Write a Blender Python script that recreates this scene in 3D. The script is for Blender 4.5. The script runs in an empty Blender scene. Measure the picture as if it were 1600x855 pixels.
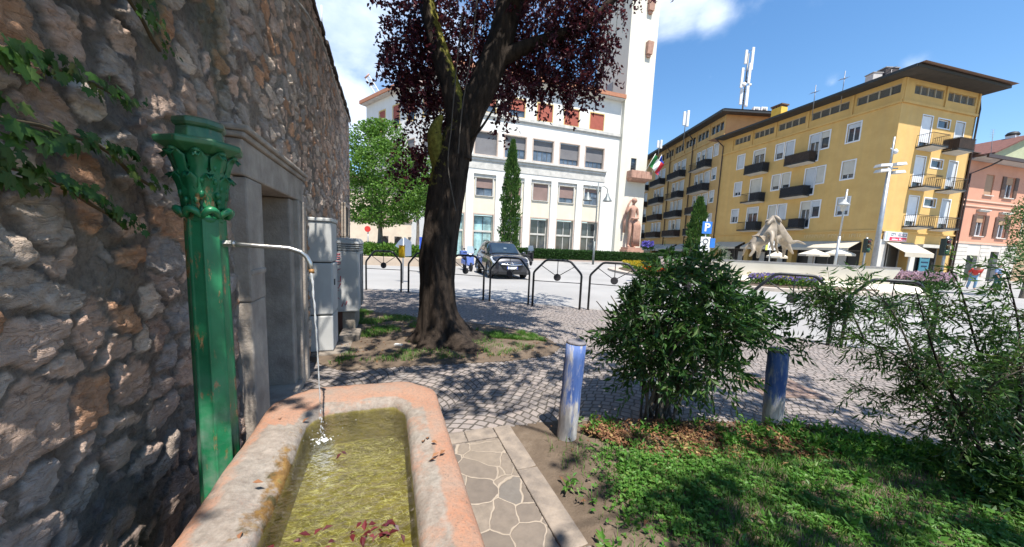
import bpy, bmesh, math, random
import numpy as np
from mathutils import Vector, Matrix
R = math.radians
rng = np.random.default_rng(11)
random.seed(5)
SC = bpy.context.scene
COL = SC.collection

# ------------------------------------------------------------------ camera measurements
CF, CX, CY, CH = 530.0, 800.0, 447.0, 1.40
PIT, ROL = math.atan(60.95 / 530.0), R(2.4)
def ray(u, v):
    x = (u - CX) / CF; y = -(v - CY) / CF
    X = x * math.cos(ROL) - y * math.sin(ROL); Y = x * math.sin(ROL) + y * math.cos(ROL)
    return np.array([X, Y * math.sin(PIT) + math.cos(PIT), Y * math.cos(PIT) - math.sin(PIT)])
EYE = np.array([0, 0, CH])
def gz(u, v, z=0.0):
    d = ray(u, v); return EYE + d * ((z - CH) / d[2])
def atd(u, v, dist):
    d = ray(u, v); return EYE + d * (dist / d[1])

# ------------------------------------------------------------------ mesh helpers
class Fr:
    """a facade frame: u to the viewer's right, y inward, z up"""
    def __init__(s, P, d):
        s.P = np.array([P[0], P[1], 0.0]); d = np.array([d[0], d[1], 0.0]); s.d = d / np.linalg.norm(d)
        s.i = np.array([-s.d[1], s.d[0], 0.0]); s.k = np.array([0, 0, 1.0])
    def pt(s, u, y, z): return s.P + s.d * u + s.i * y + s.k * z
    def uz(s, px, py, y=0.0):
        d = ray(px, py); P0 = s.P + s.i * y
        t = np.dot(P0 - EYE, s.i) / np.dot(d, s.i); P = EYE + d * t
        return float(np.dot(P - s.P, s.d)), float(P[2])
class MB:
    def __init__(s, fr=None): s.v = []; s.f = []; s.m = []; s.fr = fr; s.cur = 0; s.smooth = []
    def P(s, p): return tuple(s.fr.pt(*p)) if s.fr is not None else tuple(p)
    def face(s, pts, sm=False):
        n = len(s.v); s.v += [s.P(p) for p in pts]; s.f.append(tuple(range(n, n + len(pts)))); s.m.append(s.cur); s.smooth.append(sm); return s
    def raw(s, vs, fs, sm=False):
        n = len(s.v); s.v += [s.P(p) for p in vs]
        for f in fs: s.f.append(tuple(i + n for i in f)); s.m.append(s.cur); s.smooth.append(sm)
        return s
    def box(s, x0, x1, y0, y1, z0, z1):
        if x0 > x1: x0, x1 = x1, x0
        if y0 > y1: y0, y1 = y1, y0
        if z0 > z1: z0, z1 = z1, z0
        vs = [(x0,y0,z0),(x1,y0,z0),(x1,y1,z0),(x0,y1,z0),(x0,y0,z1),(x1,y0,z1),(x1,y1,z1),(x0,y1,z1)]
        return s.raw(vs, [(0,3,2,1),(4,5,6,7),(0,1,5,4),(1,2,6,5),(2,3,7,6),(3,0,4,7)])
    def prism(s, poly, z0, z1):
        n = len(poly); vs = [(p[0],p[1],z0) for p in poly] + [(p[0],p[1],z1) for p in poly]
        fs = [tuple(range(n-1,-1,-1)), tuple(range(n, 2*n))] + [(i,(i+1)%n,n+(i+1)%n,n+i) for i in range(n)]
        return s.raw(vs, fs)
    def hull(s, bot, top):
        n = len(bot); vs = list(bot) + list(top)
        fs = [tuple(range(n-1,-1,-1)), tuple(range(n, 2*n))] + [(i,(i+1)%n,n+(i+1)%n,n+i) for i in range(n)]
        return s.raw(vs, fs)
    def tube(s, pts, rad, n=8, cap=True, sm=True, wob=0.0):
        pts = [np.array(p, float) for p in pts]
        if not hasattr(rad, '__len__'): rad = [rad] * len(pts)
        vs = []; fs = []; up = None
        for i, p in enumerate(pts):
            t = pts[min(i+1, len(pts)-1)] - pts[max(i-1, 0)]; t = t / (np.linalg.norm(t) + 1e-9)
            if up is None:
                up = np.array([0,0,1.0]) if abs(t[2]) < .9 else np.array([1.0,0,0])
            a = np.cross(t, up); a /= np.linalg.norm(a) + 1e-9; b = np.cross(a, t); up = b
            for k in range(n):
                th = 2*math.pi*k/n; rr = rad[i] * (1 + (wob * random.uniform(-1, 1) if wob else 0))
                vs.append(p + (a*math.cos(th) + b*math.sin(th)) * rr)
        for i in range(len(pts)-1):
            for k in range(n):
                fs.append((i*n+k, i*n+(k+1)%n, (i+1)*n+(k+1)%n, (i+1)*n+k))
        if cap: fs += [tuple(range(n-1,-1,-1)), tuple(range((len(pts)-1)*n, len(pts)*n))]
        return s.raw(vs, fs, sm)
    def lathe(s, c, prof, n=16, sm=True, start=0.0, cap=True):
        vs = []; fs = []
        for (r, z) in prof:
            for k in range(n):
                th = 2*math.pi*k/n + start; vs.append((c[0]+r*math.cos(th), c[1]+r*math.sin(th), c[2]+z))
        m = len(prof)
        for i in range(m-1):
            for k in range(n): fs.append((i*n+k, i*n+(k+1)%n, (i+1)*n+(k+1)%n, (i+1)*n+k))
        if cap: fs += [tuple(range(n-1,-1,-1)), tuple(range((m-1)*n, m*n))]
        return s.raw(vs, fs, sm)
    def blob(s, c, r, n=10, m=7, jit=0.0):
        vs = []; fs = []
        for i in range(m+1):
            ph = math.pi*i/m
            for k in range(n):
                th = 2*math.pi*k/n; q = 1 + (random.uniform(-jit, jit) if jit else 0)
                vs.append((c[0]+r[0]*q*math.sin(ph)*math.cos(th), c[1]+r[1]*q*math.sin(ph)*math.sin(th), c[2]+r[2]*q*math.cos(ph)))
        for i in range(m):
            for k in range(n): fs.append((i*n+k, (i+1)*n+k, (i+1)*n+(k+1)%n, i*n+(k+1)%n))
        return s.raw(vs, fs, True)
def top_of(o):
    while o.parent: o = o.parent
    return o
def link(name, me, mat=None, parent=None):
    o = bpy.data.objects.new(name, me); COL.objects.link(o)
    if mat is not None:
        for m_ in (mat if isinstance(mat, (list, tuple)) else [mat]): me.materials.append(m_)
    if parent is not None: o.parent = parent
    return o
def obj(name, mb, mat, parent=None, bevel=0.0, loc=None):
    """link an MB as ONE mesh object; parts are stored relative to their thing's base"""
    off = np.zeros(3)
    if parent is not None: off = np.array(top_of(parent).location)
    elif loc is not None: off = np.array(loc)
    me = bpy.data.meshes.new(name)
    me.from_pydata([tuple(np.array(p) - off) for p in mb.v], [], mb.f)
    me.polygons.foreach_set('material_index', mb.m); me.polygons.foreach_set('use_smooth', mb.smooth)
    me.update()
    o = link(name, me, mat, parent)
    if parent is None and loc is not None: o.location = loc
    if bevel:
        b = o.modifiers.new('bevel', 'BEVEL'); b.width = bevel; b.segments = 2; b.limit_method = 'ANGLE'; b.angle_limit = R(40)
    return o
def tag(o, label=None, cat=None, group=None, kind=None):
    if label: o['label'] = label
    if cat: o['category'] = cat
    if group: o['group'] = group
    if kind: o['kind'] = kind
    return o
def thing(name, label, cat, loc=(0,0,0), group=None):
    o = bpy.data.objects.new(name, None); COL.objects.link(o); o.location = tuple(float(x) for x in loc); o.empty_display_size = .2
    return tag(o, label, cat, group)
def struct(name, mb, mat): return tag(obj(name, mb, mat), kind='structure')
def copy_tree(o, parent=None):
    c = o.copy(); COL.objects.link(c)
    if parent is not None: c.parent = parent
    for ch in [x for x in COL.objects if x.parent == o]: copy_tree(ch, c)
    return c
def qmesh(name, V, F, mat, parent=None, smooth=False, colors=None):
    """numpy verts (N,3) and quads (M,4)"""
    V = np.asarray(V, np.float32); F = np.asarray(F, np.int32)
    if parent is not None: V = V - np.array(top_of(parent).location, np.float32)
    me = bpy.data.meshes.new(name); k = F.shape[1]
    me.vertices.add(len(V)); me.vertices.foreach_set('co', V.ravel())
    me.loops.add(F.size); me.loops.foreach_set('vertex_index', F.ravel())
    me.polygons.add(len(F)); me.polygons.foreach_set('loop_start', np.arange(0, F.size, k, dtype=np.int32))
    me.polygons.foreach_set('loop_total', np.full(len(F), k, np.int32))
    me.polygons.foreach_set('use_smooth', np.full(len(F), smooth, bool))
    if colors is not None:
        at = me.color_attributes.new('tint', 'FLOAT_COLOR', 'POINT'); at.data.foreach_set('color', np.asarray(colors, np.float32).ravel())
    me.update(calc_edges=True); me.validate()
    return link(name, me, mat, parent)

# ------------------------------------------------------------------ numpy noise
def _h(ix, iy, iz=0, seed=0):
    n = (ix.astype(np.int64)*374761393 + iy.astype(np.int64)*668265263 + np.int64(seed)*1274126177 + np.asarray(iz).astype(np.int64)*2147483647) & 0x7fffffff
    n = ((n ^ (n >> 13)) * 1274126177) & 0x7fffffff
    return ((n ^ (n >> 16)) & 0xffff) / 65535.0
def vnoise(x, y, seed=0):
    ix = np.floor(x); iy = np.floor(y); fx = x-ix; fy = y-iy; fx = fx*fx*(3-2*fx); fy = fy*fy*(3-2*fy)
    a = _h(ix,iy,0,seed); b = _h(ix+1,iy,0,seed); c = _h(ix,iy+1,0,seed); d = _h(ix+1,iy+1,0,seed)
    return (a*(1-fx)+b*fx)*(1-fy) + (c*(1-fx)+d*fx)*fy
def fbm(x, y, seed=0, oct=4):
    t = 0; am = .5; s = 0
    for o in range(oct): t = t + am*vnoise(x*2**o, y*2**o, seed+o*17); s += am; am *= .5
    return t/s
def sstep(a, b, x): t = np.clip((x-a)/(b-a), 0, 1); return t*t*(3-2*t)

# ------------------------------------------------------------------ materials
class NT:
    def __init__(s, name):
        s.m = bpy.data.materials.new(name); s.m.use_nodes = True; s.t = s.m.node_tree; s.N = s.t.nodes; s.L = s.t.links
        s.b = s.N['Principled BSDF']
    def n(s, ty, **kw):
        o = s.N.new(ty)
        for k, v in kw.items(): setattr(o, k, v)
        return o
    def l(s, a, b): s.L.new(a, b)
    def math(s, op, a, b=None, c=None, clamp=False):
        o = s.n('ShaderNodeMath', operation=op, use_clamp=clamp)
        for i, q in enumerate((a, b, c)):
            if q is None: continue
            if isinstance(q, (int, float)): o.inputs[i].default_value = q
            else: s.l(q, o.inputs[i])
        return o.outputs[0]
    def noise(s, vec, scale, detail=4, rough=.55, dist=0.0, out='Fac'):
        o = s.n('ShaderNodeTexNoise'); o.inputs['Scale'].default_value = scale; o.inputs['Detail'].default_value = detail
        o.inputs['Roughness'].default_value = rough; o.inputs['Distortion'].default_value = dist
        if vec is not None: s.l(vec, o.inputs['Vector'])
        return o.outputs[out]
    def ramp(s, fac, stops, interp='LINEAR'):
        o = s.n('ShaderNodeValToRGB'); o.color_ramp.interpolation = interp; cr = o.color_ramp
        while len(cr.elements) < len(stops): cr.elements.new(.5)
        for e, (p, c) in zip(cr.elements, stops): e.position = p; e.color = tuple(c) + (1,) if hasattr(c, '__len__') else (c, c, c, 1)
        s.l(fac, o.inputs[0]); return o.outputs[0]
    def mix(s, fac, a, b, mode='MIX'):
        o = s.n('ShaderNodeMix', data_type='RGBA', blend_type=mode)
        for q, k in ((fac, 0), (a, 6), (b, 7)):
            if isinstance(q, (int, float)): o.inputs[k].default_value = q
            elif isinstance(q, tuple): o.inputs[k].default_value = q if len(q) == 4 else q + (1,)
            else: s.l(q, o.inputs[k])
        return o.outputs[2]
    def bump(s, h, strength=.3, dist=.02, prev=None):
        o = s.n('ShaderNodeBump'); o.inputs['Strength'].default_value = strength; o.inputs['Distance'].default_value = dist
        s.l(h, o.inputs['Height'])
        if prev is not None: s.l(prev, o.inputs['Normal'])
        return o.outputs[0]
    def coord(s, which='Object'): return s.n('ShaderNodeTexCoord').outputs[which]
    def pos(s): return s.n('ShaderNodeNewGeometry').outputs['Position']
    def done(s, col=None, rough=None, normal=None, metal=None, spec=None):
        if col is not None: s.l(col, s.b.inputs['Base Color'])
        if rough is not None:
            if isinstance(rough, (int, float)): s.b.inputs['Roughness'].default_value = rough
            else: s.l(rough, s.b.inputs['Roughness'])
        if normal is not None: s.l(normal, s.b.inputs['Normal'])
        if metal is not None: s.b.inputs['Metallic'].default_value = metal
        if spec is not None: s.b.inputs['Specular IOR Level'].default_value = spec
        return s.m
def mat(name, c, c2=None, scale=6, rough=.7, bump=0.0, bscale=None, metal=0.0, detail=5, lo=.35, hi=.65, spec=.4, streak=0.0, dirt=None):
    t = NT(name); v = t.coord()
    if c2 is None: c2 = tuple(x*.82 for x in c)
    f = t.noise(v, scale, detail, .6); col = t.ramp(f, [(lo, c2), (hi, c)])
    if streak:
        mp = t.n('ShaderNodeMapping'); mp.inputs['Scale'].default_value = (1.3, 1.3, .06); t.l(v, mp.inputs[0])
        g = t.noise(mp.outputs[0], 1.2, 6, .65); g = t.ramp(g, [(.42, 0.0), (.75, 1.0)])
        col = t.mix(t.math('MULTIPLY', g, streak), col, dirt or tuple(x*.55 for x in c))
    nb = None
    if bump: nb = t.bump(t.noise(v, bscale or scale*8, 6, .65), bump, .01)
    return t.done(col, rough, nb, metal, spec)
def flat(name, c, rough=.6, metal=0.0, spec=.4):
    return mat(name, c, tuple(x*.88 for x in c), 3, rough, 0, None, metal, 3, .3, .7, spec)
def leafmat(name, c1, c2, trans=.35, rough=.5, c3=None, spec=.3):
    """leaf material: colour differs leaf by leaf, light passes through"""
    t = NT(name); g = t.n('ShaderNodeNewGeometry').outputs['Random Per Island']
    st = [(0.0, c1), (.75, c2)] + ([(1.0, c3)] if c3 else [])
    col = t.ramp(g, st)
    tr = t.n('ShaderNodeBsdfTranslucent'); bright = t.mix(.35, col, (1, 1, .3), 'SOFT_LIGHT'); t.l(bright, tr.inputs[0])
    t.done(col, rough, None, 0, spec)
    mx = t.n('ShaderNodeMixShader'); mx.inputs[0].default_value = trans
    t.l(t.b.outputs[0], mx.inputs[1]); t.l(tr.outputs[0], mx.inputs[2]); t.l(mx.outputs[0], t.N['Material Output'].inputs[0])
    return t.m

# ------------------------------------------------------------------ leaves
def rand_dirs(n):
    d = rng.normal(size=(n, 3)); return d / np.linalg.norm(d, axis=1, keepdims=True)
def leaves(P, A, L, W, fold=.25, curl=.0, up=None):
    """diamond leaves: P base points, A unit directions, L lengths, W widths -> verts, quads (two triangles folded on the midrib as one bent quad pair)"""
    n = len(P); B = rand_dirs(n) if up is None else up + .5*rand_dirs(n)
    B = np.cross(A, B); B /= np.linalg.norm(B, axis=1, keepdims=True) + 1e-9; N = np.cross(B, A)
    L = np.broadcast_to(L, (n,))[:, None]; W = np.broadcast_to(W, (n,))[:, None]
    tip = P + A*L - N*L*curl
    mid = P + A*L*.45
    l = mid + B*W*.5 + N*W*fold; r = mid - B*W*.5 + N*W*fold
    V = np.stack([P, l, tip, r], 1).reshape(-1, 3); F = np.arange(4*n).reshape(n, 4)
    return V, F
def ell_points(c, r, n, shell=.55):
    d = rand_dirs(n); q = rng.random(n)**(1/3.0); q = shell + (1-shell)*q if shell else q
    return np.array(c) + d*np.array(r)*q[:, None]
def cluster(clumps, per, shell=.5):
    return np.concatenate([ell_points(c, r, max(3, int(per*w)), shell) for (c, r, w) in clumps])
# ================================================================== wall frame: s along the old wall, q out from it
WA = R(-20.3)
WF = Fr((0, 0), (math.sin(WA), math.cos(WA)))
def W(s, q, z=0.0): return tuple(WF.pt(s, -q, z))
def Wr(px, py, q):
    u, z = WF.uz(px, py, -q); return u, z
def inpoly(x, y, poly):
    c = np.zeros(x.shape, bool); n = len(poly); j = n-1
    for i in range(n):
        xi, yi = poly[i]; xj, yj = poly[j]
        c ^= ((yi > y) != (yj > y)) & (x < (xj-xi)*(y-yi)/(yj-yi+1e-12)+xi); j = i
    return c
# ------------------------------------------------------------------ ground materials
def m_cobble():
    t = NT('porphyry_setts'); p = t.pos()
    mp = t.n('ShaderNodeMapping'); mp.inputs['Rotation'].default_value = (0, 0, R(24)); t.l(p, mp.inputs[0])
    wob = t.n('ShaderNodeTexNoise'); wob.inputs['Scale'].default_value = 3.0; wob.inputs['Detail'].default_value = 2; t.l(mp.outputs[0], wob.inputs['Vector'])
    wv = t.n('ShaderNodeVectorMath', operation='MULTIPLY_ADD'); t.l(wob.outputs['Color'], wv.inputs[0]); wv.inputs[1].default_value = (.05, .05, 0); t.l(mp.outputs[0], wv.inputs[2])
    sx = t.n('ShaderNodeSeparateXYZ'); t.l(wv.outputs[0], sx.inputs[0])
    Wd, h, Rr, sw = .92, .080, .64, .088
    X = t.math('ADD', sx.outputs[0], 100.0); Y = t.math('ADD', sx.outputs[1], 100.0)
    colI = t.math('FLOOR', t.math('DIVIDE', X, Wd))
    xc = t.math('SUBTRACT', t.math('SUBTRACT', X, t.math('MULTIPLY', colI, Wd)), Wd/2)
    sag = t.math('SQRT', t.math('SUBTRACT', Rr*Rr, t.math('MULTIPLY', xc, xc)))
    yy = t.math('DIVIDE', t.math('SUBTRACT', Y, sag), h)
    ri = t.math('FLOOR', yy); fy = t.math('SUBTRACT', yy, ri)
    al = t.math('MULTIPLY', t.math('ARCSINE', t.math('DIVIDE', xc, Rr)), Rr/sw)
    wn0 = t.n('ShaderNodeTexWhiteNoise', noise_dimensions='2D'); cb0 = t.n('ShaderNodeCombineXYZ'); t.l(ri, cb0.inputs[0]); t.l(colI, cb0.inputs[1]); t.l(cb0.outputs[0], wn0.inputs[0])
    al2 = t.math('ADD', t.math('ADD', al, 50.0), wn0.outputs['Value'])
    ai = t.math('FLOOR', al2); fx = t.math('SUBTRACT', al2, ai)
    def edge(f): return t.math('MINIMUM', f, t.math('SUBTRACT', 1.0, f))
    e = t.math('MINIMUM', t.math('MULTIPLY', edge(fx), 1.1), edge(fy))
    e = t.math('ADD', e, t.math('MULTIPLY', t.math('SUBTRACT', t.noise(p, 34, 3), .5), .10))
    mask = t.n('ShaderNodeMapRange', interpolation_type='SMOOTHSTEP'); mask.inputs[1].default_value = .035; mask.inputs[2].default_value = .13; t.l(e, mask.inputs[0])
    cb = t.n('ShaderNodeCombineXYZ'); t.l(ai, cb.inputs[0]); t.l(ri, cb.inputs[1]); t.l(colI, cb.inputs[2])
    wn = t.n('ShaderNodeTexWhiteNoise', noise_dimensions='3D'); t.l(cb.outputs[0], wn.inputs[0])
    st = t.ramp(wn.outputs['Value'], [(0, (.20,.175,.165)), (.5, (.30,.262,.245)), (.8, (.34,.285,.26)), (1, (.27,.25,.245))])
    st = t.mix(t.math('MULTIPLY', t.noise(p, 60, 4), .55), st, (.13,.112,.10))
    grime = t.ramp(t.noise(p, .9, 5), [(.4, 0.0), (.7, 1.0)])
    st = t.mix(t.math('MULTIPLY', grime, .3), st, (.19,.165,.145))
    col = t.mix(mask.outputs[0], (.09,.078,.065), st)
    hgt = t.math('ADD', mask.outputs[0], t.math('MULTIPLY', t.noise(p, 45, 4), .35))
    hgt = t.math('ADD', hgt, t.math('MULTIPLY', wn.outputs['Value'], .35))
    return t.done(col, .72, t.bump(hgt, .75, .012), 0, .35)
def m_asphalt():
    t = NT('worn_asphalt'); p = t.pos()
    c = t.ramp(t.noise(p, .35, 6), [(.3, (.27,.262,.25)), (.7, (.36,.35,.335))])
    c = t.mix(t.math('MULTIPLY', t.noise(p, 70, 3), .3), c, (.2,.2,.2))
    pt = t.ramp(t.noise(p, .12, 2), [(.5, 0.0), (.56, 1.0)])
    c = t.mix(t.math('MULTIPLY', pt, .25), c, (.24,.235,.23))
    return t.done(c, .85, t.bump(t.noise(p, 90, 3), .25, .006), 0, .3)
def m_crazy():
    t = NT('crazy_paving'); p = t.pos()
    nz = t.n('ShaderNodeTexNoise'); nz.inputs['Scale'].default_value = 5; t.l(p, nz.inputs['Vector'])
    wv = t.n('ShaderNodeVectorMath', operation='MULTIPLY_ADD'); t.l(nz.outputs['Color'], wv.inputs[0]); wv.inputs[1].default_value = (.12, .12, 0); t.l(p, wv.inputs[2])
    vo = t.n('ShaderNodeTexVoronoi', feature='DISTANCE_TO_EDGE'); vo.inputs['Scale'].default_value = 6.0; t.l(wv.outputs[0], vo.inputs['Vector'])
    vc = t.n('ShaderNodeTexVoronoi', feature='F1'); vc.inputs['Scale'].default_value = 6.0; t.l(wv.outputs[0], vc.inputs['Vector'])
    mk = t.n('ShaderNodeMapRange', interpolation_type='SMOOTHSTEP'); mk.inputs[1].default_value = .014; mk.inputs[2].default_value = .036
    t.l(t.math('ADD', vo.outputs['Distance'], t.math('MULTIPLY', t.math('SUBTRACT', t.noise(p, 30, 3), .5), .04)), mk.inputs[0])
    sp = t.n('ShaderNodeSeparateColor'); t.l(vc.outputs['Color'], sp.inputs[0])
    st = t.ramp(sp.outputs[0], [(0, (.11,.092,.08)), (.4, (.20,.165,.135)), (.7, (.26,.215,.17)), (1, (.16,.145,.13))])
    st = t.mix(t.math('MULTIPLY', t.ramp(t.noise(p, 16, 7, .7), [(.35,0.0),(.7,1.0)]), .6), st, (.10,.085,.073))
    col = t.mix(mk.outputs[0], (.33,.275,.22), st)
    dirt = t.ramp(t.noise(p, 3.2, 5), [(.45, 0.0), (.65, 1.0)])
    col = t.mix(t.math('MULTIPLY', dirt, .5), col, (.20,.165,.13))
    h = t.math('ADD', t.math('MULTIPLY', mk.outputs[0], .8), t.math('MULTIPLY', t.noise(p, 30, 5), .5))
    return t.done(col, .8, t.bump(h, .5, .012), 0, .3)
def m_soil():
    t = NT('bare_soil'); p = t.pos()
    c = t.ramp(t.noise(p, 3.5, 7, .65), [(.3, (.085,.062,.045)), (.55, (.16,.12,.088)), (.75, (.24,.19,.145))])
    c = t.mix(t.math('MULTIPLY', t.noise(p, 40, 4), .5), c, (.09,.07,.05))
    return t.done(c, .95, t.bump(t.noise(p, 28, 6, .7), .8, .02), 0, .2)
M_COB, M_ASP, M_CRZ, M_SOIL = m_cobble(), m_asphalt(), m_crazy(), m_soil()
M_KERB = mat('kerb_stone', (.36,.34,.315), (.26,.245,.225), 4, .8, .3)
M_BORD = mat('border_slab', (.285,.235,.19), (.16,.135,.115), 9, .85, .6, 60)

# ------------------------------------------------------------------ ground sheets
mb = MB(); mb.face([(-700,-300,-.17),(700,-300,-.17),(700,900,-.17),(-700,900,-.17)]); struct('ground', mb, mat('far_ground', (.24,.23,.215), (.18,.175,.165), .05, .9))
KERB = [(-14,12.4),(-4.3,9.98),(-2.9,9.75),(-.6,8.98),(.6,8.58),(1.75,8.22),(3.0,7.72),(4.2,6.62),(5.5,5.75),(6.6,5.12),(8.2,4.45),(14,3.2),(40,0.5)]
mb = MB(); mb.face([(x,y,-.1) for x,y in KERB] + [(90,0,-.1),(110,60,-.1),(60,75,-.1),(-30,75,-.1),(-60,40,-.1)]); struct('road', mb, M_ASP)
mb = MB(); mb.prism([(40,-14),(40,0.35)] + [(x-.05,y-.16) for x,y in KERB[::-1][1:]] + [(-14,-14)], -.16, 0.0); struct('pavement', mb, M_COB)
mb = MB()
for (x0,y0),(x1,y1) in zip(KERB[:-1], KERB[1:]):
    L = math.hypot(x1-x0, y1-y0); n = max(1, int(L/1.0))
    for k in range(n):
        a, b = (k+.004)/n, (k+.996)/n
        pa = (x0+(x1-x0)*a, y0+(y1-y0)*a); pb = (x0+(x1-x0)*b, y0+(y1-y0)*b)
        mb.hull([(pa[0]-.05,pa[1]-.158,-.15),(pb[0]-.05,pb[1]-.158,-.15),(pb[0],pb[1],-.15),(pa[0],pa[1],-.15)],
                [(pa[0]-.05,pa[1]-.158,.004),(pb[0]-.05,pb[1]-.158,.004),(pb[0]-.01,pb[1]-.015,.004),(pa[0]-.01,pa[1]-.015,.004)])
struct('kerb', mb, M_KERB)
# paved path along the trough, with its border of long slabs
mb = MB(WF); mb.face([(-2.5,-.15,.004),(2.22,-.15,.004),(2.22,-.76,.004),(-2.5,-.76,.004)][::-1]); struct('path', mb, M_CRZ)
mb = MB(WF); s = 2.36
while s > -2.5:
    l = random.uniform(.38,.62); mb.box(s-l+.006, s, -.905+random.uniform(-.008,.008), -.765, -.02, .009+random.uniform(0,.005)); s -= l
q = .28
while q < .75:
    l = .26; mb.box(2.23, 2.37, -min(q+l-.006,.757), -q, -.02, .013); q += l
tag(obj('border', mb, M_BORD, bevel=.006), kind='structure').name = 'path_border'
# manhole cover
t = thing('manhole_cover', 'rusty square iron manhole cover set in the cobbles', 'manhole cover', (2.95,3.57,0))
mb = MB(); mb.box(2.62,3.28,3.3,3.84,-.03,.005); obj('frame', mb, flat('rusty_iron', (.2,.14,.11), .8), t)
mb = MB()
for i in range(8):
    for j in range(6): mb.box(2.67+i*.073, 2.72+i*.073, 3.34+j*.077, 3.39+j*.077, .004, .009)
obj('lid', mb, flat('rusty_iron_lid', (.26,.18,.15), .8), t)

# soil sheets with small bumps
def soil_sheet(name, poly, z0=.006, amp=.03, step=.032):
    xs = [p[0] for p in poly]; ys = [p[1] for p in poly]
    gx = np.arange(min(xs)-step, max(xs)+step, step); gy = np.arange(min(ys)-step, max(ys)+step, step)
    X, Y = np.meshgrid(gx, gy, indexing='ij')
    X = X + (fbm(X*9, Y*9, 3)-.5)*step*1.6; Y = Y + (fbm(X*9+40, Y*9, 4)-.5)*step*1.6
    D = np.full(X.shape, 9.0)
    for i in range(len(poly)):
        a = np.array(poly[i]); b = np.array(poly[(i+1) % len(poly)]); ab = b-a
        tt = np.clip(((X-a[0])*ab[0]+(Y-a[1])*ab[1])/(ab@ab), 0, 1)
        D = np.minimum(D, np.hypot(X-a[0]-tt*ab[0], Y-a[1]-tt*ab[1]))
    ins = inpoly(X, Y, poly); D = np.where(ins, D, -D)
    Z = z0 + np.clip(D, -.05, .3)/.3*amp + (fbm(X*4, Y*4, 9)-.5)*amp*np.clip(D/.2, 0, 1)
    idx = np.arange(X.size).reshape(X.shape)
    q = np.stack([idx[:-1,:-1], idx[1:,:-1], idx[1:,1:], idx[:-1,1:]], -1).reshape(-1, 4)
    keep = D.ravel()[q].mean(1) > -.01
    return tag(qmesh(name, np.stack([X.ravel(), Y.ravel(), Z.ravel()], 1), q[keep], M_SOIL, smooth=True), kind='structure')
_a = WF.pt(2.33,-.84,0); LAWN = [(_a[0],_a[1]),(.33,2.60),(.75,2.66),(1.4,2.72),(2.25,2.72),(2.9,2.55),(3.3,2.34),(3.8,2.15),(5.2,1.6),(8,.7),(8,-3),(1.4,-3),(1.25,-1)]
p_ = WF.pt(-2.4,-.84,0); LAWN[-2:] = [(2.4,-4.5)]; LAWN += [(p_[0],p_[1])]
BED = [(-2.75,4.0),(-1.75,3.5),(-1.2,3.72),(-.7,3.86),(0.0,4.05),(.55,4.35),(.72,4.75),(.55,5.3),(.1,5.7),(-.7,6.05),(-1.6,6.25),(-2.6,6.6),(-3.2,6.9),(-4.2,7.2),(-4.2,6)]
soil_sheet('soil', LAWN); soil_sheet('soil_bed', BED)

# ------------------------------------------------------------------ the old stone wall (side of a rubble-stone house)
def rubble():
    t = NT('rubble_stone'); p = t.pos()
    at = t.n('ShaderNodeAttribute', attribute_name='tint'); col, stone = at.outputs['Color'], at.outputs['Alpha']
    mq = t.n('ShaderNodeMapping'); mq.inputs['Scale'].default_value = (1,1,2.6); mq.inputs['Rotation'].default_value = (R(12),R(9),0); t.l(p, mq.inputs[0])
    lay = t.noise(mq.outputs[0], 17, 7, .66, .6)                     # bedding of the limestone
    fine = t.noise(p, 70, 6, .7)
    crk = t.math('ABSOLUTE', t.math('SUBTRACT', t.noise(mq.outputs[0], 9, 4, .6, .8), .5)); crk = t.ramp(crk, [(0.0, 1.0), (.010, .5), (.022, 0.0)])
    cs = t.mix(t.math('MULTIPLY', t.ramp(lay, [(.36, 1.0), (.56, 0.0)]), .42), col, t.mix(.6, col, (.05,.04,.034)))
    cs = t.mix(t.math('MULTIPLY', crk, t.math('MULTIPLY', t.ramp(t.noise(p, 6, 3), [(.50, 0.0), (.62, 1.0)]), .4)), cs, (.04,.032,.027))
    cm = t.mix(t.math('MULTIPLY', t.ramp(t.noise(p, 38, 7, .72), [(.34, 1.0), (.56, 0.0)]), .5), col, (.055,.046,.04))
    c = t.mix(stone, cm, cs)
    h = t.math('ADD', t.math('MULTIPLY', fine, .55), t.math('MULTIPLY', lay, .8)); h = t.math('SUBTRACT', h, t.math('MULTIPLY', t.math('MULTIPLY', crk, stone), .16))
    hm = t.math('MULTIPLY', t.noise(p, 38, 8, .75), 1.7)
    hx = t.n('ShaderNodeMix'); t.l(stone, hx.inputs[0]); t.l(hm, hx.inputs[2]); t.l(h, hx.inputs[3])
    return t.done(c, .9, t.bump(hx.outputs[0], 1.0, .018), 0, .2)
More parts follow.
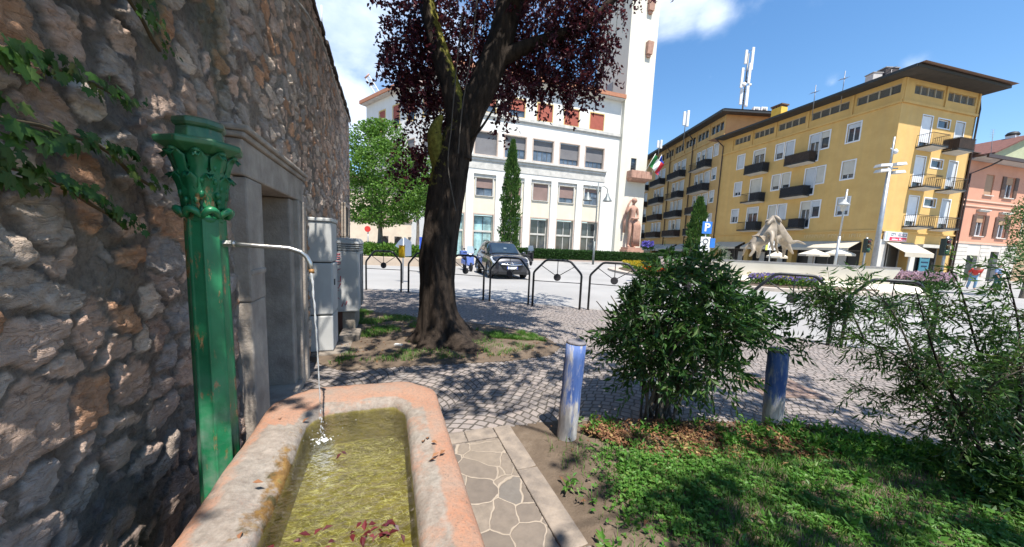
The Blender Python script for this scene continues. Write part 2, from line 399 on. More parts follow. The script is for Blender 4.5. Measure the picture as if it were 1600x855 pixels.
def stone_grid(S, Z, seed=1):
    ws = S + .11*(fbm(S*5, Z*5, seed)-.5) + .05*(fbm(S*19, Z*19, seed+1)-.5)
    wz = Z + .10*(fbm(S*5+31, Z*5, seed+2)-.5) + .045*(fbm(S*19+31, Z*19, seed+3)-.5)
    ca, cb = .180, .116
    row = np.floor(wz/cb); off = _h(row, row*0, 0, 77); ci = np.floor(ws/ca + off)
    F1 = np.full(S.shape, 9.0); F2 = np.full(S.shape, 9.0); idr = np.zeros(S.shape); ida = np.zeros(S.shape); ux = np.zeros(S.shape); uz_ = np.zeros(S.shape)
    for dr in (-2,-1,0,1,2):
        r = row+dr; o = _h(r, r*0, 0, 77); cc = np.floor(ws/ca + o)
        for dc in (-1,0,1):
            c = cc+dc; j1 = _h(c, r, 0, seed+5); j2 = _h(c, r, 0, seed+6); wgt = _h(c, r, 0, seed+7)
            sx = (c - o + .12 + .76*j1)*ca; sz = (r + .1 + .8*j2)*cb
            d = np.hypot((ws-sx)*.74, wz-sz) - .046*wgt
            near = d < F1
            F2 = np.where(near, F1, np.minimum(F2, d)); 
            idr = np.where(near, _h(c, r, 0, seed+8), idr); ida = np.where(near, _h(c, r, 0, seed+9), ida)
            ux = np.where(near, ws-sx, ux); uz_ = np.where(near, wz-sz, uz_); F1 = np.where(near, d, F1)
    e = F2-F1
    thr = .005 + .045*np.clip(ida*1.25-.28, 0, 1) + .05*(fbm(S*11, Z*11, seed+11)-.5)
    m = sstep(0, .010, e-thr)
    miss = (ida > .94); m = np.where(miss, 0, m)
    tilt = (idr-.5)*.55*ux + (ida-.5)*.6*uz_
    lay = fbm(S*4+idr*50, Z*26+ida*50, seed+12, 4)-.5
    rg = np.abs(fbm(S*9+ida*9, Z*15+idr*9, seed+21, 4)-.5)
    h = m*(.012+.007*idr + np.clip(tilt, -.008, .008) + .012*lay - .06*np.clip(.06-rg, 0, .06)*3) + (fbm(S*16, Z*16, seed+13, 6)-.5)*.022*(1-.75*m) + (fbm(S*1.6, Z*1.6, seed+14)-.5)*.024 + (fbm(S*42, Z*42, seed+22, 3)-.5)*.010
    # small rubble packed in the mortar
    G1 = np.full(S.shape, 9.0); G2 = np.full(S.shape, 9.0); gid = np.zeros(S.shape); gi2 = np.zeros(S.shape)
    for dr in (-1,0,1):
        r = np.floor(wz/.055)+dr
        for dc in (-1,0,1):
            c = np.floor(ws/.075)+dc; sx = (c+.1+.8*_h(c,r,0,seed+31))*.075; sz = (r+.1+.8*_h(c,r,0,seed+32))*.055
            d = np.hypot((ws-sx)*.8, wz-sz)-.015*_h(c,r,0,seed+33); near = d < G1
            G2 = np.where(near, G1, np.minimum(G2, d)); gid = np.where(near, _h(c,r,0,seed+34), gid); gi2 = np.where(near, _h(c,r,0,seed+35), gi2); G1 = np.where(near, d, G1)
    m2 = sstep(0, .008, G2-G1-.004-.028*gi2)*(gid > .58)*(1-m)
    h = h + m2*(.006+.014*gi2)
    pal = np.array([(.62,.42,.315),(.66,.475,.365),(.54,.44,.365),(.62,.345,.205),(.46,.39,.345),(.70,.56,.45),(.60,.44,.35)])
    base = pal[np.clip((idr*7).astype(int), 0, 6)]*(.84+.4*ida)[..., None]
    mot = fbm(S*14, Z*14, seed+15, 5)[..., None]
    base = base*(.72+.5*mot)
    mor = np.array((.33,.27,.22))*(.5+1.0*fbm(S*9, Z*9, seed+16, 5))[..., None]
    sm = pal[np.clip((gid*7).astype(int), 0, 6)]*(.45+.45*gi2)[..., None]*(.7+.5*mot)
    grey = sstep(.5, .72, fbm(S*2.2, Z*2.2, seed+17, 4))[..., None]
    mor = mor*(1-grey) + np.array((.34,.31,.275))*(.6+.8*mot)*grey
    mor = mor*(1-m2)[..., None] + sm*m2[..., None]
    col = mor*(1-m[..., None]) + base*m[..., None]
    # dark weathering streaks on the upper wall, a damp smoky foot behind the trough, yellow-green moss on top stretch
    dk = sstep(.42, .66, fbm(S*1.1+9, Z*.7, seed+18, 4))*sstep(1.2, 2.6, Z)
    col = col*(1-.36*dk)[..., None]
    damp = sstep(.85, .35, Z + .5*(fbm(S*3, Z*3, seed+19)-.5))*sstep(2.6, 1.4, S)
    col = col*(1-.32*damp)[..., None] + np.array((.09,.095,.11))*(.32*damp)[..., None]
    ms = sstep(.6, .74, fbm(S*3.3+3, Z*1.6, seed+20, 4))*sstep(1.7, 2.3, Z)*sstep(3.4, 1.8, S)
    col = col*(1-.5*ms)[..., None] + np.array((.13,.13,.04))*(.5*ms)[..., None]
    return h, np.concatenate([col, m[..., None]], -1)
M_RUB = rubble()
house = thing('stone_house', 'old rubble stone house with a long rough wall behind the trough', 'house', W(4, -.9, 0))
SH_END, SH_TOP = 9.15, 4.2
gs = np.concatenate([np.arange(-1.5,-.2,.014), np.arange(-.2,2.7,.0075), np.arange(2.7,4.5,.013), np.arange(4.5,SH_END+.01,.02)]); gzv = np.arange(-.05, SH_TOP+.005, .009)
S_, Z_ = np.meshgrid(gs, gzv, indexing='ij'); Hh, Cc = stone_grid(S_, Z_, 1)
HOLES = [(2.80,3.50,-.1,1.76),(7.45,7.95,1.5,2.05)]
V = np.stack([np.array(WF.P[0]) + WF.d[0]*S_ - WF.i[0]*(-.86+Hh), WF.d[1]*S_ - WF.i[1]*(-.86+Hh), Z_], -1).reshape(-1, 3)
idx = np.arange(S_.size).reshape(S_.shape)
Q = np.stack([idx[:-1,:-1], idx[1:,:-1], idx[1:,1:], idx[:-1,1:]], -1).reshape(-1, 4)
cs = S_.ravel()[Q].mean(1); cz = Z_.ravel()[Q].mean(1); keep = np.ones(len(Q), bool)
for a, b, c, d in HOLES: keep &= ~((cs > a) & (cs < b) & (cz > c) & (cz < d))
qmesh('wall', V, Q[keep], M_RUB, house, True, Cc.reshape(-1, 4))
M_STONEDK = mat('dark_rubble', (.16,.14,.125), (.07,.062,.055), 7, .9, .9, 30)
mb = MB(WF); mb.box(-1.5, SH_END, 1.3, 7, -.05, SH_TOP); mb.box(SH_END-.4, SH_END, .85, 1.3, -.05, SH_TOP); obj('end_wall', mb, M_STONEDK, house)
M_TILE = mat('old_roof_tile', (.10,.075,.06), (.045,.038,.034), 6, .9, .5)
mb = MB(WF); s = -1.5
while s < SH_END+.1:
    l = random.uniform(.16,.24); dz = random.uniform(-.02,.02); y0 = .83-random.uniform(.0,.03)
    mb.hull([(s,y0,SH_TOP+dz),(s+l,y0,SH_TOP+dz),(s+l,2.2,SH_TOP+.5),(s,2.2,SH_TOP+.5)], [(s,y0,SH_TOP+.05+dz),(s+l,y0,SH_TOP+.05+dz),(s+l,2.2,SH_TOP+.58),(s,2.2,SH_TOP+.58)]); s += l
mb.hull([(-1.5,2.2,SH_TOP+.45),(SH_END,2.2,SH_TOP+.45),(SH_END,7.2,SH_TOP),(-1.5,7.2,SH_TOP)],[(-1.5,2.2,SH_TOP+.57),(SH_END,2.2,SH_TOP+.57),(SH_END,7.2,SH_TOP+.1),(-1.5,7.2,SH_TOP+.1)])
obj('roof', mb, M_TILE, house)
# doorway: moulded stone jambs, lintel, cornice, worn door leaf
M_JAMB = mat('grey_dressed_stone', (.48,.415,.35), (.30,.255,.215), 5, .88, .7, 42, streak=.4, dirt=(.07,.063,.058))
dw = MB(WF)
dw.box(2.45,2.70,.775,1.12,-.02,1.0); dw.box(2.445,2.705,.770,1.12,1.0,1.74); dw.box(2.70,2.80,.80,1.12,-.02,1.74); dw.box(2.45,2.70,.760,.79,1.16,1.2)
obj('jamb', dw, M_JAMB, house, .012)
dw = MB(WF); dw.box(3.50,3.62,.80,1.12,-.02,1.74); dw.box(3.62,3.70,.755,.95,-.02,1.742); dw.box(3.70,3.80,.735,.95,-.02,1.738); dw.box(3.80,3.90,.765,.95,-.02,1.735)
obj('jamb', dw, M_JAMB, house, .012)
dw = MB(WF); dw.box(2.42,3.90,.775,1.12,1.745,1.95); dw.box(2.40,3.92,.755,.9,1.95,1.985); dw.box(2.39,3.93,.735,.9,1.985,2.02)
obj('lintel', dw, M_JAMB, house, .012)
M_DOOR = mat('worn_door', (.24,.19,.155), (.16,.13,.105), 6, .8, .4)
dw = MB(WF); dw.box(2.80,3.50,1.10,1.15,0,1.76); dl = obj('door', dw, M_DOOR, house)
dw = MB(WF)
for k in range(4): dw.box(2.84+k*.17, 2.985+k*.17, 1.085, 1.1, .05, 1.7)
obj('plank', dw, M_DOOR, dl)
dw = MB(WF); dw.box(2.7,3.6,.75,1.12,-.05,.06); obj('threshold', dw, M_JAMB, house, .01)
dw = MB(WF)
for a,b,c,d in ((7.40,7.45,1.45,2.1),(7.95,8.0,1.45,2.1),(7.40,8.0,1.4,1.47),(7.40,8.0,2.05,2.12)): dw.box(a,b,.76,1.1,c,d)
wo = obj('window', dw, M_JAMB, house); dw = MB(WF); dw.box(7.45,7.95,1.0,1.05,1.47,2.05); obj('pane', dw, flat('dark_glass', (.02,.022,.025), .15), wo)
# cable down the wall, antenna on its roof
pts = [W(Wr(x,y,-.74)[0], -.74+.02*math.sin(k), Wr(x,y,-.74)[1]) for k,(x,y) in enumerate([(452,-14),(478,22),(500,62),(514,98),(527,136),(539,168),(549,197)])]
mb = MB(); mb.tube(pts, .011, 6); tag(obj('cable', mb, flat('pale_cable', (.36,.34,.31), .6)), 'pale cable running down along the top of the stone wall', 'cable')
ap = np.array(W(*[Wr(503,45,-1.2)[0], -1.2], 0)); az_ = Wr(503,45,-1.2)[1]
t = thing('roof_antenna', 'thin white rod antenna on the roof edge of the stone house', 'antenna', (ap[0],ap[1],az_))
mb = MB(); mb.tube([ap+(0,0,4.2), ap+(0,0,az_)], .03, 6); obj('base', mb, flat('antenna_base', (.08,.08,.09)), t)
mb = MB(); mb.tube([ap+(0,0,az_), ap+(0,0,az_+.42)], .012, 6); obj('rod', mb, flat('antenna_white', (.75,.75,.75)), t)

# ------------------------------------------------------------------ climbing ivy on the near wall
M_IVY = leafmat('ivy_leaf', (.022,.065,.012), (.055,.12,.022), .25, .45, (.13,.14,.04), .35)
M_STEM = flat('vine_stem', (.12,.09,.05), .8)
IV = [(0,.0),(.10,.06),(.30,.02),(.24,.2),(.50,.30),(.34,.42),(.36,.66),(.15,.62),(0,1.0)]
IVP = IV + [(-x, y) for x, y in IV[-2:0:-1]]
def ivy_leaf(mb, c, ax, side, nrm, L):
    mid = [np.array(c)+ax*(y*L)+side*(x*L)+nrm*(-.18*abs(x)*L - .12*y*y*L) for x, y in IVP]
    n = len(IVP); half = len(IV)
    cpt = [np.array(c)+ax*(y*L)+nrm*(-.12*y*y*L+.01) for y in (.0,.3,.65,1.0)]
    mb.raw(mid, [tuple(range(0, half)), tuple([0]+list(range(half-1, n)))], False)
def ivy(label, px, nleaf, L0, spread):
    P0 = [np.array(W(Wr(x,y,-.80)[0], -.80, Wr(x,y,-.80)[1])) for x, y in px]
    t = thing('climbing_ivy', label, 'ivy', P0[0], 'ivy strands on the near wall')
    mb = MB(); mb.tube(P0, [.006]*len(P0), 5); obj('stem', mb, M_STEM, t)
    mb = MB(); nn = -WF.i
    for k in range(nleaf):
        f = random.random()*(len(P0)-1)*.999; i = int(f); p = P0[i]+(P0[i+1]-P0[i])*(f-i); ta = f/(len(P0)-1)
        sp = spread*(1.0-.55*ta)
        p = p + WF.d*random.uniform(-sp,sp)*.5 + np.array([0,0,1])*random.uniform(-sp,sp*.5) + nn*random.uniform(.02,.07)
        th = random.gauss(-math.pi/2, .6); ax = WF.d*math.cos(th)+np.array([0,0,1])*math.sin(th)+nn*random.uniform(-.1,.5); ax /= np.linalg.norm(ax)
        nr = nn+np.array([0,0,.7])*random.random()+WF.d*random.uniform(-.6,.6); sd = np.cross(ax, nr); sd /= np.linalg.norm(sd); nr = np.cross(sd, ax)
        ivy_leaf(mb, p, ax, sd, nr, L0*random.uniform(.6,1.2)*(1-.45*ta))
    obj('leaves', mb, M_IVY, t)
ivy('bright green ivy strand nearest the top, above the others on the stone wall', [(-60,60),(0,75),(45,80),(90,108),(140,128),(165,140),(195,158)], 85, .050, .05)
ivy('dark green ivy strand in the middle, ending level with the column capital', [(-60,150),(0,185),(60,195),(110,212),(150,225),(180,245),(205,272),(235,290)], 90, .052, .05)
ivy('lowest ivy strand on the stone wall, trailing to a bare tip', [(-60,235),(0,258),(50,270),(100,290),(140,318),(170,335),(198,358)], 80, .050, .045)
ivy('thin mossy ivy strand hanging above the column from the wall top', [(188,-25),(205,5),(222,30),(238,62),(250,80)], 44, .042, .04)
# ================================================================== stone trough
def m_trough():
    t = NT('pink_limestone'); p = t.pos()
    c = t.ramp(t.noise(p, 4.5, 6, .6), [(.32, (.28,.225,.185)), (.5, (.36,.205,.14)), (.66, (.36,.175,.108))])
    sp = t.ramp(t.noise(p, 75, 4, .7), [(.4, 0.0), (.62, 1.0)])
    c = t.mix(t.math('MULTIPLY', sp, .5), c, (.22,.17,.135)); pit = t.ramp(t.noise(p, 130, 3, .6), [(.58, 0.0), (.66, 1.0)]); c = t.mix(t.math('MULTIPLY', pit, .5), c, (.12,.09,.07))
    at = t.n('ShaderNodeAttribute', attribute_name='tint'); sc = t.n('ShaderNodeSeparateColor'); t.l(at.outputs['Color'], sc.inputs[0])
    n2 = t.noise(p, 14, 6, .65)
    g = t.ramp(t.math('ADD', sc.outputs[0], t.math('MULTIPLY', t.math('SUBTRACT', n2, .5), 1.0)), [(.42, 0.0), (.62, 1.0)])
    c = t.mix(t.math('MULTIPLY', g, .85), c, t.ramp(t.noise(p, 30, 6, .7), [(.35, (.17,.155,.135)), (.65, (.31,.285,.25))]))
    mo = t.ramp(t.math('ADD', sc.outputs[1], t.math('MULTIPLY', t.math('SUBTRACT', n2, .5), 2.2)), [(.46, 0.0), (.72, 1.0)])
    mc = t.ramp(t.noise(p, 22, 5), [(.36, (.05,.04,.008)), (.52, (.16,.08,.015)), (.64, (.24,.14,.035)), (.75, (.10,.10,.02))])
    c = t.mix(t.math('MULTIPLY', mo, .92), c, mc)
    al = t.ramp(t.math('ADD', sc.outputs[2], t.math('MULTIPLY', t.math('SUBTRACT', n2, .5), .5)), [(.4, 0.0), (.6, 1.0)])
    c = t.mix(t.math('MULTIPLY', al, .9), c, t.ramp(t.noise(p, 12, 5), [(.35, (.10,.085,.015)), (.65, (.28,.235,.05))]))
    lich = t.ramp(t.noise(p, 9, 5, .7), [(.62, 0.0), (.72, 1.0)])
    c = t.mix(t.math('MULTIPLY', lich, .5), c, (.21,.185,.17))
    h = t.math('ADD', t.noise(p, 55, 7, .7), t.math('MULTIPLY', t.noise(p, 14, 4), .8))
    return t.done(c, .82, t.bump(h, .6, .012), 0, .3)
def resample(poly, n, rnd=.02):
    P = [np.array(q, float) for q in poly]; out = []
    seg = [(P[i], P[(i+1) % len(P)]) for i in range(len(P))]; L = [np.linalg.norm(b-a) for a, b in seg]
    per = [max(2, int(round(n*l/sum(L)))) for l in L]
    return seg, per
TO = [(-.9,.255),(1.82,.255),(2.0,.09),(2.0,-.38),(1.83,-.535),(-.9,-.535)]
TI = [(-.7,.075),(1.60,.078),(1.70,.03),(1.70,-.27),(1.62,-.325),(-.7,-.315)]
per = [90,10,16,10,90,24]
def loop(poly):
    o = []
    for i in range(6):
        a = np.array(poly[i]); b = np.array(poly[(i+1) % 6])
        for k in range(per[i]): o.append(a+(b-a)*k/per[i])
    return np.array(o)
def soften(a, n):
    for _ in range(n): a = .25*np.roll(a,1,0)+.5*a+.25*np.roll(a,-1,0)
    return a
lo, li = soften(loop(TO), 3), soften(loop(TI), 4)
prof = [(0,-.02),(0,.12),(0,.26),(0,.38),(0,.46),(0,.52),(.015,.565),(.05,.595),(.11,.613),(.22,.621),(.38,.624),(.55,.624),(.7,.622),(.82,.618),(.9,.612),(.95,.602),(.98,.585),(1.0,.55),(1.02,.48),(1.03,.42),(1.04,.38),(1.05,.34),(1.06,.30)]
n = len(lo); V = []; C = []
for t_, z in prof:
    q = lo+(li-lo)*t_
    ss, qq = q[:,0], q[:,1]
    nx = (fbm(ss*9+t_*4, qq*9+z*9, 5)-.5)*.028 + (fbm(ss*28+t_*9, qq*28+z*20, 6)-.5)*.010
    d = (lo-li); d = d/np.linalg.norm(d, axis=1, keepdims=True)
    side = 1-abs(2*t_-1)
    q2 = q + d*(nx*(1 if t_ < .3 else -1))[:,None]
    zz = z + (fbm(ss*6, qq*6, 7)-.5)*.022*min(1, max(0, (z-.3)*4)) + nx*.5*(z > .55)
    left = sstep(-.30, -.40, qq)*sstep(.45, .7, t_ + 0*qq)
    # the left lip is worn low and mossy where people drew water
    wear = np.exp(-((ss-1.22)/.20)**2)*(qq < -.1)*(t_ > .42)*np.sin(min(1, (t_-.42)/.45)*math.pi/2)
    zz = zz - .028*wear*(z > .5)
    V.append(np.stack([WF.d[0]*ss - WF.i[0]*qq, WF.d[1]*ss - WF.i[1]*qq, zz], 1))
    grey = np.where(t_ > .5, .62, .12)*np.ones(n); grey = np.where(qq < -.25, np.where(t_ > .30, .72, .45), grey)
    grey = np.where(ss > 1.6, np.where(t_ > .8, .6, .1), grey)
    moss = (.30+.55*np.exp(-((ss-1.2)/.30)**2))*(qq < -.1)*sstep(.45, .95, t_+0*qq)*(ss < 1.62)
    alg = np.full(n, 1.0 if z < .575 and t_ > .9 else (.5 if z < .59 and t_ > .9 else 0.0))
    C.append(np.stack([grey, moss, alg, np.ones(n)], 1))
m = len(prof); V.append(np.array([[*W(.4,-.12,.3)]])); C.append(np.array([[.2,0,1,1]]))
V = np.concatenate(V); C = np.concatenate(C)
k = np.arange(n); Q = np.concatenate([np.stack([i*n+k, i*n+(k+1)%n, (i+1)*n+(k+1)%n, (i+1)*n+k], 1) for i in range(m-1)])
bt = thing('stone_trough', 'old pink stone water trough with a worn mossy lip under the spout', 'trough', W(.5,-.14,0))
M_TR = m_trough(); qmesh('basin', V, Q, M_TR, bt, True, C)
def m_bed():
    t = NT('algae_painted_caustics'); p = t.pos()
    mp = t.n('ShaderNodeMapping'); mp.inputs['Rotation'].default_value = (0,0,R(-18)); mp.inputs['Scale'].default_value = (1.0,2.1,1); t.l(p, mp.inputs[0])
    f = t.noise(mp.outputs[0], 15, 7, .72, 3.2); f2 = t.noise(p, 3.4, 5, .6, .6)
    c = t.ramp(f, [(.30, (.055,.045,.006)), (.44, (.15,.13,.016)), (.56, (.30,.265,.045)), (.68, (.50,.47,.18))])
    c = t.mix(t.ramp(f2, [(.42, 0.0), (.56, .85)]), c, (.09,.075,.012)); c = t.mix(t.ramp(t.noise(p, 2.2, 3), [(.48, 0.0), (.62, .55)]), c, (.36,.29,.03))
    for sc_, wd, am in ((12,.006,.8),(22,.009,.7),(38,.012,.45)):  # thin bright lines over the algae: caustic light painted into the bed colour
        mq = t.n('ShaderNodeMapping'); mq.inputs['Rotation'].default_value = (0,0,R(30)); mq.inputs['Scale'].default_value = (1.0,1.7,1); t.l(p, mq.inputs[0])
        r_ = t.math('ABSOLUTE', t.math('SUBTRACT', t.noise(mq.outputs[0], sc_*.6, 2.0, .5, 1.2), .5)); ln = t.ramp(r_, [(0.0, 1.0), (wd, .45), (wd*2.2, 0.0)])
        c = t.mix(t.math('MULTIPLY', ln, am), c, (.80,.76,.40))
    return t.done(c, .8, t.bump(f, .6, .03))
mb = MB(WF); mb.face([(-.8,-.2,.44),(1.8,-.2,.44),(1.8,.5,.44),(-.8,.5,.44)]); obj('algae_caustic_bed', mb, m_bed(), bt)
def m_water():
    t = NT('trough_water'); p = t.pos()
    # ripples spread in rings from where the jet falls
    c0 = W(1.42,-.225,0); vs = t.n('ShaderNodeVectorMath', operation='DISTANCE'); t.l(p, vs.inputs[0]); vs.inputs[1].default_value = (c0[0], c0[1], .58)
    nz = t.noise(p, 7, 4); ph = t.math('ADD', t.math('MULTIPLY', vs.outputs['Value'], 95), t.math('MULTIPLY', nz, 22))
    ring = t.math('SINE', ph); h = t.math('ADD', t.math('MULTIPLY', ring, .14), t.math('MULTIPLY', t.noise(p, 34, 6, .62, 1.2), 1.5))
    nb = t.bump(h, .8, .012)
    g = t.n('ShaderNodeBsdfGlossy'); g.inputs['Roughness'].default_value = .03; t.l(nb, g.inputs['Normal'])
    tr = t.n('ShaderNodeBsdfTransparent'); tr.inputs[0].default_value = (.93,.94,.78,1)
    rf = t.n('ShaderNodeBsdfRefraction'); rf.inputs['IOR'].default_value = 1.33; rf.inputs['Roughness'].default_value = .02; rf.inputs[0].default_value = (.97,.97,.86,1); t.l(t.bump(h, .16, .008), rf.inputs['Normal'])
    m1 = t.n('ShaderNodeMixShader'); m1.inputs[0].default_value = .16; t.l(tr.outputs[0], m1.inputs[1]); t.l(rf.outputs[0], m1.inputs[2])
    fr = t.n('ShaderNodeFresnel'); fr.inputs['IOR'].default_value = 1.33; t.l(nb, fr.inputs['Normal'])
    mx = t.n('ShaderNodeMixShader'); t.l(t.math('MULTIPLY', fr.outputs[0], 2.0, clamp=True), mx.inputs[0]); t.l(m1.outputs[0], mx.inputs[1]); t.l(g.outputs[0], mx.inputs[2])
    t.l(mx.outputs[0], t.N['Material Output'].inputs[0]); return t.m
ys = [tuple(q) for q in (lo+(li-lo)*.998)]
mb = MB(WF); mb.face([(s, -q, .582) for s, q in ys]); struct('water', mb, m_water())
# falling jet: a thin irregular thread that breaks into drops
M_JET = NT('falling_water'); M_JET.b.inputs['Transmission Weight'].default_value = .6; M_JET = M_JET.done(None, .05, None, 0, .8); M_JET.node_tree.nodes['Principled BSDF'].inputs['Base Color'].default_value = (.9,.93,.95,1); M_JET.node_tree.nodes['Principled BSDF'].inputs['IOR'].default_value = 1.33
j0 = np.array(W(1.615,-.300,1.262)); j1 = np.array(W(1.54,-.262,.58))
mb = MB(); pts = []; rr = []
for k in range(40):
    f = k/39; pp = j0 + np.array([(j1-j0)[0]*f**.75, (j1-j0)[1]*f**.75, (j1-j0)[2]*f**1.25]); pts.append(pp + rng.normal(size=3)*.0008); rr.append(.0046*(1-.62*f)*(1+.3*math.sin(k*1.9)))
mb.tube(pts[:34], rr[:34], 7)
for k in range(34, 40):
    for _ in range(2):
        c = pts[k]+rng.normal(size=3)*.003+(j1-j0)/39*random.random(); r_ = random.uniform(.0015,.0035); mb.blob(c, (r_,r_,r_*2.2), 6, 5)
for k in range(40):
    a = random.random()*6.28; d = abs(random.gauss(0,.07)); r_ = random.uniform(.001,.0025); mb.blob(np.array(W(1.48+d*math.cos(a), -.245+d*math.sin(a), .584+random.random()**3*.05)), (r_,r_,r_), 5, 4)
tag(obj('water_jet', mb, M_JET), 'thin jet of water falling from the spout into the trough', 'water jet')
mb = MB()
M_FOAM = flat('foam_white', (.8,.82,.8), .4)
for k in range(50):
    a = random.random()*6.28; d = abs(random.gauss(0,.022)); r_ = random.uniform(.0015,.005); mb.blob(np.array(W(1.48+d*math.cos(a), -.245+d*1.2*math.sin(a), .5825)), (r_,r_,r_*.6), 6, 4)
tag(obj('foam', mb, M_FOAM), 'white bubbles where the jet meets the water', kind='stuff')
# dark red leaves lying on the water and on the rim
M_DRY = leafmat('fallen_plum_leaf', (.06,.008,.012), (.13,.018,.022), .1, .5, (.05,.02,.035))
def lie(name, label, pts, L, mat_):
    P = np.array(pts); n_ = len(P); A = rand_dirs(n_); A[:,2] *= .25; A /= np.linalg.norm(A, axis=1, keepdims=True)
    V, F = leaves(P, A, rng.uniform(L*.7, L*1.2, n_), rng.uniform(L*.4, L*.65, n_), .2, .2, up=np.tile([0,0,1.0], (n_,1)))
    return tag(qmesh(name, V, F, mat_), label, kind='stuff')
pt_ = [W(.90+random.gauss(0,.035), -.23+random.gauss(0,.055), .588+random.random()*.012) for k in range(60)] + [W(.93+random.gauss(0,.02), -.035+random.gauss(0,.03), .588+random.random()*.01) for k in range(26)] + [W(1.36,-.165,.588), W(1.37,-.17,.587)]
lie('floating_leaves', 'dark red leaves drifting on the trough water', pt_, .028, M_DRY)
lie('rim_leaves', 'a few dry leaves lying on the trough rim', [W(1.62,-.43,.63),W(1.60,-.345,.61),W(1.2,-.40,.63),W(1.28,.13,.63),W(1.27,.16,.632),W(1.30,.15,.628),W(1.17,.15,.63),W(1.18,.18,.632),W(1.16,.165,.63),W(1.0,-.36,.625)], .03, leafmat('dry_leaf', (.16,.06,.03), (.27,.13,.06), .1, .7))

# ================================================================== green cast-iron fountain column
def m_iron():
    t = NT('green_cast_iron'); p = t.pos()
    c = t.ramp(t.noise(p, 6, 5), [(.35, (.012,.15,.06)), (.65, (.030,.25,.105))])
    sx = t.n('ShaderNodeSeparateXYZ'); t.l(p, sx.inputs[0])
    mp = t.n('ShaderNodeMapping'); mp.inputs['Scale'].default_value = (1,1,.3); t.l(p, mp.inputs[0])
    rust = t.ramp(t.noise(mp.outputs[0], 34, 7, .7), [(.55, 0.0), (.60, 1.0)]); zone = t.ramp(t.noise(p, 7, 3), [(.44, 0.0), (.58, 1.0)])
    c = t.mix(t.math('MULTIPLY', rust, zone), c, t.ramp(t.noise(p, 90, 3), [(.4, (.30,.12,.04)), (.6, (.40,.26,.12))]))
    top = t.n('ShaderNodeMapRange'); top.inputs[1].default_value = 1.66; top.inputs[2].default_value = 1.80; t.l(sx.outputs[2], top.inputs[0])
    c = t.mix(t.math('MULTIPLY', top.outputs[0], .75), c, t.ramp(t.noise(p, 18, 5), [(.35, (.05,.09,.05)), (.55, (.13,.14,.09)), (.7, (.20,.13,.075))]))
    low = t.n('ShaderNodeMapRange'); low.inputs[1].default_value = .95; low.inputs[2].default_value = .55; t.l(sx.outputs[2], low.inputs[0])
    chalk = t.ramp(t.noise(p, 9, 5), [(.42, 0.0), (.62, 1.0)])
    c = t.mix(t.math('MULTIPLY', t.math('MULTIPLY', low.outputs[0], chalk), .7), c, (.20,.24,.21))
    return t.done(c, .36, t.bump(t.noise(p, 70, 5, .65), .25, .004), 0, .5)
M_IRON = m_iron()
cc = W(1.62,-.645,0); CR = .058
fc = thing('fountain_column', 'green cast iron fountain column with leafy capital and bent spout', 'fountain', cc)
mb = MB(); prof_a = []
N_ = 48
def rad(th, r0):
    f = (th/(2*math.pi)*8) % 1.0; e = min(f, 1-f)
    r_ = r0*(math.cos(math.pi/8)/math.cos((f-.5)*math.pi/4))
    if e < .10: r_ += .005*(1-e/.10)
    elif e < .16: r_ -= .0022
    return r_
zs = [-.02,.12,.14,.16,.5,.9,1.3,1.455]; rs = [CR*1.25,CR*1.25,CR*1.15,CR*1.08,CR*1.06,CR*1.03,CR*1.0,CR*.98]
vs = []; fs = []
NN = 96
for z, r0 in zip(zs, rs):
    for k in range(NN):
        th = 2*math.pi*k/NN; r_ = rad(th+.2, r0) ; vs.append((cc[0]+r_*math.cos(th), cc[1]+r_*math.sin(th), z))
for i in range(len(zs)-1):
    for k in range(NN): fs.append((i*NN+k, i*NN+(k+1)%NN, (i+1)*NN+(k+1)%NN, (i+1)*NN+k))
mb.raw(vs, fs, True); obj('shaft', mb, M_IRON, fc)
# capital: bell, petal ring, two rows of acanthus leaves
mb = MB(); mb.lathe((cc[0],cc[1],0), [(.052,1.44),(.057,1.455),(.05,1.47),(.047,1.5),(.05,1.58),(.058,1.66),(.072,1.70),(.075,1.715)], 32)
for k in range(8):
    th = 2*math.pi*(k+.5)/8 - .2; ct, st = math.cos(th), math.sin(th)
    pts = []
    for a in np.linspace(-1, 1, 9):
        rr_ = .066+.012*(1-a*a); tt = th + a*.36; pts.append((cc[0]+rr_*math.cos(tt), cc[1]+rr_*math.sin(tt), 1.462+.026*(1-a*a)))
    mb.tube(pts, [.004,.006,.008,.009,.0095,.009,.008,.006,.004], 7)
def acanthus(mb, th, z0, hgt, w, r0, curl):
    n_ = 9; vs = []; fs = []
    for i in range(n_+1):
        f = i/n_; rr_ = r0 + .012*f + curl*f**4; zz = z0 + hgt*(f if f < .9 else .9-(f-.9)*.9)
        ww = w*(math.sin(math.pi*min(1, f*.85+.12))**.7)*(1+.28*math.sin(f*6*math.pi))*.5
        for j, a in enumerate((-1,-.5,0,.5,1)):
            tt = th + a*ww/r0; rj = rr_ + (.010 if a == 0 else (.003 if abs(a) == 1 else -.001)); vs.append((cc[0]+rj*math.cos(tt), cc[1]+rj*math.sin(tt), zz - .018*abs(a)*math.cos(f*6*math.pi)*.4))
    for i in range(n_):
        for j in range(4): fs.append((i*5+j, i*5+j+1, (i+1)*5+j+1, (i+1)*5+j))
    mb.raw(vs, fs, True)
for k in range(8): acanthus(mb, 2*math.pi*k/8+.19, 1.485, .14, .040, .055, .022)
for k in range(8): acanthus(mb, 2*math.pi*(k+.5)/8+.19, 1.53, .175, .046, .060, .03)
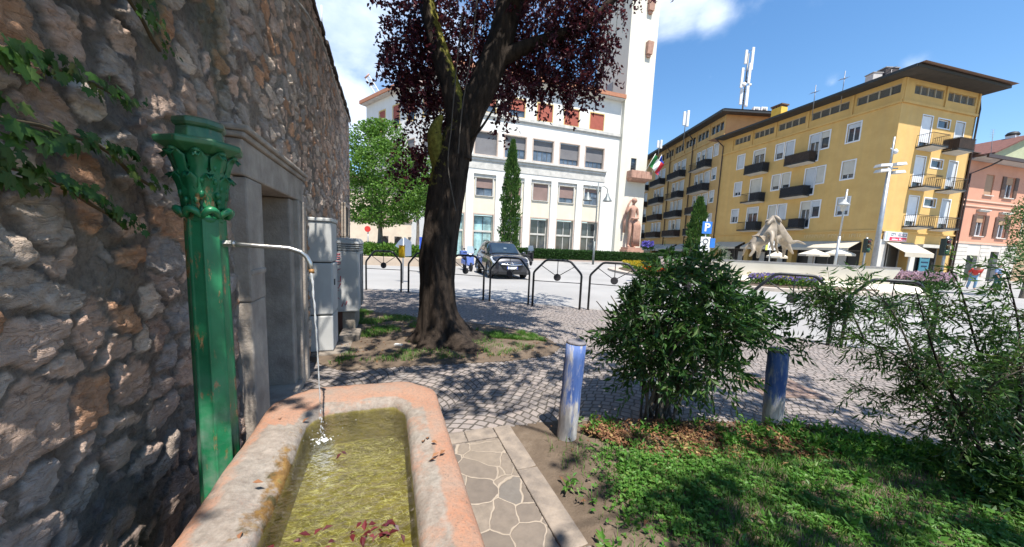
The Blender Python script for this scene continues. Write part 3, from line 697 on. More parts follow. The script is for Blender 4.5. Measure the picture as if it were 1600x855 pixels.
for k in range(8):
    th = 2*math.pi*(k+.5)/8+.19
    for j in range(7):
        mb.blob((cc[0]+(.062+.004*j/3)*math.cos(th+random.uniform(-.25,.25)), cc[1]+(.062+.004*j/3)*math.sin(th+random.uniform(-.25,.25)), 1.52+.024*j), (.008,.008,.012), 8, 6)
    mb.blob((cc[0]+.092*math.cos(th), cc[1]+.092*math.sin(th), 1.69), (.013,.013,.009), 10, 7)
cap_ = obj('capital', mb, M_IRON, fc)
sol = cap_.modifiers.new('thick', 'SOLIDIFY'); sol.thickness = .004
mb = MB()
mb.lathe((cc[0],cc[1],0), [(.08,1.685),(.108,1.700),(.126,1.708),(.129,1.724),(.122,1.73),(.08,1.735)], 8, False, .2)
mb.lathe((cc[0],cc[1],0), [(.068,1.733),(.072,1.738),(.068,1.772),(.064,1.777)], 8, False, .2)
mb.lathe((cc[0],cc[1],0), [(.062,1.772),(.074,1.780),(.078,1.788),(.076,1.804),(.06,1.81),(.02,1.815)], 8, False, .2)
obj('abacus', mb, M_IRON, fc, .004)
mb = MB(WF); sp = []
s0, z0 = 1.62, 1.367
pp = [(s0,.60,z0)] + [(s0,.58-.05*k,z0-.0025*k) for k in range(1,5)] + [(s0,.365,z0-.014),(s0,.335,z0-.024),(s0,.316,z0-.042),(s0,.304,z0-.068),(s0-.003,.298,z0-.11)]
mb.tube(pp, .0095, 14, True)
M_STEEL = mat('galvanised_pipe', (.62,.61,.58), (.42,.41,.39), 25, .28, .1, 90, .85)
spo = obj('spout', mb, M_STEEL, fc)
mb = MB(WF); mb.tube([(s0,.598,z0),(s0,.566,z0)], .0145, 6, True, False); mb.tube([(s0,.566,z0),(s0,.557,z0)], .0125, 14); obj('nut', mb, M_STEEL, spo)
mb = MB(WF); mb.tube([(s0-.0025,.2985,z0-.095),(s0-.004,.297,z0-.112)], .0105, 12); obj('rusty_tip', mb, flat('rusty_tip', (.30,.16,.06), .6, .3), spo)

# ================================================================== grey service cabinets beside the wall
M_CAB = mat('grey_cabinet', (.56,.565,.555), (.48,.485,.475), 3, .55, .06, 40, 0, streak=.35, dirt=(.22,.22,.21))
M_CABD = flat('cabinet_gap', (.05,.05,.05), .8)
t = thing('service_cabinet', 'tall narrow grey metal service cabinet beside the stone doorway', 'cabinet', W(4.75,-.75,0))
mb = MB(WF); mb.box(4.5,4.93,.615,.90,.05,.49); mb.box(4.497,4.933,.612,.90,.50,1.12); mb.box(4.5,4.93,.615,.90,1.13,1.6); obj('body', mb, M_CAB, t, .018)
mb = MB(WF); mb.box(4.51,4.92,.63,.89,.04,1.6); obj('seam', mb, M_CABD, t)
mb = MB(WF); mb.box(4.485,4.945,.600,.91,1.6,1.645); obj('lid', mb, M_CAB, t, .012)
mb = MB(WF); mb.box(4.6,4.66,.604,.613,.85,.92); obj('lock', mb, flat('lock_black', (.04,.04,.04)), t)
t = thing('service_cabinet', 'wide grey service cabinet with ribbed lid and red graffiti, on a concrete plinth', 'cabinet', W(5.8,-.55,0))
mb = MB(WF); mb.box(5.38,6.35,.39,.78,.36,1.245); cb_ = obj('body', mb, M_CAB, t, .02)
mb = MB(WF)
for k in range(3): mb.box(5.375,6.355,.385,.785,1.262+k*.028,1.278+k*.028)
mb.box(5.375,6.355,.385,.785,1.25,1.258); obj('rib', mb, M_CAB, t, .004)
mb = MB(WF); mb.box(5.39,6.34,.40,.77,1.24,1.35); obj('seam', mb, M_CABD, t)
mb = MB(WF); mb.hull([(5.36,.37,1.345),(6.37,.37,1.345),(6.37,.80,1.345),(5.36,.80,1.345)],[(5.40,.41,1.43),(6.33,.41,1.43),(6.33,.78,1.43),(5.40,.78,1.43)]); obj('lid', mb, M_CAB, t, .02)
mb = MB(WF); 
for k in (5.70,6.03): mb.box(k,k+.012,.378,.392,.40,1.2)
obj('door_gap', mb, M_CABD, t)
mb = MB(WF); mb.box(5.45,6.28,.45,.74,-.03,.352); obj('plinth', mb, mat('rough_concrete', (.34,.29,.235), (.22,.19,.155), 8, .9, .6), t, .02)
mb = MB(WF); mb.box(5.42,5.47,.62,.9,-.03,.36); obj('rusty_plate', mb, flat('rust_plate', (.11,.045,.03), .8), t)
# red graffiti scribble on its near face
mb = MB(WF); X0 = 5.376
def scr(pts): mb.tube([(X0, y, z) for y, z in pts], .0055, 5)
yb = .665
for i, ch in enumerate('SPQUVZO'):
    z1 = 1.2-i*.105; a = yb+.03; b = yb-.035; zt, zb = z1, z1-.075; m_ = (zt+zb)/2
    G = {'S':[(b,zt),(a,zt-.01),(a,m_),(b,m_),(b,zb+.01),(a,zb)], 'P':[(a,zb),(a,zt),(b,zt-.01),(b,m_),(a,m_)], 'Q':[(b,zt),(a,m_),(b,zb),(b-.01,m_),(b,zt)],
         'U':[(a,zt),(a,zb),(b,zb),(b,zt)], 'V':[(a,zt),((a+b)/2,zb),(b,zt)], 'Z':[(a,zt),(b,zt),(a,zb),(b,zb)], 'O':[(a,m_),((a+b)/2,zt),(b,m_),((a+b)/2,zb),(a,m_)]}[ch]
    scr(G)
scr([(.62,.44),(.60,.50),(.57,.46),(.55,.52)])
obj('graffiti', mb, flat('red_spray', (.42,.03,.06), .6), cb_)
t = tag(obj('stone_block', MB(WF).box(4.42,5.12,.44,.86,-.04,.05).box(4.95,5.36,.36,.62,-.04,.12), mat('rough_step', (.25,.215,.18), (.14,.12,.10), 7, .9, .8, 40), bevel=.02), 'low rough stone blocks at the foot of the tall grey cabinet', 'stone')

# ================================================================== blue timber bollards
def m_blue():
    t = NT('worn_blue_paint'); p = t.coord('Object')
    mp = t.n('ShaderNodeMapping'); mp.inputs['Scale'].default_value = (1,1,.22); t.l(p, mp.inputs[0])
    w = t.noise(mp.outputs[0], 26, 6, .65); sx = t.n('ShaderNodeSeparateXYZ'); t.l(p, sx.inputs[0])
    lowm = t.n('ShaderNodeMapRange'); lowm.inputs[1].default_value = .42; lowm.inputs[2].default_value = .0; t.l(sx.outputs[2], lowm.inputs[0])
    f = t.ramp(t.math('ADD', w, t.math('MULTIPLY', lowm.outputs[0], .30)), [(.50, 0.0), (.66, 1.0)])
    blue = t.ramp(t.noise(mp.outputs[0], 12, 4), [(.35, (.045,.09,.26)), (.65, (.11,.185,.42))])
    wood = t.ramp(t.noise(mp.outputs[0], 40, 5), [(.35, (.27,.25,.24)), (.6, (.47,.45,.43))])
    return t.done(t.mix(f, blue, wood), .7, t.bump(w, .6, .008), 0, .3)
M_BLUE = m_blue()
def bollard(loc, rz, tilt, h, label):
    t = thing('bollard', label, 'bollard', loc, 'blue timber bollards along the lawn edge'); L = np.array(loc)
    mb = MB(); vs = [(.072*(1+.03*math.sin(k*2.3)), z) for k, z in enumerate(np.linspace(-.12, h-.02, 9))]
    mb.lathe(L, vs, 20); obj('post', mb, M_BLUE, t)
    mb = MB(); mb.lathe(L, [(.071,h-.02),(.071,h-.008),(.064,h),(.02,h+.001)], 20); obj('top_face', mb, mat('weathered_timber', (.24,.225,.24), (.14,.13,.14), 12, .85, .5), t)
    t.rotation_euler = (tilt[0], tilt[1], rz); return t
bollard((.445,2.35,0), .4, (0,R(2.6),0), .755, 'worn blue timber bollard standing clear beside the trough path')
bollard((2.19,2.66,0), 2.0, (R(-2),R(1),0), .68, 'blue timber bollard half hidden by the bush, its foot peeled bare')

# ================================================================== tubular barriers along the kerb
M_BAR = mat('graphite_paint', (.035,.037,.040), (.022,.023,.025), 20, .38, .1, 80, .3)
M_DISC = mat('cast_disc', (.055,.052,.055), (.035,.033,.036), 30, .6, .4, 60, .3)
def barrier(label):
    t = thing('barrier', label, 'barrier', (0,0,0), 'tubular street barriers along the kerb')
    w, h, ch = .56, 1.13, .30; mb = MB()
    def arc(c, a0, a1, r_=.07): return [(c[0]+r_*math.cos(a), 0, c[1]+r_*math.sin(a)) for a in np.linspace(a0, a1, 5)]
    pts = [(-w,0,-.1),(-w,0,h-ch-.04),(-w+.012,0,h-ch+.0),(-w+.04,0,h-ch+.04),(-w+ch-.06,0,h-.045),(-w+ch-.02,0,h-.014),(-w+ch+.04,0,h)]
    pts = pts + [(-x,y,z) for x,y,z in pts[::-1]]
    mb.tube(pts, .026, 12); obj('frame', mb, M_BAR, t)
    mb = MB(); mb.tube([(-w,0,.62),(w,0,.62)], .009, 8); obj('crossbar', mb, M_BAR, t)
    dz = .73
    for x in (-.40,0,.40):
        z1 = h if x == 0 else h-.125
        mb = MB(); mb.tube([(x,0,z1),(x*.13,0,dz+.05)], .009, 8); obj('spoke', mb, M_BAR, t)
    vs = []; mb = MB()
    for y in (-.022,-.016,.016,.022):
        r_ = .085 if abs(y) < .02 else .070
        vs.append((r_, y))
    V_ = []; F_ = []; n_ = 24
    for r_, y in vs:
        for k in range(n_): V_.append((r_*math.cos(2*math.pi*k/n_), y, dz+r_*math.sin(2*math.pi*k/n_)))
    for i in range(3):
        for k in range(n_): F_.append((i*n_+k, (i+1)*n_+k, (i+1)*n_+(k+1)%n_, i*n_+(k+1)%n_))
    F_ += [tuple(range(n_)), tuple(range(3*n_, 4*n_))[::-1]]
    mb.raw(V_, F_); obj('disc', mb, M_DISC, t); return t
bar0 = barrier('')
BARS = [((-4.208,9.662),(-3.132,9.584),'leftmost dark barrier, the one with a yellow box on its right leg'),
 ((-2.944,9.507),(-1.82,9.12),'dark barrier mostly hidden behind the left of the plum trunk'),
 ((-1.76,9.06),(-.706,8.65),'dark barrier emerging right of the plum trunk in front of the blue scooter'),
 ((-.58,8.58),(.44,8.30),'dark barrier directly in front of the parked black car'),
 ((.486,8.131),(1.636,7.885),'dark barrier standing clear just right of the black car'),
 ((1.794,7.92),(2.86,7.50),'dark barrier before the red and yellow flower bed, partly behind the bush'),
 ((3.10,7.22),(4.02,6.42),'barrier almost wholly hidden behind the dense bush'),
 ((4.30,6.02),(5.28,5.48),'grey barrier in front of the purple flowers and stone fountain rim'),
 ((5.36,5.40),(6.26,4.92),'rightmost barrier, rising from the feathery shrub before the fountain wall')]
first = True
for a, b, lb in BARS:
    o = bar0 if first else copy_tree(bar0); first = False
    o.location = ((a[0]+b[0])/2, (a[1]+b[1])/2, 0); o.rotation_euler = (0, 0, math.atan2(b[1]-a[1], b[0]-a[0])); o['label'] = lb
    L = math.hypot(b[0]-a[0], b[1]-a[1])/1.17; o.scale = (L, 1, 1)
yb = thing('yellow_box', 'small yellow box strapped to the top of the leftmost barrier leg', 'box', (-3.10,9.55,.98))
mb = MB(); mb.box(-3.19,-3.05,9.47,9.60,.97,1.30); obj('body', mb, flat('signal_yellow', (.75,.45,.015), .45), yb, .012)
mb = MB(); mb.box(-3.20,-3.04,9.465,9.605,1.302,1.318); obj('lid', mb, flat('signal_yellow_dark', (.6,.36,.01), .5), yb)
# ================================================================== black crossover car
def sgrid(mb, rows, sm=True):
    n = len(rows[0]); vs = [p for r_ in rows for p in r_]
    mb.raw(vs, [(i*n+j, i*n+j+1, (i+1)*n+j+1, (i+1)*n+j) for i in range(len(rows)-1) for j in range(n-1)], sm)
def car():
    t = thing('parked_car', 'black compact crossover car seen from its front on the road', 'car', (0,0,0))
    M_CP = NT('black_car_paint'); M_CP.b.inputs['Coat Weight'].default_value = 1.0; M_CP.b.inputs['Coat Roughness'].default_value = .03
    f = M_CP.ramp(M_CP.noise(M_CP.coord(), 160, 2), [(.3, (.016,.017,.022)), (.7, (.030,.031,.040))]); M_CP = M_CP.done(f, .35, None, .4, .5)
    M_GL = NT('car_glass'); M_GL = M_GL.done(M_GL.ramp(M_GL.noise(M_GL.coord(), 1.5, 2), [(.3, (.012,.02,.03)), (.7, (.03,.045,.06))]), .04, None, 0, .9)
    M_BK = flat('black_plastic', (.018,.018,.019), .65); M_CH = mat('chrome', (.75,.75,.76), None, 8, .12, 0, None, 1.0)
    # front at -y; x half widths. Cross sections from front to rear: y, half width, z of sill, waist, waist half width
    HW = .915
    ys = [-2.17,-2.14,-2.06,-1.92,-1.70,-1.40,-1.05,-.75,-.3,.3,.9,1.4,1.75,2.0,2.12,2.16]
    hw = [.62,.72,.815,.870,.895,.905,.91,.91,.912,.912,.91,.905,.89,.865,.82,.76]
    top = [.62,.74,.86,.93,.98,1.02,1.05,1.075,1.09,1.10,1.115,1.13,1.14,1.14,1.12,1.05]
    bot = [.30,.25,.21,.20,.20,.20,.20,.20,.20,.20,.20,.20,.22,.26,.32,.42]
    mb = MB(); rows = []
    for y, w, zt, zb in zip(ys, hw, top, bot):
        h = zt-zb; half = [(w*.86, zb), (w*.97, zb+.10*h), (w*1.0, zb+.30*h), (w*1.0, zb+.48*h), (w*.985, zb+.66*h), (w*.955, zb+.84*h), (w*.915, zb+.94*h), (w*.82, zt-.005)]
        if y < -.8: inn = [(w*.60, zt+.035), (w*.30, zt+.058), (0, zt+.062)]
        else: inn = [(w*.6, zt), (w*.3, zt), (0, zt)]
        if y < -2.1: inn = [(w*.60, zt+.01), (w*.30, zt+.02), (0, zt+.022)]
        r_ = [(x, y, z) for x, z in half+inn]; rows.append(r_ + [(-x, yy, z) for x, yy, z in r_[-2::-1]])
    sgrid(mb, rows); mb.face([p for p in rows[0]][::-1]); mb.face(rows[-1])
    obj('body', mb, M_CP, t)
    # greenhouse
    ys2 = [-1.02,-.80,-.55,-.28,.05,.5,1.0,1.45,1.75,1.98,2.08]; zt2 = [1.08,1.22,1.39,1.54,1.63,1.665,1.66,1.62,1.54,1.36,1.15]; tw = [.70,.69,.665,.645,.63,.625,.62,.605,.59,.58,.60]; bw = [.80,.82,.83,.84,.845,.845,.84,.83,.815,.79,.78]
    rows = []
    for y, z, a, b in zip(ys2, zt2, tw, bw):
        zb = min(z-.01, 1.06); r_ = [(b, y, zb), (b*.55+a*.45, y, zb+(z-zb)*.55), (a, y, zb+(z-zb)*.92), (a*.9, y, z), (a*.5, y, z+.015), (0, y, z+.02)]
        rows.append(r_ + [(-x, yy, zz) for x, yy, zz in r_[-2::-1]])
    mb = MB(); sgrid(mb, rows); obj('roof', mb, M_CP, t)
    def off(p, q, d=.006):
        return p
    mb = MB()  # windscreen laid 6 mm proud of the cabin surface
    W_ = [(-.685,-1.035,1.095),(-.60,-.32,1.545),(.60,-.32,1.545),(.685,-1.035,1.095)]
    rows = []
    for f in np.linspace(.04, .97, 8):
        y = -1.02+f*.76; z = np.interp(y, ys2, zt2); a = np.interp(y, ys2, tw)
        rows.append([(a*q*.93, y-.012, z+.012+.02*(1-q*q)+.004) for q in np.linspace(-1, 1, 9)])
    sgrid(mb, rows); obj('windscreen', mb, M_GL, t)
    for s in (-1, 1):
        for (ya, yb_) in ((-.72,.18),(.25,1.02),(1.09,1.62)):
            mb = MB(); rows = []
            for y in np.linspace(ya, yb_, 7):
                z = np.interp(y, ys2, zt2); a = np.interp(y, ys2, tw); b = np.interp(y, ys2, bw); zb = 1.06; rr = []
                for q in (.06,.3,.55,.86):
                    xx = b+(b*.55+a*.45-b)*(q/.55) if q < .55 else (b*.55+a*.45)+(a-(b*.55+a*.45))*((q-.55)/.37)
                    rr.append((s*(xx+.008), y, zb+(z-zb)*q))
                rows.append(rr)
            sgrid(mb, rows); obj('side_window', mb, M_GL, t)
        # wheel and dark arch
        for y in (-1.33, 1.31):
            mb = MB(); n_ = 28; prof = [(.20,.70),(.33,.70),(.345,.725),(.345,.885),(.33,.905),(.24,.905)]
            V_ = [(s*x, y+r_*math.cos(2*math.pi*k/n_), .345+r_*math.sin(2*math.pi*k/n_)) for r_, x in prof for k in range(n_)]
            F_ = [(i*n_+k, i*n_+(k+1)%n_, (i+1)*n_+(k+1)%n_, (i+1)*n_+k) for i in range(5) for k in range(n_)]
            mb.raw(V_, F_, True); wh = obj('wheel', mb, flat('tyre_rubber', (.02,.02,.02), .85), t)
            mb = MB(); mb.tube([(s*.80,y,.345),(s*.895,y,.345)], .05, 12)
            for k in range(5):
                a = 2*math.pi*k/5; mb.tube([(s*.898,y,.345),(s*.905,y+.23*math.cos(a),.345+.23*math.sin(a))], [.035,.026], 6)
            mb.tube([(s*.9,y+.235*math.cos(a),.345+.235*math.sin(a)) for a in np.linspace(0,6.283,24)], .014, 6)
            obj('rim', mb, mat('alloy', (.5,.5,.5), None, 8, .3, 0, None, .9), wh)
            mb = MB(); pts = [(s*.918, y+.41*math.cos(a), .345+.41*math.sin(a)) for a in np.linspace(-.25, math.pi+.25, 18)]
            mb.tube(pts, .035, 8); mb.raw([(s*.913, y, .345)]+[(s*.916, y+.40*math.cos(a), .345+.40*math.sin(a)) for a in np.linspace(-.2, math.pi+.2, 18)], [(0,i,i+1) for i in range(1,18)]); obj('wheel_arch', mb, M_BK, t)
        # headlight, fog lamp, mirror, handle, roof rail
        mb = MB(); rows = []
        for f in np.linspace(0, 1, 6):
            y = -2.10+f*.52; x0 = np.interp(y, ys, hw)*.985; zt = .70+.20*f
            rows.append([(s*(x0*.66+.16*f), y-.055+.035*f, zt), (s*(x0*.84+.06*f), y-.03+.02*f, zt+.055+.02*f), (s*(x0+.012), y, zt+.05-.01*f), (s*(x0+.014), y+.005, zt-.04+.06*f)])
        sgrid(mb, rows); M_HL = NT('headlight_glass'); M_HL = M_HL.done(M_HL.ramp(M_HL.noise(M_HL.coord(), 14, 3), [(.35, (.30,.31,.33)), (.65, (.75,.76,.78))]), .06, None, .2, .9); obj('headlight', mb, M_HL, t)
        mb = MB(); mb.blob((s*.66,-2.075,.46), (.075,.05,.055), 12, 8); obj('fog_lamp', mb, M_HL, t)
        mb = MB(); mb.tube([(s*.50,-2.14,.41),(s*.80,-2.02,.42),(s*.86,-1.93,.52)], .012, 6); obj('fog_trim', mb, M_CH, t)
        mb = MB(); mb.tube([(s*.84,-.66,1.08),(s*.93,-.68,1.10)], .02, 6); mb.blob((s*1.02,-.68,1.13), (.11,.055,.075), 12, 8); obj('mirror', mb, M_CP, t)
        mb = MB(); mb.tube([(s*.62,-.05,1.64),(s*.62,.2,1.695),(s*.60,1.2,1.69),(s*.58,1.5,1.63)], .018, 6); obj('roof_rail', mb, M_BK, t)
        for y in (-.05,.85): mb = MB(); mb.tube([(s*.925,y,.90),(s*.925,y+.18,.905)], .013, 6); obj('door_handle', mb, M_CH, t)
    mb = MB(); mb.hull([(-.50,-2.16,.60),(.50,-2.16,.60),(.40,-2.12,.40),(-.40,-2.12,.40)],[(-.50,-2.215,.60),(.50,-2.215,.60),(.40,-2.19,.40),(-.40,-2.19,.40)]); obj('grille', mb, M_BK, t)
    mb = MB(); mb.tube([(-.56,-2.17,.73),(-.50,-2.225,.66),(0,-2.245,.63),(.50,-2.225,.66),(.56,-2.17,.73)], [.015,.026,.03,.026,.015], 8); mb.tube([(-.36,-2.185,.735),(0,-2.22,.715),(.36,-2.185,.735)], .016, 8); obj('chrome_bar', mb, M_CH, t)
    mb = MB(); mb.raw([(.052*math.cos(a), -2.262, .695+.03*math.sin(a)) for a in np.linspace(0,6.283,20)], [tuple(range(20))]); mb.tube([(.05*math.cos(a), -2.26, .695+.03*math.sin(a)) for a in np.linspace(0,6.283,20)], .006, 6); obj('badge', mb, M_CH, t)
    mb = MB(); mb.hull([(-.88,-1.95,.20),(.88,-1.95,.20),(.62,-2.18,.22),(-.62,-2.18,.22)],[(-.89,-1.95,.34),(.89,-1.95,.34),(.64,-2.19,.34),(-.64,-2.19,.34)]); obj('bumper', mb, M_BK, t)
    mb = MB(); mb.box(-.25,.25,-2.232,-2.222,.455,.565); pl = obj('number_plate', mb, flat('plate_white', (.75,.76,.78), .4), t)
    mb = MB(); mb.box(-.25,-.215,-2.236,-2.233,.456,.564); mb.box(.215,.25,-2.236,-2.233,.456,.564); obj('plate_band', mb, flat('plate_blue', (.03,.08,.5), .4), pl)
    mb = MB(); mb.box(-.07,.07,-.86,-.84,1.33,1.36); obj('rear_view_mirror', mb, flat('mirror_pale', (.5,.6,.62), .2), t)
    return t
ca = car(); ca.location = (-.68,17.75,-.1); ca.scale = (1.03,1.03,1.06); ca.rotation_euler = (0, 0, R(17))
# blue and white scooter and a dark motorbike beyond the car
def scooter(name, label, cat, loc, rz, cbody, cseat, box=False):
    t = thing(name, label, cat, (0,0,0)); mt = flat(name+'_paint', cbody, .3); bk = flat(name+'_black', (.02,.02,.022), .7)
    for y in (-.62,.62):
        mb = MB(); mb.tube([(0,y+.20*math.cos(a),.26+.20*math.sin(a)) for a in np.linspace(0,6.283,22)], .06, 8); mb.tube([(-.04,y,.26),(.04,y,.26)], .12, 12); obj('wheel', mb, bk, t)
    mb = MB(); mb.hull([(-.17,-.55,.30),(.17,-.55,.30),(.20,.75,.38),(-.20,.75,.38)],[(-.16,-.45,.48),(.16,-.45,.48),(.17,.80,.72),(-.17,.80,.72)])
    mb.hull([(-.2,-.62,.35),(.2,-.62,.35),(.2,-.50,.35),(-.2,-.50,.35)],[(-.24,-.40,1.0),(.24,-.40,1.0),(.2,-.28,1.0),(-.2,-.28,1.0)]); obj('body', mb, mt, t, .04)
    mb = MB(); mb.hull([(-.15,0,.70),(.15,0,.70),(.17,.85,.74),(-.17,.85,.74)],[(-.13,.03,.80),(.13,.03,.80),(.15,.82,.84),(-.15,.82,.84)]); obj('seat', mb, flat(name+'_seat', cseat, .6), t, .03)
    mb = MB(); mb.tube([(-.36,-.25,1.08),(-.1,-.36,1.05),(.1,-.36,1.05),(.36,-.25,1.08)], .018, 8); obj('handlebar', mb, bk, t)
    for s in (-1,1): mb = MB(); mb.tube([(s*.2,-.34,1.06),(s*.32,-.36,1.24)], .01, 6); mb.blob((s*.34,-.36,1.28), (.07,.025,.05), 10, 7); obj('mirror', mb, bk, t)
    mb = MB(); mb.blob((0,-.46,.93), (.1,.06,.08), 12, 8); obj('headlight', mb, flat(name+'_lamp', (.8,.85,.95), .1), t)
    mb = MB(); mb.hull([(-.22,-.50,1.05),(.22,-.50,1.05),(.22,-.48,1.05),(-.22,-.48,1.05)],[(-.17,-.38,1.45),(.17,-.38,1.45),(.17,-.365,1.45),(-.17,-.365,1.45)]); obj('windshield', mb, flat(name+'_screen', (.35,.42,.5), .1), t)
    if box: mb = MB(); mb.box(-.2,.2,.75,1.12,.82,1.15); obj('top_box', mb, mt, t, .04)
    t.location = loc; t.rotation_euler = (0,0,rz); return t
scooter('scooter', 'blue and white scooter parked between the plum trunk and the car', 'scooter', tuple(atd(731,405,20)[:2])+(-.1,), R(25), (.10,.16,.42), (.03,.03,.06), True)
scooter('motorbike', 'dark motorbike by the hedge with its mirrors showing right of the car', 'motorbike', tuple(atd(826,400,24)[:2])+(.1,), R(160), (.03,.03,.035), (.02,.02,.02))
# ================================================================== facade builders
def wall(mb, u0, u1, z0, z1, holes=(), y=0.0, dep=.2, bottom=None):
    """front wall with real openings and reveals; holes (u0,u1,z0,z1[,depth])"""
    us = sorted({u0, u1, *[h[0] for h in holes], *[h[1] for h in holes]}); zs = sorted({z0, z1, *[h[2] for h in holes], *[h[3] for h in holes]})
    us = [u for u in us if u0-1e-6 <= u <= u1+1e-6]; zs = [z for z in zs if z0-1e-6 <= z <= z1+1e-6]
    for i in range(len(us)-1):
        for j in range(len(zs)-1):
            uc, zc = (us[i]+us[i+1])/2, (zs[j]+zs[j+1])/2
            if any(h[0] < uc < h[1] and h[2] < zc < h[3] for h in holes): continue
            mb.face([(us[i],y,zs[j]),(us[i+1],y,zs[j]),(us[i+1],y,zs[j+1]),(us[i],y,zs[j+1])])
    for h in holes:
        a,b,c,d = h[:4]; dd = y + (h[4] if len(h) > 4 else dep)
        mb.face([(a,y,c),(a,y,d),(a,dd,d),(a,dd,c)]); mb.face([(b,y,d),(b,y,c),(b,dd,c),(b,dd,d)])
        mb.face([(a,y,d),(b,y,d),(b,dd,d),(a,dd,d)]); mb.face([(b,y,c),(a,y,c),(a,dd,c),(b,dd,c)])
def ring(mb, a, b, c, d, w, y0, y1):
    mb.box(a,a+w,y0,y1,c,d); mb.box(b-w,b,y0,y1,c,d); mb.box(a+w,b-w,y0,y1,c,c+w); mb.box(a+w,b-w,y0,y1,d-w,d)
def window(par, fr, a, b, c, d, rec=.16, fw=.06, fm=None, pm=None, mull=1, trans=0, blind=0.0, bm=None, trim=0.0, tm=None, sill=None, y=0.0, name='window'):
    mb = MB(fr); y0 = y+rec-.07; y1 = y+rec
    ring(mb, a, b, c, d, fw, y0, y1)
    for k in range(1, mull+1): x = a+(b-a)*k/(mull+1); mb.box(x-fw*.45, x+fw*.45, y0+.003, y1, c+fw, d-fw)
    for k in range(1, trans+1): z = c+(d-c)*k/(trans+1); mb.box(a+fw, b-fw, y0+.006, y1, z-fw*.3, z+fw*.3)
    w = obj(name, mb, fm, par)
    mb = MB(fr); mb.face([(a,y1-.012,c),(b,y1-.012,c),(b,y1-.012,d),(a,y1-.012,d)]); obj('pane', mb, pm, w)
    if blind > 0:
        mb = MB(fr); mb.box(a+.01, b-.01, y0-.05, y0-.015, d-(d-c)*blind, d-.005)
        obj('roller_blind', mb, bm, w)
    if trim:
        mb = MB(fr); t_ = trim
        mb.box(a-t_,a,y-.03,y+.03,c-t_,d+t_); mb.box(b,b+t_,y-.03,y+.03,c-t_,d+t_); mb.box(a,b,y-.03,y+.03,d,d+t_); mb.box(a,b,y-.03,y+.03,c-t_,c)
        obj('surround', mb, tm or fm, w)
    if sill: mb = MB(fr); mb.box(a-.12,b+.12,y-.14,y+.05,c-.09,c-.003); obj('sill', mb, sill, w)
    return w
def slab_pts(fr, pts, z0, z1, mb):
    mb.hull([(u,y,z0) for u,y in pts], [(u,y,z1) for u,y in pts])
def hip(mb, fr, a, b, y0, y1, z, rise, ov):
    a -= ov; b += ov; y0 -= ov; y1 += ov; r_ = (y1-y0)/2; ym = (y0+y1)/2
    if b-a > 2*r_:
        A,B = (a+r_,ym,z+rise),(b-r_,ym,z+rise)
        mb.face([(a,y0,z),(b,y0,z),B,A]); mb.face([(b,y1,z),(a,y1,z),A,B]); mb.face([(a,y1,z),(a,y0,z),A]); mb.face([(b,y0,z),(b,y1,z),B])
def text_mesh(s, size=1.0, ext=.01, bold=0.0):
    cu = bpy.data.curves.new('lettering', 'FONT'); cu.body = s; cu.size = size; cu.extrude = ext; cu.align_x = 'CENTER'; cu.align_y = 'CENTER'; cu.offset = bold; cu.resolution_u = 2
    o = bpy.data.objects.new('lettering', cu); COL.objects.link(o); dg = bpy.context.evaluated_depsgraph_get(); me = bpy.data.meshes.new_from_object(o.evaluated_get(dg)); bpy.data.objects.remove(o); return me
def text_on(par, fr, s, u, y, z, size, m, sx=1.0, bold=0.0):
    me = text_mesh(s, size, .008, bold); off = np.array(top_of(par).location)
    for v in me.vertices: v.co = Vector(fr.pt(u+v.co.x*sx, y-v.co.z, z+v.co.y) - off)
    me.materials.clear(); return link('lettering', me, m, par)

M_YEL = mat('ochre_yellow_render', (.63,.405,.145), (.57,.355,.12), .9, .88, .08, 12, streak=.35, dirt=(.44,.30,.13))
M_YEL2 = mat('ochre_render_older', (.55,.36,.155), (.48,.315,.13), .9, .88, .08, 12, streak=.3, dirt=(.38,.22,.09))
M_WHITE = mat('white_frame', (.74,.74,.75), (.66,.66,.67), 2, .5)
M_BLIND2 = mat('cream_roller_blind', (.55,.52,.45), (.47,.44,.38), 1.5, .6)
M_BLIND = mat('pale_roller_blind', (.52,.54,.56), (.45,.47,.49), 1.5, .6)
def m_glass(name, c=(.02,.026,.032)):
    t = NT(name); return t.done(t.ramp(t.noise(t.coord(), .9, 3), [(.35, c), (.7, tuple(x*2.6+.01 for x in c))]), .05, None, 0, .8)
M_GLASS = m_glass('window_glass')
M_DKBAL = mat('dark_balcony_cloth', (.028,.030,.036), (.018,.019,.022), 3, .8, .1)
M_BRBAL = mat('brown_balcony_mat', (.075,.050,.038), (.045,.032,.026), 3, .85, .2)
M_RAIL = flat('railing_iron', (.03,.028,.027), .55, .3)
M_SOF = mat('balcony_concrete', (.62,.60,.55), (.52,.50,.46), 1.5, .85)
M_FASC = flat('dark_eave', (.030,.033,.034), .6)
M_ROOF = mat('clay_roof_tiles', (.30,.19,.135), (.20,.13,.10), 2.5, .9, .4, 20)
M_SOFF = mat('brown_soffit', (.06,.052,.045), (.04,.036,.032), 2, .85)
M_ATT = mat('attic_frame', (.42,.37,.29), (.35,.31,.24), 2, .8)
M_LOUV = flat('attic_louvre', (.17,.165,.15), .7)
M_PIPE = flat('downpipe', (.055,.035,.03), .5)
M_AWN = mat('beige_awning', (.50,.45,.36), (.44,.39,.31), 1, .85)
M_SHOPD = flat('shop_dark', (.03,.032,.034), .3)

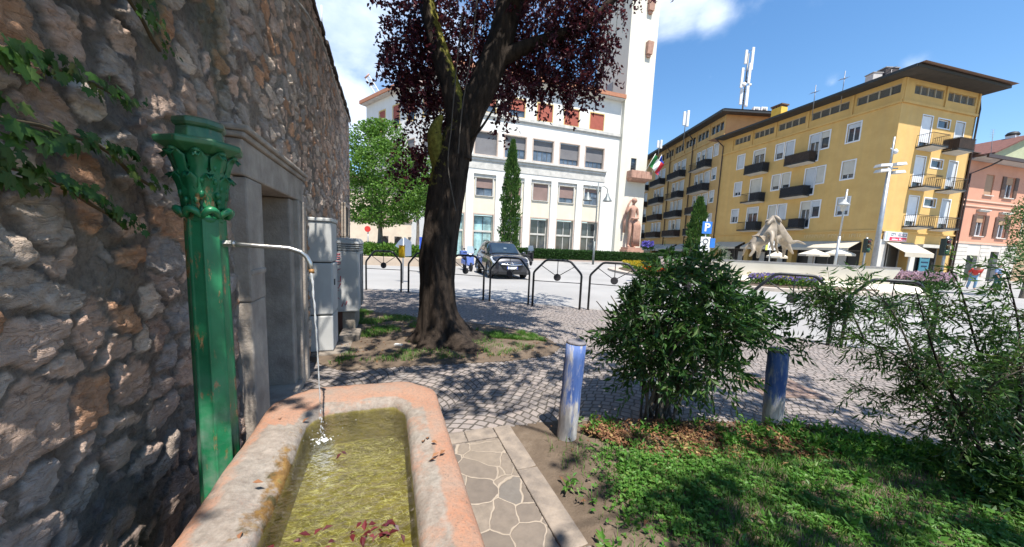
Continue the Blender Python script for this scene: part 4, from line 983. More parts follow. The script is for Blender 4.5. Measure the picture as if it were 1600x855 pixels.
def balcony(par, fr, a, b, z, out, style, rail_h=1.02):
    mb = MB(fr)
    mb.hull([(a+.15,-.003,z-.22),(b-.15,-.003,z-.22),(b-.25,-out+.25,z-.14),(a+.25,-out+.25,z-.14)], [(a+.05,-.003,z-.10),(b-.05,-.003,z-.10),(b-.05,-out+.05,z-.10),(a+.05,-out+.05,z-.10)])
    o = obj('balcony', mb, M_SOF, par)
    mb = MB(fr); mb.box(a,b,-out,-.003,z-.10,z+.04); obj('slab', mb, M_FASC, o)
    mb = MB(fr)
    zt = z+rail_h; P = [(a,0),(a,-out),(b,-out),(b,0)]
    for (x0,y0),(x1,y1) in zip(P[:-1], P[1:]):
        mb.tube([(x0,y0,zt),(x1,y1,zt)], .025, 6); mb.tube([(x0,y0,z+.1),(x1,y1,z+.1)], .016, 5)
        L = math.hypot(x1-x0, y1-y0); n_ = int(L/.13)
        for k in range(n_+1): x = x0+(x1-x0)*k/n_; y = y0+(y1-y0)*k/n_; mb.tube([(x,y,z+.03),(x,y,zt)], .011, 4, False)
    obj('railing', mb, M_RAIL, o)
    if style in ('dark', 'brown', 'half'):
        m_ = M_DKBAL if style == 'dark' else M_BRBAL; mb = MB(fr)
        if style == 'half': mb.box((a+b)/2,b,-out+.02,-out+.035,z+.06,zt-.03); mb.box(b-.035,b-.02,-out+.04,-.02,z+.06,zt-.03); m_ = M_DKBAL
        else:
            mb.box(a+.02,b-.02,-out+.02,-out+.035,z+.06,zt-.03); mb.box(a+.02,a+.035,-out+.04,-.02,z+.06,zt-.03); mb.box(b-.035,b-.02,-out+.04,-.02,z+.06,zt-.03)
        obj('screen_cloth', mb, m_, o)
    return o

# ------------------------------------------------------------------ yellow apartment block (near)
YP = np.array((33.98, 32.0)); YL = Fr(YP, (.2385,-.9711)); YE = Fr(YP, (.9711,.2385))
y1 = thing('apartment_block', 'nearer yellow apartment block with sunlit end wall, corner shop and yellow chimney', 'apartment block', (YP[0],YP[1],0), 'yellow apartment blocks')
FLO = {'A': 12.05, 'B': 8.45, 'C': 4.85}
WL_ = {}; holes = []
spec = []
for r_, z0 in FLO.items():
    for (a, b, ty) in ((-16.5,-15.5,'w'),(-14.1,-12.65,'d'),(-11.2,-10.3,'w'),(-10.0,-9.1,'w'),(-7.4,-6.4,'d'),(-6.33,-5.5,'w'),(-3.9,-2.85,'w')):
        c = z0+1.15 if ty == 'w' else z0+.05; spec.append((r_, a, b, c, z0+2.88, ty))
holes = [(a,b,c,d) for _,a,b,c,d,_ in spec]
att = [(-17.3,-14.95),(-14.4,-11.8),(-11.25,-8.2),(-7.6,-4.1),(-3.5,-.15)]
holes += [(a,b,16.55,17.35,.25) for a,b in att]
shop = [(-18.3,-13.9),(-13.3,-8.2),(-7.7,-1.3)]
holes += [(a,b,-.1,3.3,.9) for a,b in shop]
mb = MB(YL); wall(mb, -19.3, 0, -.15, 17.75, holes, 0, .2); obj('wall', mb, M_YEL, y1)
for i,(r_,a,b,c,d,ty) in enumerate(spec):
    bl = {('A',0):1,('A',1):.2,('A',4):.3,('A',5):.35,('A',6):.25,('C',0):.55,('C',1):.25,('C',4):.3,('C',5):.35}.get((r_,i%7), 1.0)
    window(y1, YL, a, b, c, d, .17, .07, M_WHITE, M_GLASS, 1 if b-a > .95 else 0, 0, bl if bl < 1 else random.choice((.97,.97,.97,.75,.6)), random.choice((M_BLIND, M_BLIND, M_BLIND2)), .11, M_WHITE)
for a,b in att:
    mb = MB(YL); n_ = 4
    for k in range(n_+1): x = a+(b-a)*k/n_; mb.box(max(a,x-.05),min(b,x+.05),.08,.2,16.55,17.35)
    mb.box(a,b,.082,.198,17.29,17.35); w_ = obj('attic_window', mb, M_ATT, y1)
    mb = MB(YL)
    for k in range(9): mb.box(a,b,.17,.19,16.57+k*.087,16.62+k*.087)
    obj('louvre', mb, M_LOUV, w_); mb = MB(YL); mb.face([(a,.24,16.5),(b,.24,16.5),(b,.24,17.4),(a,.24,17.4)]); obj('pane', mb, M_GLASS, w_)
mb = MB(YL)
for u in (-17.6,-14.67,-11.53,-7.9,-3.8,-.06): mb.box(u-.11,u+.11,-.10,0.05,15.85,17.7)
mb.box(-19.3,.0,-.13,.05,15.62,15.84); obj('string_course', mb, M_YEL, y1); mb = MB(YL); mb.box(-19.3,.0,-.10,.05,4.28,4.42); obj('string_course', mb, M_YEL, y1)
for a,b,z,st in ((-14.45,-11.85,FLO['A'],'dark'),(-9.25,-6.55,FLO['A'],'brown'),(-14.5,-11.9,FLO['B'],'half'),(-9.3,-6.7,FLO['B'],'dark'),(-14.55,-11.9,FLO['C'],'half'),(-9.0,-6.75,FLO['C'],'half')): balcony(y1, YL, a, b, z, 1.0, st)
# shopfronts on the long side, awnings over them
for k,(a,b) in enumerate(shop):
    mb = MB(YL); mb.face([(a,.85,-.1),(b,.85,-.1),(b,.85,3.3),(a,.85,3.3)]); sw_ = obj('shopfront', mb, M_SHOPD, y1)
    mb = MB(YL); n_ = 4
    for j in range(n_+1): x = a+(b-a)*j/n_; mb.box(x-.05,x+.05,.76,.84,-.1,3.3)
    mb.box(a,b,.765,.835,2.4,2.5); obj('mullion', mb, flat('shop_frame', (.16,.15,.14), .5), sw_)
    for j in range(2): mb = MB(YL); x = a+(b-a)*(.2+.45*j); mb.box(x,x+.7,.70,.75,.3,2.1); obj('poster', mb, flat('shop_poster', (.55,.53,.5), .6), sw_)
    mb = MB(YL); mb.hull([(a+.1,-.02,3.32),(b-.1,-.02,3.32),(b-.1,-1.5,2.62),(a+.1,-1.5,2.62)],[(a+.1,-.02,3.38),(b-.1,-.02,3.38),(b-.1,-1.5,2.66),(a+.1,-1.5,2.66)]); mb.box(a+.1,b-.1,-1.52,-1.49,2.40,2.655); obj('awning', mb, M_AWN, y1)
# faint raised lettering on the yellow band above the shops
mb = MB(YL); M_LET = flat('faded_lettering', (.70,.52,.26), .7)
x = -6.6
while x < -.9:
    h_ = .34; w_ = random.choice((.10,.16,.2))
    mb.box(x,x+.045,-.03,.01,3.75,3.75+h_)
    if w_ > .1: mb.box(x+.05,x+w_,-.03,.01,3.75+h_-.06,3.75+h_); mb.box(x+w_-.04,x+w_,-.028,.01,3.75+h_*.4,3.75+h_-.065)
    x += w_+.10 if random.random() > .15 else .5
obj('lettering', mb, M_LET, y1)
# end wall
espec = []
for r_, z0 in FLO.items(): espec += [(2.95,4.25,z0+.05,z0+2.85,'d'),(5.05,6.65,z0+2.05,z0+2.8,'w'),(7.55,8.75,z0+.05,z0+2.85,'d')]
eh = [(a,b,c,d) for a,b,c,d,_ in espec] + [(1.35,5.2,16.55,17.35,.25),(5.8,9.7,16.55,17.35,.25),(.95,4.15,-.1,3.25,.8),(5.1,9.6,-.1,3.25,.8)]
mb = MB(YE); wall(mb, 0, 10.2, -.15, 17.75, eh, 0, .2); obj('wall', mb, M_YEL, y1)
for a,b,c,d,ty in espec:
    if ty == 'd': window(y1, YE, a, b, c, d, .17, .09, M_WHITE, M_GLASS, 0, 0, .82 if random.random() > .3 else .6, M_BLIND if a > 5 else M_WHITE, .09, M_WHITE)
    else: window(y1, YE, a, b, c, d, .17, .08, M_WHITE, M_GLASS, 0, 0, 0, None, .10, M_WHITE)
for a,b in ((1.35,5.2),(5.8,9.7)):
    mb = MB(YE)
    for k in range(5): x = a+(b-a)*k/4; mb.box(max(a,x-.05),min(b,x+.05),.08,.2,16.55,17.35)
    w_ = obj('attic_window', mb, M_ATT, y1); mb = MB(YE)
    for k in range(9): mb.box(a,b,.17,.19,16.57+k*.087,16.62+k*.087)
    obj('louvre', mb, M_LOUV, w_); mb = MB(YE); mb.face([(a,.24,16.5),(b,.24,16.5),(b,.24,17.4),(a,.24,17.4)]); obj('pane', mb, M_GLASS, w_)
mb = MB(YE); mb.box(0,10.2,-.10,.05,4.285,4.425); obj('string_course', mb, M_YEL, y1); mb = MB(YE); mb.box(0,10.2,-.13,.05,15.625,15.845)
for u in (.12,5.5,10.08): mb.box(u-.11,u+.11,-.10,.05,15.85,17.7)
obj('string_course', mb, M_YEL, y1)
for r_ in 'ABC':
    z = FLO[r_]; balcony(y1, YE, 2.65, 4.85, z, 1.05, 'bars'); balcony(y1, YE, 6.25, 8.45, z, 1.05, 'brown' if r_ == 'A' else 'bars')
mb = MB(YE); mb.box(0,.95,-.06,-.003,-.1,3.55); mb.box(4.2,5.05,-.06,-.003,-.1,3.25); obj('shop_pillar', mb, mat('pale_pillar', (.60,.57,.52), (.52,.49,.45), 1.5, .8), y1)
for a,b in ((.95,4.15),(5.1,9.6)):
    mb = MB(YE); mb.face([(a,.75,-.1),(b,.75,-.1),(b,.75,3.25),(a,.75,3.25)]); sw_ = obj('shopfront', mb, M_SHOPD, y1)
    mb = MB(YE); ring(mb, a, b, -.1, 3.25, .09, .66, .73); mb.box((a+b)/2-.05,(a+b)/2+.05,.665,.725,-.1,3.2); obj('mullion', mb, flat('shop_frame_light', (.35,.35,.34), .5), sw_)
mb = MB(YE); mb.box(7.1,8.5,.58,.64,.35,2.55); po = obj('poster', mb, flat('teal_poster', (.16,.50,.58), .5), y1)
mb = MB(YE); mb.box(7.3,8.3,.55,.575,1.95,2.2); mb.box(7.3,8.3,.55,.575,1.5,1.65); mb.box(7.4,8.2,.55,.575,1.1,1.25); obj('print', mb, flat('poster_ink', (.02,.07,.14), .5), po)
mb = MB(YE); mb.hull([(.7,-.02,3.30),(4.5,-.02,3.30),(4.5,-1.55,2.35),(.7,-1.55,2.35)],[(.7,-.02,3.36),(4.5,-.02,3.36),(4.5,-1.55,2.39),(.7,-1.55,2.39)]); mb.box(.7,4.5,-1.57,-1.54,2.0,2.385); obj('awning', mb, M_AWN, y1)
mb = MB(YE); mb.box(5.0,9.3,-.5,-.02,3.0,3.3); obj('awning_box', mb, mat('rolled_awning', (.55,.52,.46), (.47,.44,.38), 2, .8), y1)
# shop sign
sg = thing('shop_sign', 'white shop sign lettered CITY above a red strip, on the yellow corner', 'sign', YE.pt(1.6,-.1,3.8))
mb = MB(YE); mb.box(.25,3.15,-.22,-.105,3.42,4.27); obj('panel', mb, flat('sign_white', (.80,.80,.82), .4), sg)
mb = MB(YE); mb.box(.85,3.10,-.232,-.223,3.46,3.80); obj('red_strip', mb, flat('sign_red', (.60,.015,.06), .4), sg)
text_on(sg, YE, 'CITY', 1.30, -.226, 4.02, .36, flat('sign_grey', (.15,.17,.2), .5), .9, .012)
mb = MB(YE); mb.box(1.95,3.08,-.232,-.223,3.88,4.17); obj('grey_strip', mb, flat('sign_slate', (.13,.16,.2), .5), sg)
mb = MB(YE)
for x0,x1,z0,z1 in ((1.15,1.95,3.52,3.62),(2.1,2.35,3.54,3.70),(2.4,3.0,3.52,3.60),(1.15,1.6,3.68,3.72)): mb.box(x0,x1,-.238,-.2325,z0,z1)
for x0,x1 in ((2.05,2.12),(2.2,2.42),(2.5,2.58),(2.68,2.95)): mb.box(x0,x1,-.238,-.2325,3.97,4.10)
obj('print', mb, flat('sign_print', (.78,.6,.64), .5), sg)
mb = MB(YE); mb.box(.38,.60,-.228,-.223,3.5,4.2); obj('emblem', mb, flat('sign_pale_blue', (.42,.55,.68), .5), sg)
# roof: eaves, fascia, tiles, chimney, pipes
mb = MB(YL); mb.box(-19.3,1.35,-1.35,10.95,17.76,17.80); obj('eaves', mb, M_SOFF, y1)
mb = MB(YL); mb.box(-19.3,1.42,-1.48,-1.36,17.76,17.98); mb.box(1.36,1.48,-1.355,11.0,17.765,17.985); mb.box(-19.3,1.35,-1.34,10.95,17.805,17.94); obj('fascia', mb, M_FASC, y1)
mb = MB(YL); hip(mb, YL, -19.4, .5, 0, 9.6, 17.99, 1.8, 1.4); rf = obj('roof', mb, M_ROOF, y1)
mb = MB(YL); mb.box(-14.2,-12.9,2.0,3.0,18.1,20.35); ch_ = obj('chimney', mb, mat('chimney_yellow', (.68,.47,.08), (.6,.40,.07), 2, .85), rf)
mb = MB(YL); mb.box(-14.3,-12.8,1.9,3.1,20.55,20.7); 
for a in (-14.2,-13.85,-13.5,-13.15): mb.box(a,a+.2,2.0,3.0,20.35,20.55)
obj('chimney_cap', mb, flat('chimney_cap', (.14,.09,.06), .8), rf)
mb = MB(YE); mb.tube([(11.0,.4,17.8),(10.9,.3,17.5),(10.27,-.12,16.3),(10.24,-.12,15.9),(10.24,-.12,0)], .07, 8); obj('downpipe', mb, M_PIPE, y1)
mb = MB(YL); mb.tube([(-19.1,-1.4,17.8),(-19.1,-1.3,17.6),(-19.1,-.14,16.9),(-19.1,-.12,16.5),(-19.1,-.12,0)], .07, 8); obj('downpipe', mb, M_PIPE, y1)
mb = MB(YL); mb.box(-19.3,0,10.0,10.2,-.1,17.7); mb.box(-19.3,-19.1,.3,10,-.1,17.7); mb.box(-.2,-.01,10.2,10.21,-.1,17.7); obj('back_wall', mb, M_YEL2, y1)

# ------------------------------------------------------------------ farther yellow block
YF = Fr((29.40,50.63), (.0436,-.9990))
y2 = thing('apartment_block', 'farther ochre apartment block, taller, receding behind the tower, full of balconies', 'apartment block', (29.4,50.63,0), 'yellow apartment blocks')
F2 = [14.75,11.25,7.95,4.55]; sp2 = []
for fi, z0 in enumerate(F2):
    for base in (0,-7.3,-14.6,-21.9):
        sp2 += [(base-2.1,base-1.1,z0+1.35,z0+3.0,'w')] if base == 0 else []
        sp2 += [(base-3.9,base-2.6,z0+.05,z0+2.85,'d'),(base-5.2,base-4.4,z0+1.2,z0+2.85,'w'),(base-6.5,base-5.7,z0+1.2,z0+2.85,'w')]
att2 = [(-3.4,-.4),(-6.9,-4.0),(-10.4,-7.5),(-13.9,-11.0),(-17.4,-14.5),(-20.9,-18.0),(-24.4,-21.5)]
h2 = [(a,b,c,d) for a,b,c,d,_ in sp2] + [(a,b,19.4,20.6,.25) for a,b in att2] + [(-9.5,-1.0,-.1,3.1,.8),(-20,-10.2,-.1,3.1,.8),(-29,-20.6,-.1,3.1,.8)]
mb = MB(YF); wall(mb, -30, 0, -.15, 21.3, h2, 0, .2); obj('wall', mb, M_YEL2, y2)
for a,b,c,d,ty in sp2: window(y2, YF, a, b, c, d, .17, .07, M_WHITE, M_GLASS, 1 if ty == 'd' else 0, 0, random.choice((.97,.97,.6,.4)), M_BLIND, .1, M_WHITE)
for a,b in att2:
    mb = MB(YF)
    for k in range(4): x = a+(b-a)*k/3; mb.box(max(a,x-.07),min(b,x+.07),.05,.2,19.4,20.6)
    w_ = obj('attic_window', mb, M_ATT, y2); mb = MB(YF); mb.face([(a,.23,19.4),(b,.23,19.4),(b,.23,20.6),(a,.23,20.6)]); obj('pane', mb, M_GLASS, w_)
mb = MB(YF)
for u in (-.15,-3.7,-7.2,-10.7,-14.2,-17.7,-21.2,-24.7): mb.box(u-.12,u+.12,-.1,.05,18.7,21.2)
mb.box(-30,0,-.13,.05,18.45,18.7); mb.box(-30,0,-.13,.05,3.9,4.1); obj('string_course', mb, M_YEL2, y2)
for fi, z0 in enumerate(F2):
    for ci, (a,b) in enumerate(((-6.8,-2.4),(-14.1,-9.6),(-21.3,-16.8),(-28.4,-24.0))):
        balcony(y2, YF, a, b, z0, 1.1, ('half','dark','brown','dark')[(fi+ci*3) % 4] if not (ci == 2) else ('dark','dark','brown','brown')[fi])
mb = MB(YF)
for a,b in ((-9.5,-1.0),(-20,-10.2),(-29,-20.6)): mb.face([(a,.75,-.1),(b,.75,-.1),(b,.75,3.1),(a,.75,3.1)])
obj('shopfront', mb, M_SHOPD, y2)
for a,b in ((-9.3,-5.4),(-5.2,-1.2),(-19.8,-15.3),(-15.0,-10.4),(-28.6,-24.6),(-24.4,-20.8)):
    mb = MB(YF); mb.hull([(a,-.02,3.1),(b,-.02,3.1),(b,-1.6,2.2),(a,-1.6,2.2)],[(a,-.02,3.16),(b,-.02,3.16),(b,-1.6,2.24),(a,-1.6,2.24)]); mb.box(a,b,-1.62,-1.59,1.85,2.235); obj('awning', mb, mat('grey_awning', (.46,.44,.41), (.40,.38,.35), 1, .85), y2)
mb = MB(YF); mb.box(-30,1.0,-1.2,12,21.31,21.35); obj('eaves', mb, M_SOFF, y2)
mb = MB(YF); mb.box(-30,1.1,-1.34,-1.21,21.28,21.62); mb.box(1.01,1.14,-1.205,12,21.285,21.615); mb.box(-30,1.0,-1.2,12,21.36,21.58); obj('fascia', mb, M_FASC, y2)
mb = MB(YF); hip(mb, YF, -31, 0, 0, 11, 21.63, 1.3, 1.2); rf2 = obj('roof', mb, M_ROOF, y2)
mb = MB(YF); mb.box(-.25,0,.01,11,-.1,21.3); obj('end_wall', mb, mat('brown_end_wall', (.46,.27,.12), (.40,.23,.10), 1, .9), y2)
for u in (-7.9,-15.3):
    mb = MB(YF); mb.tube([(u,-1.25,21.3),(u,-.2,20.2),(u,-.13,19.8),(u,-.13,0)], .08, 8); obj('downpipe', mb, M_PIPE, y2)

# ------------------------------------------------------------------ rooftop things
def mast(base_px, top_px, dep, label, big):
    b = atd(*base_px, dep); tp = atd(*top_px, dep); H_ = tp[2]-b[2]; zb = b[2]-1.6
    t = thing('antenna_mast', label, 'antenna mast', (b[0],b[1],zb), 'phone masts on the yellow roofs'); x, y = b[0], b[1]
    mg = flat('mast_grey', (.16,.165,.17), .5, .4); mw = mat('antenna_panel_white', (.74,.75,.75), (.66,.67,.67), 3, .5)
    mb = MB(); mb.tube([(x,y,zb),(x,y,b[2]+H_*.9)], .11 if big else .07, 8); obj('pole', mb, mg, t)
    pans = [(.50,-.2,.63,.99),(-.42,-.1,.73,.95),(.12,-.55,.40,.72),(-.55,.1,.36,.68),(.1,-.55,.05,.36),(-.5,-.1,.08,.34),(.55,.1,.06,.33)] if big else [(.3,-.1,.35,1.0),(-.3,-.1,.4,.95)]
    for dx,dy,f0,f1 in pans:
        mb = MB(); mb.box(x+dx-.19,x+dx+.19,y+dy-.1,y+dy+.1,b[2]+H_*f0,b[2]+H_*f1); pn = obj('panel_antenna', mb, mw, t, .04)
        mb = MB()
        for f in (f0+.04, f1-.04): mb.tube([(x,y,b[2]+H_*f),(x+dx*.75,y+dy*.75,b[2]+H_*f)], .03, 5)
        obj('bracket', mb, mg, pn)
    if big:
        mb = MB(); z = b[2]+H_*.385; mb.tube([(x-.5,y-.45,z),(x-.5,y-.62,z)], [.30,.30], 16); mb.tube([(x+.4,y-.4,z),(x+.4,y-.6,z-.05)], [.2,.2], 14); obj('dish', mb, mw, t)
        mb = MB()
        for k in range(5): mb.box(x+random.uniform(.1,.35),x+random.uniform(.4,.62),y-.25,y+.1,b[2]+H_*(.44+.06*k),b[2]+H_*(.47+.06*k))
        obj('radio_unit', mb, flat('radio_grey', (.10,.09,.09), .6), t)
        mb = MB()
        for s in (-1,1): mb.tube([(x+s*.5*math.cos(a), y-.1, b[2]+H_*.22+.7*math.sin(a)) for a in np.linspace(-1.6,1.6,9)], .025, 5)
        obj('cable_loop', mb, mg, t)
mast((1160,172), (1170,74), 56, 'tall phone mast with many white panels rising behind the yellow chimney', True)
mast((1069,212), (1071,173), 58, 'thin phone mast with two white panels on the middle of the farther roof', False)
mast((1029,240), (1031,219), 66, 'smallest phone mast with two pale panels next to the white tower', False)
for i, px in enumerate(((1181,172),(1193,172))):
    c = atd(px[0], px[1], 56); t = thing('air_conditioner', ('left of' if i == 0 else 'right of')+' two small white air conditioning units on the far roof beside the tall mast', 'air conditioner', (c[0],c[1],c[2]-1), 'roof air conditioners')
    mb = MB(); mb.box(c[0]-.48,c[0]+.48,c[1]-.2,c[1]+.3,c[2]-1.0,c[2]+.4); obj('body', mb, M_WHITE, t, .03)
    mb = MB(); mb.tube([(c[0],c[1]-.24,c[2]),(c[0],c[1]-.19,c[2])], .3, 16); obj('fan', mb, flat('fan_grey', (.25,.25,.25)), t)
for px0, px1, d_, lab in (((1272,160),(1275,133),33,'thin television aerial just right of the yellow chimney'),((1317,140),(1321,111),32,'larger television aerial with a crossbar on the middle of the near yellow roof'),((1393,112),(1394,104),32,'short television aerial near the corner of the near yellow roof')):
    b = atd(*px0, d_+4); tp = atd(*px1, d_+4); t = thing('roof_aerial', lab, 'aerial', (b[0],b[1],b[2]-1), 'television aerials on the yellow roof'); mg = flat('aerial_grey', (.2,.2,.21), .4, .5)
    mb = MB(); mb.tube([(b[0],b[1],b[2]-1.3),tuple(tp)], .03, 6); obj('pole', mb, mg, t)
    mb = MB(); zc = b[2]+(tp[2]-b[2])*.55; mb.tube([(b[0]-.6,b[1]-.2,zc-.15),(b[0]+.15,b[1],zc+.1)], .022, 5)
    for k in range(5): f = k/4; mb.tube([(b[0]-.6+.7*f,b[1]-.2-.25,zc-.15+.22*f),(b[0]-.6+.7*f,b[1]-.2+.25,zc-.15+.22*f)], .014, 4)
    obj('crossbar', mb, mg, t)
for px, wd, lab in (((1372,116),.9,'pale skylight box on the near yellow roof edge'),((1395,108),1.3,'dark roof hatch near the corner of the near yellow roof')):
    c = atd(px[0],px[1],36); t = thing('roof_hatch', lab, 'roof hatch', (c[0],c[1],c[2]-.6)); mb = MB(); mb.box(c[0]-wd/2,c[0]+wd/2,c[1],c[1]+.8,c[2]-.8,c[2]+.12); obj('body', mb, flat('hatch', (.5,.48,.46) if wd < 1 else (.06,.05,.05)), t, .03)
    mb = MB(); mb.box(c[0]-wd/2-.06,c[0]+wd/2+.06,c[1]-.05,c[1]+.85,c[2]+.122,c[2]+.2); obj('lid', mb, flat('hatch_lid', (.3,.29,.28)), t)

# ------------------------------------------------------------------ white town hall and its tower
WP = np.array((-8.79,45.0)); WR_ = Fr(WP, (.9525,.3047)); WLF = Fr(WP, (.7745,-.6326))
M_WHT = mat('white_render', (.70,.69,.66), (.64,.63,.60), .6, .85, .05, 10, streak=.18, dirt=(.5,.48,.43))
M_CREAM = mat('cream_panel', (.66,.61,.50), (.60,.55,.45), .8, .85, 0, None, streak=.25, dirt=(.5,.43,.3))
M_STN = mat('stone_band', (.56,.54,.50), (.42,.41,.38), 1.6, .85, .2, 14)
M_TERR = mat('terracotta_blind', (.33,.085,.055), (.28,.07,.045), 2, .7)
M_YTRIM = flat('yellow_surround', (.62,.44,.17), .7)
M_BRT = mat('travertine_reveal', (.52,.42,.35), (.46,.37,.31), 3, .8)
M_GREYB = mat('grey_blind', (.17,.165,.17), (.14,.135,.14), 1, .65)
M_BRB = mat('brown_blind', (.25,.17,.15), (.21,.145,.125), 1, .7)
M_DKF = flat('dark_window_frame', (.10,.105,.11), .5)
M_GLB = m_glass('sky_glass', (.05,.065,.085))
M_TEAL = m_glass('teal_glass', (.16,.26,.27))
th_ = thing('town_hall', 'white four storey town hall with terracotta blinds behind the plum tree', 'building', (WP[0],WP[1],0))
cx_ = [.85,4.85,8.9,12.95,17.0,21.05]
h1 = [(c-1.1,c+1.1,18.75,20.95,.22) for c in cx_] + [(c-1.52,c+1.52,13.36,16.22,.45) for c in cx_] + [(c-1.52,c+1.52,-.1,10.85,.30) for c in cx_]
mb = MB(WR_); wall(mb, 0, 25.1, -.15, 23.2, h1); obj('wall', mb, M_WHT, th_)
mb = MB(WR_)
for c in cx_: wall(mb, c-1.52, c+1.52, -.15, 10.85, [(c-1.12,c+1.12,8.1,10.35,.3),(c-1.32,c+1.32,-.1,5.55,.5)], .30, .3)
obj('bay_panel', mb, M_CREAM, th_)
for i, c in enumerate(cx_):
    window(th_, WR_, c-1.1, c+1.1, 18.75, 20.95, .2, .07, M_DKF, M_GLB, 1, 0, .97 if i > 2 else .62, M_TERR, .12, M_YTRIM)
    w_ = window(th_, WR_, c-1.46, c+1.46, 13.38, 16.16, .42, .08, M_DKF, M_GLB, 3, 1, [.99,.99,.55,.48,.72,.68][i], M_GREYB)
    mb = MB(WR_); ring(mb, c-1.66, c+1.66, 13.2, 16.36, .14, -.05, .02); mb.box(c+1.46,c+1.515,.02,.40,13.37,16.2); mb.box(c-1.515,c-1.46,.02,.40,13.37,16.2); obj('surround', mb, M_BRT, w_)
    w_ = window(th_, WR_, c-1.12, c+1.12, 8.1, 10.35, .22, .07, M_DKF, M_GLB, 1, 1, [.9,.55,.9,.97,.7,.2][i], M_BRB, 0, None, M_STN, .30)
    mb = MB(WR_); mb.box(c-1.5,c+1.5,.16,.298,10.42,10.83); mb.box(c-1.3,c-1.125,.20,.298,8.1,10.41); mb.box(c+1.125,c+1.3,.20,.298,8.1,10.41); obj('lintel', mb, M_STN, w_)
    d_ = window(th_, WR_, c-1.26, c+1.26, -.1, 5.45, .42, .11, M_STN if i > 1 else M_DKF, M_TEAL if i < 2 else M_GLASS, 1, 0, 0, None, 0, None, None, .30, 'glazed_door')
    mb = MB(WR_); mb.box(c-1.24,c+1.24,.60,.70,3.25,3.5); obj('transom', mb, M_STN, d_)
    mb = MB(WR_); ring(mb, c-1.5, c+1.5, -.1, 5.75, .17, .12, .298); obj('surround', mb, M_BRT, d_)
mb = MB(WR_); mb.box(0,25.05,-.22,.01,18.22,18.62); mb.box(0,25.05,-.12,.01,18.05,18.2); mb.box(0,23.1,-.35,.01,12.92,13.18); mb.box(0,23.05,-.18,.01,12.55,12.9); mb.box(0,23.0,-.06,.01,11.5,12.53); obj('cornice', mb, M_STN, th_)
mb = MB(WR_); mb.box(0,25.05,-.8,.3,23.21,23.32); obj('eaves', mb, M_WHT, th_)
M_TCR = mat('terracotta_eave', (.42,.19,.11), (.34,.15,.09), 3, .85)
mb = MB(WR_); mb.box(0,25.05,-.95,6,23.33,23.85); obj('fascia', mb, M_TCR, th_)
# left wing
cl = [-16.0,-12.1,-8.35,-4.6,-1.2]; hl = [(c-.85,c+.85,18.55,21.42,.25) for c in cl] + [(c-.9,c+.9,13.0,16.0,.25) for c in cl] + [(c-.9,c+.9,8.0,10.6,.25) for c in cl]
mb = MB(WLF); wall(mb, -20.9, 0, -.15, 23.2, hl); obj('wall', mb, M_WHT, th_)
for c in cl:
    window(th_, WLF, c-.85, c+.85, 18.55, 21.42, .2, .08, M_DKF, M_GLASS, 1, 1, random.choice((.55,.6,.5)), M_TERR, .16, M_YTRIM)
    for z0, z1, bm_ in ((13.0,16.0,M_GREYB),(8.0,10.6,M_BRB)): window(th_, WLF, c-.9, c+.9, z0, z1, .2, .08, M_DKF, M_GLASS, 1, 0, .6, bm_, .12, M_BRT)
mb = MB(WLF); mb.box(-20.9,0,-.2,.01,12.6,12.95); mb.box(-21.2,-.02,-.8,.2,23.21,23.32); obj('cornice', mb, M_STN, th_)
mb = MB(WLF); mb.box(-21.4,-.01,-.95,5,23.33,23.85); obj('fascia', mb, M_TCR, th_)
c0, c1, c2 = WLF.pt(-20.9,0,0), WR_.pt(25,0,0), WP
mb = MB(); far = WLF.pt(-20.9,0,0)+WR_.i*14; mb.hull([(c0[0],c0[1]+.2,22),(c2[0],c2[1]+.5,22),(c1[0],c1[1]+.3,22),(c1[0]-4,c1[1]+14,22),(far[0]+4,far[1],22)],[(c0[0]+2,c0[1]+1,24.4),(c2[0],c2[1]+3,24.9),(c1[0],c1[1]+2,24.6),(c1[0]-4,c1[1]+14,24.4),(far[0]+4,far[1],24.4)]); obj('roof', mb, M_ROOF, th_)
# tower
M_TOW = mat('pale_tower_render', (.68,.65,.56), (.62,.59,.50), .35, .85, .05, 8, streak=.2, dirt=(.52,.47,.36))
T0, T1, TY, TH = 25.1, 29.75, -.6, 47.0
tw = thing('clock_tower', 'tall plain pale tower of the town hall, with stone balcony and slit windows', 'tower', WR_.pt(27.4,2,0))
mb = MB(WR_); wall(mb, T0, T1, -.15, TH, [(26.9,27.85,13.3,15.35,.3)], TY, .3); mb.face([(T1,TY,-.1),(T1,8,-.1),(T1,8,TH),(T1,TY,TH)]); mb.face([(T1,8,-.1),(T0,8,-.1),(T0,8,TH),(T1,8,TH)]); mb.face([(T0,TY,TH),(T1,TY,TH),(T1,8,TH),(T0,8,TH)]); obj('wall', mb, M_TOW, tw)
TL = Fr(WR_.pt(T0,TY,0), -WR_.i)
sl = []
for xa, xb, ya, yb_ in ((951,955,18,66),(961,966,10,63),(972,977,2,55)):
    u0_, z0_ = TL.uz(xa, yb_); u1_, z1_ = TL.uz(xb, ya); sl.append((u0_, u1_, z0_+.3, min(z1_, 44)))
sl = [(min(a,b), max(a,b), c, d) for a,b,c,d in sl]
mb = MB(TL); wall(mb, -8.6, 0, -.15, TH, sl, 0, .4); obj('wall', mb, M_TOW, tw)
for s_ in sl: window(tw, TL, s_[0], s_[1], s_[2], s_[3], .38, .06, M_DKF, M_GLASS, 0, 3, 0)
window(tw, WR_, 26.9, 27.85, 13.3, 15.35, .25, .07, M_DKF, M_GLASS, 0, 2, 0, None, 0, None, None, TY)
M_PST = mat('rose_stone', (.46,.27,.20), (.34,.20,.15), 2.5, .85, .4, 14)
